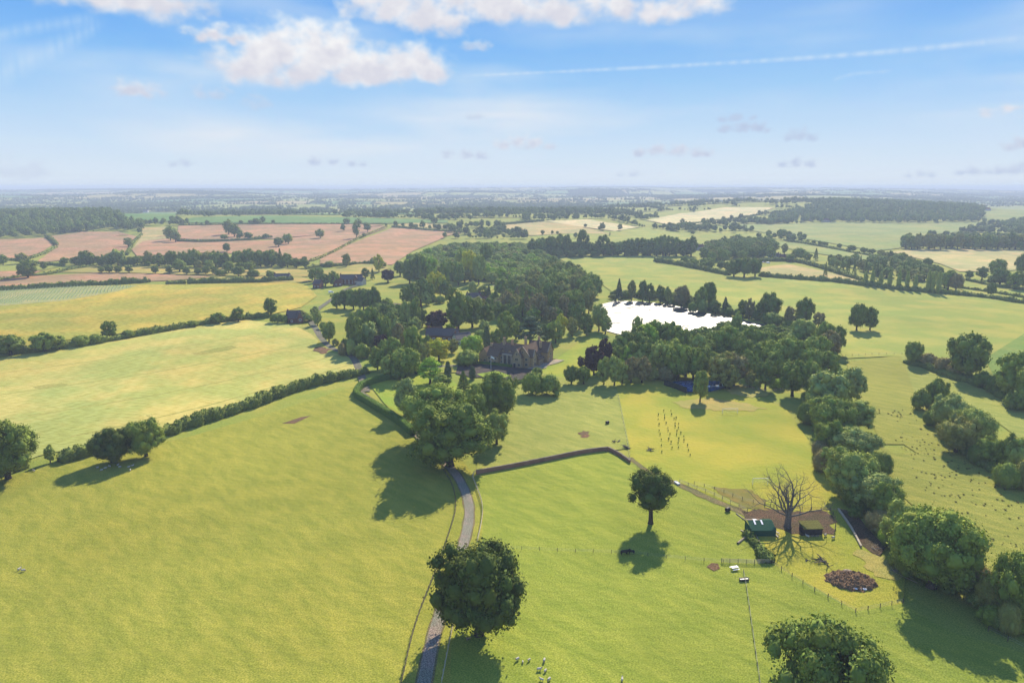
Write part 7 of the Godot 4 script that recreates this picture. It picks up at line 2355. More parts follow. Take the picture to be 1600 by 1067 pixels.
	t("broad mid light",435.2,-895.1,12.9,12.6,0,3)
	t("broad mid olive",506.4,-898.3,10.0,10.5,0,9)
	t("oak mid mid",474.5,-899.0,9.6,12.1,0,2)
	t("oak mid olive",417.1,-899.0,9.1,9.3,-1,0)
	t("broad mid olive",486.7,-901.4,8.6,12.0,-1,1)
	t("broad mid mid",429.1,-901.7,9.4,13.3,0,2)
	t("broad mid mid",497.1,-909.0,10.1,12.3,0,7)
	t("broad mid light",471.4,-909.4,12.0,10.1,0,6)
	t("broad mid dark",421.6,-912.6,10.1,12.7,0,2)
	t("broad mid light",504.6,-919.9,10.9,13.7,0,9)
	t("broad mid olive",471.8,-921.0,9.7,10.0,0,3)
	t("broad mid mid",480.6,-924.0,10.1,9.2,0,4)
	t("broad mid mid",512.9,-924.5,11.6,12.0,0,9)
	t("broad mid olive",489.0,-928.0,13.0,11.2,0,5)
	t("broad mid dark",503.0,-938.2,12.8,12.5,0,7)
	t("broad mid olive",515.7,-941.2,10.1,13.7,0,6)
	t("broad mid olive",496.3,-948.6,12.9,11.1,0,4)
	t("broad mid mid",514.5,-950.3,9.0,9.7,-1,1)
	t("broad mid dark",519.0,-966.3,8.1,9.1,-1,3)
	place("in the hedgerow beyond the village", "hedgerow trees beyond the village")
	t("broad mid mid",363.8,-921.8,10.0,13.4,0,-1)
	t("broad mid mid",386.4,-922.0,11.7,13.4,0,-2)
	t("conifer mid dark",407.8,-946.8,15.4,8.6,1,0)
	t("bush mid mid",387.9,-955.1,16.4,20.8,1,0)
	t("broad mid dark",522.3,-1001.3,9.0,10.9,0,11)
	t("broad mid olive",392.8,-1018.7,15.6,11.1,1,0)
	t("broad mid dark",519.1,-1020.4,8.3,12.9,0,10)
	t("broad mid dark",517.7,-1040.2,8.4,13.2,0,9)
	t("broad mid dark",509.4,-1060.6,10.5,16.3,0,8)
	t("broad mid dark",510.8,-1103.8,8.9,9.0,0,7)
	t("broad mid dark",508.9,-1150.1,8.2,10.4,0,6)
	t("broad far dark",505.7,-1162.0,9.4,10.5,0,5)
	t("broad far dark",511.0,-1199.7,7.5,9.7,-1,-2)
	t("broad far dark",505.3,-1212.3,6.5,7.7,-1,-1)
	t("broad far dark",505.0,-1238.7,11.1,13.4,0,4)
	t("broad far dark",496.6,-1251.7,11.2,12.4,0,3)
	t("broad far dark",493.9,-1265.1,12.4,12.5,0,2)
	t("broad far dark",490.5,-1292.7,12.7,10.5,0,1)
	place("in the group past the poplar plantation", "group past the poplar plantation")
	t("oak mid dark",428.5,-624.0,12.1,8.6,0,-1)
	t("broad mid mid",477.7,-664.2,18.3,14.6,0,0)
	t("broad mid light",487.4,-664.3,19.5,13.4,0,0)
	t("broad mid dark",485.0,-681.8,10.0,11.2,0,3)
	t("oak mid dark",481.8,-690.9,17.7,17.7,0,-2)
	t("broad mid dark",481.1,-700.2,9.0,12.8,-1,0)
	t("broad mid dark",482.7,-740.2,10.1,9.5,0,1)
	t("broad mid dark",496.3,-740.2,13.5,13.5,0,2)
	t("oak mid mid",526.4,-762.0,19.4,18.8,0,0)
	t("oak mid dark",561.5,-773.3,25.3,16.9,1,0)
	place("in the narrow far belt", "narrow belt on the far field")
	t("broad mid olive",663.5,-1095.4,26.5,15.1,1,0)
	t("broad mid mid",718.2,-1097.3,23.3,16.8,0,4)
	t("oak mid olive",647.1,-1097.8,25.3,20.4,0,1)
	t("oak mid olive",808.2,-1098.3,24.4,18.0,0,5)
	t("oak mid olive",629.5,-1098.4,25.7,17.7,1,1)
	t("oak mid olive",800.0,-1099.4,26.3,20.1,1,3)
	t("broad mid mid",738.3,-1100.7,26.1,17.9,1,0)
	t("oak mid olive",693.8,-1101.2,26.3,19.3,1,2)
	t("broad mid dark",820.1,-1102.5,21.6,17.8,0,0)
	t("broad mid mid",623.1,-1103.0,21.4,20.6,0,2)
	t("oak mid mid",749.1,-1103.6,22.4,19.1,0,-2)
	t("oak mid olive",767.6,-1104.3,22.9,16.7,0,2)
	t("broad mid olive",660.7,-1105.9,25.0,19.8,0,-1)
	t("oak mid olive",788.1,-1107.9,24.0,19.9,0,3)
	t("oak mid dark",781.2,-1111.0,26.5,18.4,1,0)
	t("oak mid olive",738.2,-1114.4,21.0,15.8,-1,3)
	t("broad mid olive",768.1,-1118.4,21.9,16.9,0,-2)
	t("oak mid mid",688.3,-1121.9,22.2,20.2,0,-1)
	t("oak mid olive",807.0,-1121.9,23.8,20.9,0,4)
	t("oak mid mid",699.5,-1125.3,19.7,19.1,-1,0)
	t("oak mid olive",727.3,-1125.8,20.1,19.0,-1,2)
	t("broad mid mid",846.4,-1125.9,21.0,18.8,-1,0)
	t("broad mid mid",718.9,-1126.9,22.9,16.2,0,3)
	t("broad mid mid",627.6,-1127.6,24.3,21.1,0,1)
	t("oak mid olive",655.6,-1128.4,19.6,15.9,-1,1)
	place("standing together in the far meadow", "pair in the far meadow")
	t("oak mid dark",234.0,-468.6,18.9,13.0,0,0)
	t("broad mid dark",243.1,-468.6,16.7,11.3,0,0)
	place("in the sports field boundary row", "boundary row beside the sports field")
	t("bush near dark",99.9,-160.7,8.1,8.6,0,4)
	t("bush mid mid",98.6,-164.4,4.0,4.4,-1,0)
	t("broad near light",104.5,-172.9,13.7,11.7,0,3)
	t("bush near lime",103.2,-175.7,5.3,6.8,-1,0)
	t("bush near brown",103.8,-183.0,6.6,7.9,-1,-2)
	t("broad near mid",108.0,-187.7,13.1,9.0,0,-2)
	t("oak near silver",108.4,-195.1,12.7,15.4,0,-2)
	t("bush near dark",105.5,-199.4,7.9,9.5,0,2)
	t("oak near light",105.7,-204.8,16.1,16.1,1,0)
	t("broad near light",109.0,-222.9,10.5,9.5,0,1)
	t("bush near dark",124.1,-222.9,8.3,8.4,0,3)
	t("bush near brown",106.5,-226.1,7.9,7.0,0,0)
	t("oak near silver",122.9,-236.6,12.0,16.2,0,-1)
	t("bush near brown",111.4,-240.2,5.9,6.2,-1,-1)
	t("broad near mid",116.1,-244.0,13.1,10.3,0,-1)
	t("oak near mid",126.7,-264.7,15.6,19.2,1,0)
	t("broad near light",138.3,-267.7,12.8,14.4,0,2)
	t("bush near dark",122.1,-277.1,9.4,8.4,0,1)
	t("oak mid silver",134.4,-287.1,19.8,20.0,1,0)
	t("broad mid silver",151.1,-301.6,18.3,14.0,1,0)
	tree("bush", "near", "olive", 108.2, -136.7, 7.5, 5.0, "isolated olive shrub at the foot of the right edge tree")
	tree("oak", "near", "mid", 113.0, -140.0, 18.7, 12.3, "tree cut off by the right edge below the rushy meadow")
	tree("bush", "near", "olive", 110.6, -145.9, 8.8, 7.7, "low green thicket under the tree at the right edge")
	tree("bush", "near", "brown", 112.8, -153.3, 6.5, 6.2, "brown tinged thicket beside the largest boundary willow")
	tree("oak", "near", "mid", 102.3, -154.9, 21.2, 22.1, "largest dark willow in the boundary row, casting a long shadow")
	place("in the meadow hedge line on the right", "right hand meadow hedge trees")
	t("bush mid dark",221.0,-294.4,9.9,11.2,0,3)
	t("oak mid mid",225.4,-294.4,20.2,14.0,0,-2)
	t("broad mid mid",228.0,-309.5,23.8,16.4,1,0)
	t("bush mid dark",227.8,-319.7,9.4,7.9,0,2)
	t("bush mid dark",228.0,-328.4,9.0,9.3,0,1)
	t("oak mid dark",230.5,-344.6,23.8,22.0,1,0)
	t("bush mid brown",226.7,-349.6,7.4,8.5,-1,-2)
	t("bush mid brown",226.1,-357.2,9.0,10.1,0,0)
	t("bush mid brown",225.8,-370.7,7.8,10.4,-1,-1)
	t("oak mid mid",219.0,-373.5,13.6,10.5,0,-1)
	place("in the thicket dividing the two meadows", "thicket dividing the two meadows")
	t("bush near olive",166.0,-211.8,10.5,7.4,0,0)
	t("bush near mid",160.7,-213.7,8.4,8.3,-1,0)
	t("oak near light",169.7,-223.2,13.3,10.0,0,0)
	t("broad near dark",167.7,-225.3,14.7,6.6,0,0)
	t("broad near mid",166.6,-230.9,10.8,9.8,0,0)
	t("bush near dark",164.6,-233.2,7.2,7.7,-1,-2)
	t("oak near olive",163.2,-244.2,13.8,14.6,0,0)
	t("oak near light",170.9,-248.1,16.5,15.3,1,0)
	t("oak near silver",173.4,-264.9,15.6,14.7,1,0)
	t("bush near dark",171.6,-274.0,6.6,6.8,-1,-1)
	t("bush mid dark",178.9,-294.3,9.9,9.5,0,0)
	t("oak mid dark",186.7,-296.1,13.7,10.1,0,0)
	# woods and other masses
	wood("woodland", [Vector2(-133.1, -917.3), Vector2(-105.2, -1058.0), Vector2(-40.5, -1121.0), Vector2(29.3, -1080.6), Vector2(55.4, -846.1), Vector2(75.5, -623.6), Vector2(61.7, -568.2), Vector2(45.7, -623.5), Vector2(18.7, -681.0), Vector2(-6.6, -718.6), Vector2(-39.4, -718.5), Vector2(-74.1, -738.8), Vector2(-107.8, -738.7)], 9.5, 900, Vector2(9, 12), Vector2(11, 15), "closed canopy of the central wood behind its edge trees", "mid", 2, ["mid", "light", "light", "lime", "olive"])
	wood("woodland", [Vector2(268.7, -988.8), Vector2(310.8, -1109.5), Vector2(380.9, -1206.2), Vector2(436.3, -1209.0), Vector2(390.7, -1048.2), Vector2(352.3, -972.1), Vector2(302.7, -954.2), Vector2(256.3, -905.2)], 9.0, 220, Vector2(10, 14), Vector2(9, 13), "closed canopy of the village wood", "mid", 3, ["dark", "mid"])
	wood("woodland", [Vector2(-1044.9, -1260.3), Vector2(-907.1, -1258.2), Vector2(-856.6, -1303.0), Vector2(-851.7, -1393.0), Vector2(-815.1, -1440.1), Vector2(-726.7, -1398.4), Vector2(-768.5, -1491.3), Vector2(-906.2, -1659.1), Vector2(-1611.9, -2651.1), Vector2(-1998.0, -2942.4), Vector2(-2238.5, -2721.7)], 9.5, 2600, Vector2(14, 19), Vector2(11, 15), "dense broadleaf wood on the left hilltop above the pink fields", "far", 4, ["dark", "mid"])
	wood("woodland", [Vector2(586.6, -1676.1), Vector2(750.0, -1818.7), Vector2(964.1, -1791.6), Vector2(1197.0, -1834.0), Vector2(1370.7, -2070.8), Vector2(2455.1, -3933.8), Vector2(2229.9, -4173.2), Vector2(1000.2, -2336.2), Vector2(736.6, -2007.3)], 11.0, 2600, Vector2(14, 19), Vector2(12, 16), "dense broadleaf wood on the right hilltop above the pale field", "far", 5, ["dark", "mid"])
	wood("woodland", [Vector2(603.5, -1094.4), Vector2(656.7, -1118.0), Vector2(824.6, -1085.7), Vector2(906.7, -1195.9), Vector2(715.5, -1219.9), Vector2(644.3, -1166.0)], 8.0, 160, Vector2(10, 15), Vector2(10, 14), "undergrowth of the narrow belt on the far field", "far", 6, ["dark", "mid"])
	wood("woodland", [Vector2(1183.1, -1734.7), Vector2(1347.5, -1879.5), Vector2(1627.7, -2020.0), Vector2(1239.2, -1531.4), Vector2(1072.8, -1529.7)], 10.0, 260, Vector2(12, 17), Vector2(11, 15), "wood at the right edge above the narrow belt", "far", 7, ["dark", "mid"])
	wood("woodland", [Vector2(147.6, -468.5), Vector2(163.5, -451.7), Vector2(203.7, -447.6), Vector2(185.1, -388.2), Vector2(156.7, -347.0), Vector2(137.1, -347.0), Vector2(108.8, -362.4), Vector2(90.9, -373.4), Vector2(76.2, -388.0), Vector2(71.1, -412.2), Vector2(79.7, -428.2), Vector2(122.6, -439.7)], 7.5, 260, Vector2(7, 10), Vector2(8, 12), "shady understorey of the lakeside wood", "mid", 8, ["dark", "mid"])
	wood("woodland", [Vector2(-57.7, -385.9), Vector2(-67.1, -357.7), Vector2(-93.2, -417.0), Vector2(-111.1, -501.1), Vector2(-102.9, -559.0), Vector2(-69.7, -503.1)], 9.0, 60, Vector2(7, 11), Vector2(7, 10), "shady understorey of the copse beside the lane", "mid", 9, ["dark", "mid"])
	wood("woodland", [Vector2(-14.0, -504.8), Vector2(-25.5, -554.8), Vector2(-5.6, -608.4), Vector2(54.6, -594.6), Vector2(51.4, -505.8), Vector2(26.7, -481.3)], 11.0, 60, Vector2(8, 13), Vector2(8, 12), "shady understorey of the garden wood", "mid", 10, ["dark", "mid"])
	wood("woodland", [Vector2(33.3, -967.8), Vector2(87.0, -960.0), Vector2(178.9, -987.4), Vector2(250.7, -988.5), Vector2(275.1, -1086.9), Vector2(196.1, -1084.8), Vector2(96.0, -1061.8), Vector2(35.8, -1040.9)], 8.0, 150, Vector2(8, 12), Vector2(8, 12), "understorey of the belt north of the big meadow", "mid", 11, ["dark"])
	wood("woodland", [Vector2(-538.3, -858.6), Vector2(-436.7, -858.3), Vector2(-245.7, -844.8), Vector2(-261.8, -901.5), Vector2(-465.8, -916.8), Vector2(-574.2, -917.4)], 9.0, 130, Vector2(6, 10), Vector2(7, 10), "understorey of the tree row below the pink fields", "mid", 12, ["dark"])
	wood("scrub", [Vector2(127.7, -285.4), Vector2(134.8, -285.4), Vector2(120.6, -213.5), Vector2(111.6, -175.7), Vector2(109.8, -151.1), Vector2(112.3, -137.4), Vector2(105.8, -134.1), Vector2(104.5, -152.4), Vector2(98.4, -164.1), Vector2(99.5, -183.0), Vector2(106.4, -223.9)], 4.5, 150, Vector2(2.5, 5), Vector2(4, 6), "thick undergrowth along the boundary row", "mid", 13, ["hedge", "mid"])
	wood("scrub", [Vector2(178.9, -294.3), Vector2(166.3, -254.8), Vector2(162.7, -226.9), Vector2(163.4, -206.5), Vector2(170.5, -216.3), Vector2(169.0, -229.8), Vector2(175.6, -261.9), Vector2(181.9, -289.9)], 4.5, 50, Vector2(2.5, 5), Vector2(4, 6), "thick undergrowth of the thicket dividing the meadows", "mid", 14, ["hedge"])
	wood("scrub", [Vector2(82.4, -598.1), Vector2(92.7, -612.5), Vector2(111.7, -608.9), Vector2(130.3, -591.3), Vector2(143.0, -565.2), Vector2(154.8, -538.4), Vector2(167.7, -519.1), Vector2(183.5, -496.2), Vector2(190.6, -472.9), Vector2(198.1, -486.7), Vector2(188.8, -511.3), Vector2(171.9, -532.7), Vector2(157.8, -553.0), Vector2(147.7, -584.6), Vector2(134.1, -608.9), Vector2(115.0, -627.4), Vector2(93.2, -627.4)], 6.0, 110, Vector2(4, 9), Vector2(6, 10), "scrub along the north shore of the lake", "mid", 15, ["dark", "hedge"])
	rushes([Vector2(152.3, -294.2), Vector2(146.7, -254.7), Vector2(133.1, -213.6), Vector2(122.1, -175.8), Vector2(123.7, -162.6), Vector2(144.0, -172.4), Vector2(163.1, -208.9), Vector2(160.1, -229.7), Vector2(165.6, -261.9), Vector2(173.3, -294.3)], 240)
	pale_rows([Vector2(-546.3, -663.3), Vector2(-491.5, -671.8), Vector2(-367.9, -684.5), Vector2(-367.6, -645.3), Vector2(-382.5, -595.2), Vector2(-420.7, -572.0), Vector2(-463.9, -560.3)])
	lily_pads([Vector2(67.9, -568.2), Vector2(77.1, -591.2), Vector2(90.0, -605.2), Vector2(110.5, -601.7), Vector2(130.3, -591.3), Vector2(142.2, -562.1), Vector2(152.2, -532.7), Vector2(164.4, -508.7), Vector2(175.6, -486.6), Vector2(151.9, -468.5), Vector2(110.5, -477.3), Vector2(71.6, -477.2), Vector2(68.4, -493.5)])
	# hedges
	hedge([Vector2(-135.3, -260.6), Vector2(-125.3, -279.7), Vector2(-113.7, -299.8), Vector2(-99.1, -328.3), Vector2(-75.0, -354.9)], 5.0, 4.6, "hedge", "long thick bushy hedge between the wheat and the big pasture", "", false, 0.45)
	hedge([Vector2(-159.6, -233.3), Vector2(-156.2, -238.1), Vector2(-152.1, -243.1)], 5.0, 4.2, "hedge", "short dense hedge left of the broad tree over the sheep", "", false, 0.45)
	hedge([Vector2(-184.1, -220.5), Vector2(-172.4, -222.1), Vector2(-169.0, -229.8)], 3.0, 2.2, "hedge", "low hedge under the oak at the left edge", "", false, 0.45)
	hedge([Vector2(-72.5, -314.1), Vector2(-72.9, -324.5), Vector2(-71.2, -331.1), Vector2(-64.1, -340.5), Vector2(-52.9, -351.7), Vector2(-44.7, -360.9)], 2.6, 2.8, "clipped", "neatly clipped hedge along the back of the garden lawn", "", true, 0.30)
	hedge([Vector2(-72.0, -312.1), Vector2(-62.4, -298.8), Vector2(-52.6, -284.7), Vector2(-43.4, -270.3), Vector2(-38.8, -261.4)], 2.6, 2.8, "clipped", "neatly clipped curving hedge between drive and front lawn", "", true, 0.30)
	hedge([Vector2(-16.1, -327.6), Vector2(-3.1, -330.0), Vector2(8.4, -341.6), Vector2(12.6, -354.0)], 1.2, 1.2, "clipped", "low clipped hedge curving round the gravel forecourt", "", true, 0.30)
	hedge([Vector2(-29.1, -369.4), Vector2(-17.5, -373.8), Vector2(0.0, -367.1)], 1.2, 1.4, "clipped", "low clipped hedge under the manor front wall", "", true, 0.30)
	hedge([Vector2(-298.4, -389.9), Vector2(-274.1, -397.2), Vector2(-255.9, -410.3), Vector2(-241.8, -434.0), Vector2(-225.5, -459.2), Vector2(-210.0, -483.2), Vector2(-192.4, -502.0), Vector2(-180.1, -513.6)], 4.2, 3.6, "hedge", "long scrubby hedge between the wheat and the barley field", "", false, 0.80)
	hedge([Vector2(-191.4, -499.4), Vector2(-187.4, -507.7), Vector2(-181.0, -513.6)], 2.0, 1.4, "hedge", "thin low hedge running to the corner cottage", "", false, 0.70)
	hedge([Vector2(-488.4, -650.6), Vector2(-454.6, -671.6), Vector2(-422.1, -689.4), Vector2(-370.3, -717.9)], 5.5, 5.0, "hedge", "dark thick hedge along the back of the pale planted rows", "", false, 1.00)
	hedge([Vector2(-345.8, -698.4), Vector2(-329.7, -708.0)], 4.0, 3.0, "hedge", "short dark hedge closing the gap behind the barley", "", false, 1.00)
	hedge([Vector2(-326.3, -703.2), Vector2(-299.4, -712.9), Vector2(-262.1, -717.8), Vector2(-228.7, -733.1)], 5.0, 5.0, "hedge", "dark even hedge along the top of the barley field", "", false, 1.00)
	hedge([Vector2(-697.9, -950.6), Vector2(-641.2, -917.9), Vector2(-583.3, -880.0), Vector2(-550.4, -865.6)], 3.0, 2.5, "hedge", "hedge under the trees below the pink fields, far left", "", false, 1.00)
	hedge([Vector2(-534.1, -713.4), Vector2(-529.7, -754.6), Vector2(-516.7, -782.6), Vector2(-517.9, -825.3), Vector2(-511.0, -865.5)], 3.0, 2.4, "hedge", "thin hedge from the lone oak up to the tree row", "", false, 1.00)
	hedge([Vector2(-854.2, -1303.0), Vector2(-808.5, -1245.8), Vector2(-742.1, -1154.6)], 5.0, 4.5, "hedge", "short dark hedge between the two left pink fields", "", false, 1.20)
	hedge([Vector2(-721.4, -1121.7), Vector2(-680.5, -1030.2), Vector2(-650.2, -950.1)], 3.0, 2.0, "hedge", "broken scrubby hedge below the left pink fields", "", false, 1.20)
	hedge([Vector2(-702.8, -1351.3), Vector2(-645.6, -1209.2), Vector2(-545.5, -1000.9)], 3.0, 2.5, "hedge", "scrubby hedge between pink field and tan slope", "", false, 1.20)
	hedge([Vector2(-576.4, -1219.9), Vector2(-522.8, -1207.6), Vector2(-477.1, -1230.8), Vector2(-436.3, -1291.7)], 4.0, 4.0, "hedge", "dark hedge across the pink ploughed slope", "", false, 1.20)
	hedge([Vector2(-262.8, -916.7), Vector2(-262.7, -1037.1), Vector2(-276.7, -1279.8), Vector2(-268.4, -1525.4)], 4.0, 1.6, "olive", "grassy bank hedge dividing two pink fields", "", false, 1.20)
	hedge([Vector2(-713.4, -1522.9), Vector2(-625.1, -1548.3), Vector2(-536.7, -1574.3), Vector2(-426.3, -1584.2), Vector2(-277.8, -1588.1)], 3.0, 2.5, "hedge", "hedge between the pink slope and the green field", "", false, 1.40)
	hedge([Vector2(-243.5, -831.6), Vector2(-234.0, -858.4), Vector2(-212.3, -865.4), Vector2(-193.2, -886.9), Vector2(-169.1, -887.0)], 3.5, 3.0, "hedge", "hedge along the bottom of the right pink field", "", false, 1.00)
	hedge([Vector2(-257.5, -1525.4), Vector2(-182.8, -1452.9), Vector2(-95.6, -1399.3)], 4.0, 3.0, "hedge", "dark hedge along the top of the right pink field", "", false, 1.40)
	hedge([Vector2(185.3, -920.2), Vector2(208.3, -882.3), Vector2(228.0, -808.2), Vector2(239.3, -772.5)], 6.0, 5.0, "hedge", "thick hedge above the big meadow, below the village", "", false, 0.90)
	hedge([Vector2(269.8, -766.9), Vector2(292.2, -745.1), Vector2(328.4, -719.4), Vector2(347.2, -690.7), Vector2(372.1, -655.7), Vector2(402.8, -627.7)], 5.0, 4.5, "hedge", "long dark hedge along the top of the big meadow", "", false, 0.90)
	hedge([Vector2(402.8, -627.7), Vector2(419.2, -609.1), Vector2(427.5, -581.5), Vector2(448.9, -541.4)], 4.5, 3.5, "hedge", "hedge above the big meadow, by the right edge", "", false, 0.90)
	hedge([Vector2(430.8, -672.9), Vector2(442.0, -643.5), Vector2(449.7, -612.8), Vector2(470.6, -568.6)], 3.0, 2.5, "hedge", "upper of two parallel hedges beyond the big meadow", "", false, 0.90)
	hedge([Vector2(322.7, -921.5), Vector2(368.0, -921.9), Vector2(371.8, -834.5), Vector2(363.5, -729.6)], 5.0, 4.0, "hedge", "bushy hedge above the golden strip field", "", false, 0.90)
	hedge([Vector2(489.8, -1278.7), Vector2(503.6, -1162.0), Vector2(503.4, -1030.0), Vector2(515.8, -956.3)], 3.0, 2.6, "hedge", "hedge below the pale field beyond the village", "", false, 1.20)
	hedge([Vector2(472.8, -729.8), Vector2(473.7, -681.8), Vector2(486.2, -647.6)], 3.5, 3.0, "hedge", "hedge under the group past the poplar plantation", "", false, 0.90)
	hedge([Vector2(218.0, -379.3), Vector2(222.6, -365.2), Vector2(225.2, -347.1), Vector2(229.3, -328.4), Vector2(225.9, -305.6), Vector2(228.5, -285.7)], 5.0, 3.4, "hedge", "scrubby hedge linking the trees of the right meadow", "", false, 0.60)
	hedge([Vector2(416.5, -1658.3), Vector2(516.2, -1799.9), Vector2(729.4, -2091.4)], 4.0, 3.0, "hedge", "dark hedge at the foot of the cream hillside", "", false, 1.60)
	hedge([Vector2(74.7, -1667.7), Vector2(-28.2, -1569.0)], 5.0, 4.0, "hedge", "dark hedge beside the tan hilltop field", "", false, 1.60)
	hedge([Vector2(228.5, -347.1), Vector2(230.7, -330.6)], 5.0, 4.0, "hedge", "dark bramble hedge beneath the big meadow oak", "", false, 0.60)
	hedge([Vector2(65.7, -181.4), Vector2(66.2, -175.7), Vector2(66.2, -169.5), Vector2(66.7, -165.6)], 3.0, 1.6, "bramble", "band of nettles and brambles behind the green field shelter", "", false, 0.35)
	# buildings, walls, animals and small things
	wall("brick_wall", [Vector2(-12.1, -223.2), Vector2(0.0, -228.8), Vector2(13.7, -235.8), Vector2(25.6, -242.0), Vector2(35.4, -245.2)], 1.4, 0.4, "long low brown brick wall between paddock and pale meadow")
	wall("brick_wall", [Vector2(35.7, -245.8), Vector2(38.9, -240.1), Vector2(41.6, -232.9)], 1.1, 0.4, "short end of the brown brick wall turning down to the track")
	wall("timber_wall", [Vector2(98.3, -196.3), Vector2(96.6, -184.5), Vector2(94.2, -173.6)], 0.5, 0.3, "low timber edging beside the boundary row of trees")
	manor(Vector3(-13.2, 0.28, -377.6), -0.489, 1.00)
	house("long slate roofed stable range behind the yellow tree", Vector3(-43.7, 0.52, -435.5), -0.12, 20.2, 8.0, 3.6, 7.2, "brick", "slate", 0.0)
	house("white gabled stable block beside the bright green tree", Vector3(-31.0, 0.43, -426.6), 0.50, 10.3, 7.0, 3.4, 6.4, "white_wall", "slate", 0.0)
	house("low brick outbuilding at the end of the stable range", Vector3(-49.4, 0.56, -443.1), 0.60, 9.9, 7.0, 3.2, 6.6, "brick", "tile_red", 0.0)
	house("white gabled cottage among the garden trees", Vector3(-32.2, 0.22, -583.6), 0.20, 11.8, 9.0, 4.8, 8.2, "white_wall", "slate", 5.0)
	house("small brick house beside the white gabled cottage", Vector3(-23.5, 0.20, -580.4), -0.30, 7.5, 7.0, 3.2, 6.0, "brick", "tile_red", 0.0)
	house("wide slate roofed farmhouse beyond the round copse", Vector3(-161.3, 0.26, -703.4), 0.10, 21.8, 9.0, 4.8, 9.0, "brick", "slate", 5.0)
	house("small white walled house beside the wide farmhouse", Vector3(-151.3, 0.26, -698.7), -0.40, 8.9, 7.0, 3.6, 7.0, "white_wall", "slate", 0.0)
	house("brick house partly hidden left of the wide farmhouse", Vector3(-171.9, 0.28, -689.2), 0.40, 7.6, 8.0, 4.2, 8.0, "brick", "tile_red", 0.0)
	house("house hidden under trees at the lane end", Vector3(-187.1, 0.31, -675.4), -0.20, 7.4, 8.0, 4.0, 7.5, "brick", "slate", 0.0)
	house("low grey roofed barn above the barley hedge", Vector3(-241.8, 0.30, -738.3), 0.05, 16.2, 8.0, 3.0, 5.6, "white_wall", "slate", 0.0)
	house("dark roofed corner cottage beside the wheat field", Vector3(-154.7, 1.49, -491.0), 0.50, 9.1, 7.0, 3.6, 8.0, "brick", "slate", 4.0)
	house("long grey roofed barn in the village wood", Vector3(327.2, 0.47, -989.6), 0.10, 30.5, 10.0, 3.6, 7.0, "brick", "slate", 0.0)
	house("white house facing the golden strip field", Vector3(354.8, 0.35, -954.8), 0.20, 13.8, 9.0, 4.0, 7.4, "white_wall", "slate", 4.0)
	house("red roofed farm building right of the white house", Vector3(367.3, 0.32, -946.4), -0.10, 15.4, 9.0, 3.6, 6.6, "brick", "tile_red", 0.0)
	house("white house at the edge of the village wood", Vector3(287.0, 0.95, -1087.2), 0.20, 13.8, 9.0, 4.6, 8.0, "white_wall", "tile_red", 0.0)
	house("distant white house before the hilltop wood", Vector3(780.2, 9.28, -1884.6), 0.10, 27.0, 12.0, 6.0, 10.0, "white_wall", "slate", 0.0)
	house("distant pale farmhouse below the hilltop wood", Vector3(804.9, 7.17, -1824.7), -0.20, 22.9, 12.0, 5.0, 9.0, "white_wall", "tile_red", 0.0)
	house("distant building on the ridge at the far right", Vector3(1468.3, 23.45, -2217.8), 0.10, 23.8, 14.0, 5.0, 9.0, "white_wall", "tile_red", 0.0)
	house("tiny white house beyond the green field", Vector3(-1388.9, 0.37, -2711.4), 0.10, 19.4, 14.0, 6.0, 11.0, "white_wall", "slate", 0.0)
	field_shelter(Vector2(70.0, -180.0), 0.0)
	small_shed(Vector2(84.2, -180.7), 0.05)
	dead_tree(Vector2(78.8, -185.3))
	dung_heap(Vector2(83.7, -157.2))
	log_pile(Vector2(80.7, -165.6), "brushwood", "pile of grey brushwood and logs above the dung heap", 4.6, 14, 7)
	log_pile(Vector2(43.1, -247.8), "brushwood", "dark prunings heaped at the end of the brick wall", 3.0, 9, 17)
	log_pile(Vector2(39.6, -254.5), "brushwood", "low heap of twigs beside the meadow fence corner", 2.6, 8, 27)
	log_pile(Vector2(51.1, -245.9), "brushwood", "scattered branches left of the orchard saplings", 3.6, 8, 37)
	log_pile(Vector2(97.6, -172.2), "rubble", "pale fallen timber under the boundary row", 4.0, 7, 47)
	log_pile(Vector2(97.9, -159.5), "rubble", "litter of cut logs below the largest willow", 5.0, 9, 57)
	log_pile(Vector2(77.3, -166.9), "stump", "twisted root stump left of the brushwood pile", 1.4, 5, 67)
	log_pile(Vector2(-9.3, -134.0), "rubble", "pinkish fallen log in the oak shadow", 1.6, 3, 77)
	lay_log("fallen_log", Vector2(61.5, -175.6), Vector2(65.6, -180.0), 0.32, "pale split trunk lying left of the green shelter")
	lay_log("fallen_log", Vector2(66.8, -193.7), Vector2(68.1, -188.8), 0.2, "grey pole leaning by the corner of the green shelter")
	lay_log("timber_beam", Vector2(68.1, -180.7), Vector2(67.0, -166.9), 0.26, "long pale beam lying from the shelter to the fence corner")
	trough(Vector2(54.1, -215.4), 1.9, "white_paint", "white trough lying where the earth track begins")
	trough(Vector2(57.4, -157.4), 0.15, "metal_dark", "dark water trough below the picnic table")
	table(Vector2(56.6, -162.5), 0.3)
	goal(Vector2(81.2, -214.9), 5.0, 0.05, "white football goal near the dead tree")
	goal(Vector2(93.7, -288.8), 6.5, 0.0, "white football goal at the far end of the sports field")
	bale(Vector2(64.7, -195.4), "dark wrapped bale in the pasture beside the track")
	bale(Vector2(39.2, -275.4), "black bale on the pale meadow")
	flagpole(Vector2(-11.2, -362.9))
	court_lines([Vector2(74.5, -335.0), Vector2(85.0, -340.9), Vector2(109.4, -331.6), Vector2(82.4, -320.6)])
	screen([Vector2(74.6, -332.7), Vector2(78.8, -326.0), Vector2(82.2, -318.5)], "dark green windbreak fence at the end of the tennis court", 3.0)
	screen([Vector2(82.2, -318.5), Vector2(93.9, -320.6), Vector2(109.1, -330.5)], "mesh fence along the near side of the tennis court", 0.0)
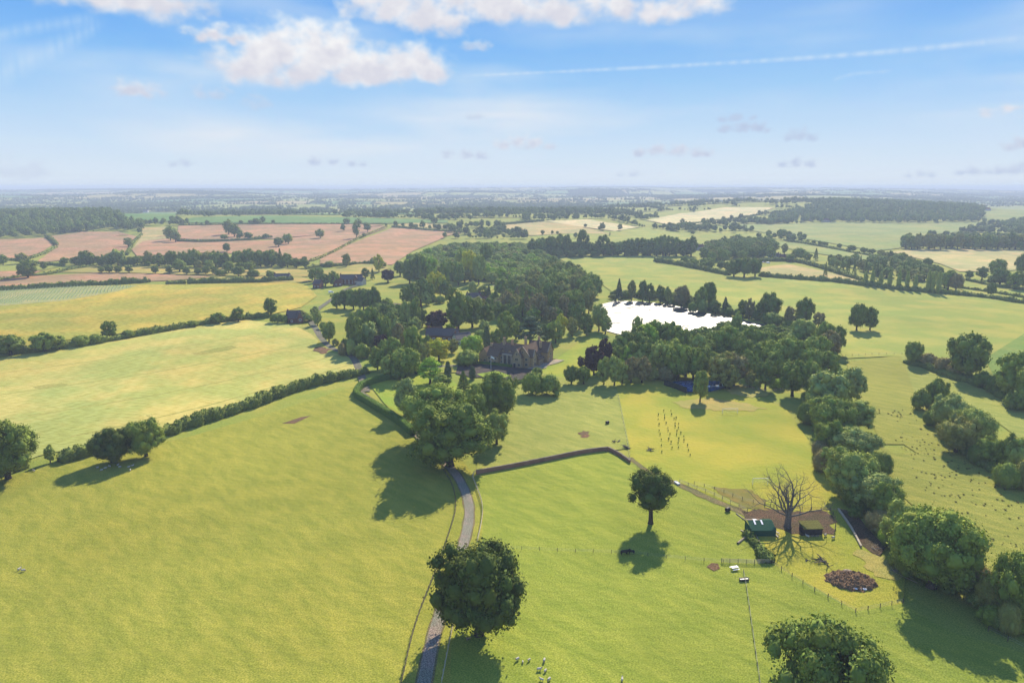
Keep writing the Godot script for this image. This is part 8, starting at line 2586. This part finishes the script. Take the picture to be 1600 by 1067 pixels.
	animal("cow", Vector2(29.8, -169.8), 0.20, 1.00, 0, "larger black cow at the edge of the oak shade", "black cows under the oak")
	animal("cow", Vector2(31.5, -170.2), 3.00, 0.85, 1, "smaller black cow grazing beside the larger one", "black cows under the oak")
	animal("sheep", Vector2(1.1, -127.3), 3.87, 0.80, 0, "sheep nearest the shadow of the huge dark oak", "sheep below the huge oak")
	animal("sheep", Vector2(2.2, -126.5), 4.80, 0.56, 1, "lamb beside the sheep nearest the oak shadow", "sheep below the huge oak")
	animal("sheep", Vector2(3.5, -127.1), 3.95, 0.64, 0, "lamb between two ewes below the huge oak", "sheep below the huge oak")
	animal("sheep", Vector2(6.6, -126.9), 4.47, 0.84, 1, "white ewe highest of the right hand sheep below the oak", "sheep below the huge oak")
	animal("sheep", Vector2(5.5, -124.2), 0.17, 0.80, 0, "left ewe of the close pair below the oak", "sheep below the huge oak")
	animal("sheep", Vector2(6.7, -123.8), 0.99, 0.72, 1, "right ewe of the close pair below the oak", "sheep below the huge oak")
	animal("sheep", Vector2(5.8, -121.2), 2.73, 0.72, 0, "sheep grazing lowest left in the bottom flock", "sheep below the huge oak")
	animal("sheep", Vector2(7.3, -121.2), 4.03, 0.80, 1, "sheep grazing lowest right in the bottom flock", "sheep below the huge oak")
	animal("sheep", Vector2(21.7, -121.2), 1.36, 0.80, 0, "lone white sheep near the bottom edge of the paddock", "sheep below the huge oak")
	animal("sheep", Vector2(-142.9, -227.7), 4.25, 0.80, 0, "white sheep resting in the shade by the pasture trees, leftmost", "sheep in the shade by the pasture trees")
	animal("sheep", Vector2(-140.3, -225.5), 3.91, 0.80, 1, "white sheep resting in the shade by the pasture trees, second from the left", "sheep in the shade by the pasture trees")
	animal("sheep", Vector2(-139.9, -227.2), 0.26, 0.80, 0, "white sheep resting in the shade by the pasture trees, third from the left", "sheep in the shade by the pasture trees")
	animal("sheep", Vector2(-139.5, -228.9), 2.92, 0.80, 1, "white sheep resting in the shade by the pasture trees, fourth from the left", "sheep in the shade by the pasture trees")
	animal("sheep", Vector2(-137.1, -230.0), 1.40, 0.80, 0, "white sheep resting in the shade by the pasture trees, fifth from the left", "sheep in the shade by the pasture trees")
	animal("sheep", Vector2(-135.5, -228.3), 0.34, 0.80, 1, "white sheep resting in the shade by the pasture trees, sixth from the left", "sheep in the shade by the pasture trees")
	animal("sheep", Vector2(-132.4, -228.3), 0.83, 0.80, 0, "white sheep resting in the shade by the pasture trees, seventh from the left", "sheep in the shade by the pasture trees")
	animal("sheep", Vector2(-130.5, -225.6), 1.97, 0.80, 1, "white sheep resting in the shade by the pasture trees, eighth from the left", "sheep in the shade by the pasture trees")
	animal("sheep", Vector2(-131.7, -229.5), 1.13, 0.80, 0, "white sheep resting in the shade by the pasture trees, ninth from the left", "sheep in the shade by the pasture trees")
	animal("sheep", Vector2(-125.0, -162.1), 1.20, 0.80, 0, "lone sheep out on the lower left pasture", "")
	animal("sheep", Vector2(-123.6, -161.5), 0.22, 0.80, 1, "second sheep out on the lower left pasture", "")
	animal("sheep", Vector2(-163.0, -224.9), 2.89, 0.80, 0, "sheep under the oak at the left edge", "")
	animal("sheep", Vector2(82.0, -179.3), 2.28, 0.9, 0, "sheep in front of the dark shed", "")
	animal("sheep", Vector2(87.3, -180.0), 3.67, 0.9, 0, "sheep right of the dark shed", "")
	animal("sheep", Vector2(88.8, -178.5), 3.54, 0.9, 0, "sheep at the end of the earth enclosure", "")
	sapling(Vector2(62.3, -286.0), 1.17, "young sapling in the left row of the orchard, first from the far end")
	sapling(Vector2(61.1, -280.3), 0.86, "young sapling in the left row of the orchard, second from the far end")
	sapling(Vector2(60.1, -273.6), 1.18, "young sapling in the left row of the orchard, third from the far end")
	sapling(Vector2(58.6, -266.2), 0.95, "young sapling in the left row of the orchard, fourth from the far end")
	sapling(Vector2(58.1, -261.8), 1.07, "young sapling in the left row of the orchard, fifth from the far end")
	sapling(Vector2(57.3, -255.8), 0.97, "young sapling in the left row of the orchard, sixth from the far end")
	sapling(Vector2(56.1, -249.7), 0.95, "young sapling in the left row of the orchard, seventh from the far end")
	sapling(Vector2(54.9, -243.1), 1.06, "young sapling in the left row of the orchard, eighth from the far end")
	sapling(Vector2(65.8, -291.6), 1.03, "young sapling in the second row of the orchard, first from the far end")
	sapling(Vector2(64.9, -285.5), 0.98, "young sapling in the second row of the orchard, second from the far end")
	sapling(Vector2(64.0, -281.4), 1.17, "young sapling in the second row of the orchard, third from the far end")
	sapling(Vector2(63.3, -275.2), 1.10, "young sapling in the second row of the orchard, fourth from the far end")
	sapling(Vector2(62.8, -269.3), 0.82, "young sapling in the second row of the orchard, fifth from the far end")
	sapling(Vector2(62.1, -265.9), 0.93, "young sapling in the second row of the orchard, sixth from the far end")
	sapling(Vector2(62.0, -262.0), 1.03, "young sapling in the second row of the orchard, seventh from the far end")
	sapling(Vector2(60.3, -256.3), 1.26, "young sapling in the second row of the orchard, eighth from the far end")
	sapling(Vector2(60.4, -252.8), 1.24, "young sapling in the second row of the orchard, ninth from the far end")
	sapling(Vector2(59.5, -247.1), 1.07, "young sapling in the second row of the orchard, tenth from the far end")
	sapling(Vector2(68.9, -291.6), 0.81, "young sapling in the third row of the orchard, first from the far end")
	sapling(Vector2(68.0, -286.4), 1.19, "young sapling in the third row of the orchard, second from the far end")
	sapling(Vector2(67.9, -280.9), 1.01, "young sapling in the third row of the orchard, third from the far end")
	sapling(Vector2(66.8, -274.4), 1.09, "young sapling in the third row of the orchard, fourth from the far end")
	sapling(Vector2(66.1, -271.0), 1.15, "young sapling in the third row of the orchard, fifth from the far end")
	sapling(Vector2(65.6, -265.6), 1.12, "young sapling in the third row of the orchard, sixth from the far end")
	sapling(Vector2(64.4, -261.3), 1.04, "young sapling in the third row of the orchard, seventh from the far end")
	sapling(Vector2(64.2, -256.5), 1.26, "young sapling in the third row of the orchard, eighth from the far end")
	sapling(Vector2(62.9, -252.1), 0.99, "young sapling in the third row of the orchard, ninth from the far end")
	sapling(Vector2(62.0, -247.6), 1.00, "young sapling in the third row of the orchard, tenth from the far end")
	sapling(Vector2(68.9, -281.6), 1.23, "young sapling in the right row of the orchard, first from the far end")
	sapling(Vector2(68.3, -274.5), 0.90, "young sapling in the right row of the orchard, second from the far end")
	sapling(Vector2(67.1, -269.6), 0.95, "young sapling in the right row of the orchard, third from the far end")
	sapling(Vector2(66.6, -263.4), 1.22, "young sapling in the right row of the orchard, fourth from the far end")
	sapling(Vector2(66.9, -259.7), 0.83, "young sapling in the right row of the orchard, fifth from the far end")
	sapling(Vector2(65.8, -254.9), 1.22, "young sapling in the right row of the orchard, sixth from the far end")
	sapling(Vector2(65.9, -249.7), 1.15, "young sapling in the right row of the orchard, seventh from the far end")
	sapling(Vector2(65.0, -244.7), 1.02, "young sapling in the right row of the orchard, eighth from the far end")
	sapling(Vector2(64.5, -240.0), 0.94, "young sapling in the right row of the orchard, ninth from the far end")
	vehicle(Vector2(-165.1, -637.0), 0.3, "white_paint", "white van parked by the houses at the lane end")
	vehicle(Vector2(324.2, -890.6), -0.2, "white_paint", "white van in the yard of the village barn")
	vehicle(Vector2(321.2, -898.1), 0.1, "blue_paint", "blue car beside the white van in the village yard")
	# fences
	fence([Vector2(-22.0, -106.9), Vector2(-21.7, -120.6), Vector2(-21.4, -139.7), Vector2(-19.2, -162.5), Vector2(-17.3, -186.8), Vector2(-17.2, -199.2), Vector2(-19.5, -213.3), Vector2(-24.2, -227.6)], 2.4, 1.25, [0.45, 0.8, 1.15], 0.13, "post", "post", 0.110, "weathered post and rail fence along the pasture side of the drive", "", true)
	fence([Vector2(-13.8, -120.6), Vector2(-13.2, -136.2), Vector2(-12.4, -145.8)], 2.4, 1.25, [0.45, 0.8, 1.15], 0.12, "post_pale", "post_pale", 0.110, "pale post and rail fence under the huge dark oak", "", true)
	fence([Vector2(-9.5, -177.0), Vector2(-8.8, -190.8), Vector2(-9.5, -201.5), Vector2(-12.7, -217.4), Vector2(-13.3, -221.1), Vector2(-12.2, -224.9)], 2.4, 1.25, [0.45, 0.8, 1.15], 0.13, "post_pale", "post_pale", 0.120, "pale post and rail fence from the brick wall along the drive", "", true)
	fence([Vector2(-6.9, -173.5), Vector2(5.1, -172.2), Vector2(17.0, -171.1), Vector2(29.7, -170.2), Vector2(43.5, -167.5), Vector2(54.6, -165.6)], 4.5, 1.10, [0.4, 0.7, 1.0], 0.10, "post", "wire", 0.025, "wire fence across the paddock behind the two cows", "", false)
	fence([Vector2(54.3, -165.9), Vector2(57.9, -165.6), Vector2(61.9, -165.3), Vector2(66.8, -165.6)], 2.0, 1.30, [0.3, 0.6, 0.9, 1.2], 0.12, "post", "post_pale", 0.100, "close railed fence leading to the bramble corner", "", true)
	fence([Vector2(67.0, -165.3), Vector2(69.6, -159.5), Vector2(72.6, -153.2), Vector2(75.8, -148.4), Vector2(78.6, -144.0)], 3.2, 1.20, [0.4, 0.75, 1.1], 0.13, "post", "wire", 0.030, "post and wire fence below the dung heap", "", false)
	fence([Vector2(78.6, -144.0), Vector2(85.0, -145.8), Vector2(91.6, -147.9)], 3.2, 1.20, [0.4, 0.75, 1.1], 0.13, "post", "wire", 0.030, "short fence from the corner posts to the willow shadow", "", false)
	fence([Vector2(58.4, -161.0), Vector2(56.1, -151.0), Vector2(51.9, -134.0), Vector2(48.6, -120.6), Vector2(45.8, -110.0)], 4.0, 1.00, [0.5, 0.95], 0.10, "post", "tape", 0.050, "taped electric fence running toward the bottom of the paddock", "", false)
	fence([Vector2(55.2, -216.4), Vector2(62.8, -207.6), Vector2(66.9, -201.1), Vector2(70.5, -195.0)], 3.0, 1.20, [0.4, 0.75, 1.1], 0.12, "post", "post_pale", 0.080, "railed fence along the near side of the earth track", "", true)
	fence([Vector2(59.6, -214.9), Vector2(66.4, -209.5), Vector2(71.5, -202.9), Vector2(77.2, -199.3)], 3.0, 1.20, [0.4, 0.75, 1.1], 0.12, "post", "wire", 0.030, "wire fence along the far side of the earth track", "", false)
	fence([Vector2(76.8, -198.4), Vector2(83.2, -197.1), Vector2(89.0, -196.3), Vector2(95.6, -195.5)], 2.6, 1.20, [0.4, 0.75, 1.1], 0.12, "post_dark", "post_dark", 0.070, "dark fence behind the dead tree enclosure", "", true)
	fence([Vector2(95.6, -195.5), Vector2(94.1, -188.8), Vector2(89.8, -180.0)], 2.6, 1.20, [0.4, 0.75, 1.1], 0.12, "post_dark", "post_dark", 0.070, "dark fence at the end of the earth enclosure", "", true)
	fence([Vector2(41.8, -234.1), Vector2(44.6, -261.6), Vector2(49.2, -313.2)], 4.0, 1.00, [0.5, 0.95], 0.08, "post", "wire", 0.025, "thin wire fence between pale meadow and sports field", "", false)
	fence([Vector2(104.6, -137.4), Vector2(106.1, -134.5), Vector2(108.6, -130.2), Vector2(113.0, -123.9)], 3.5, 1.10, [0.5, 1.0], 0.12, "post", "wire", 0.030, "wire fence in the lower right below the thicket", "", false)
	fence([Vector2(136.3, -328.3), Vector2(128.5, -323.9), Vector2(121.6, -321.7), Vector2(112.2, -330.5), Vector2(107.3, -335.1)], 3.0, 1.20, [0.5, 1.1], 0.12, "post_pale", "post_pale", 0.080, "pale fence under the trees behind the sports field", "", true)
	fence([Vector2(191.6, -392.9), Vector2(211.6, -397.6), Vector2(226.4, -397.6)], 4.0, 1.20, [0.5, 1.1], 0.12, "post", "wire", 0.040, "fence between far meadow and rushy meadow", "", false)
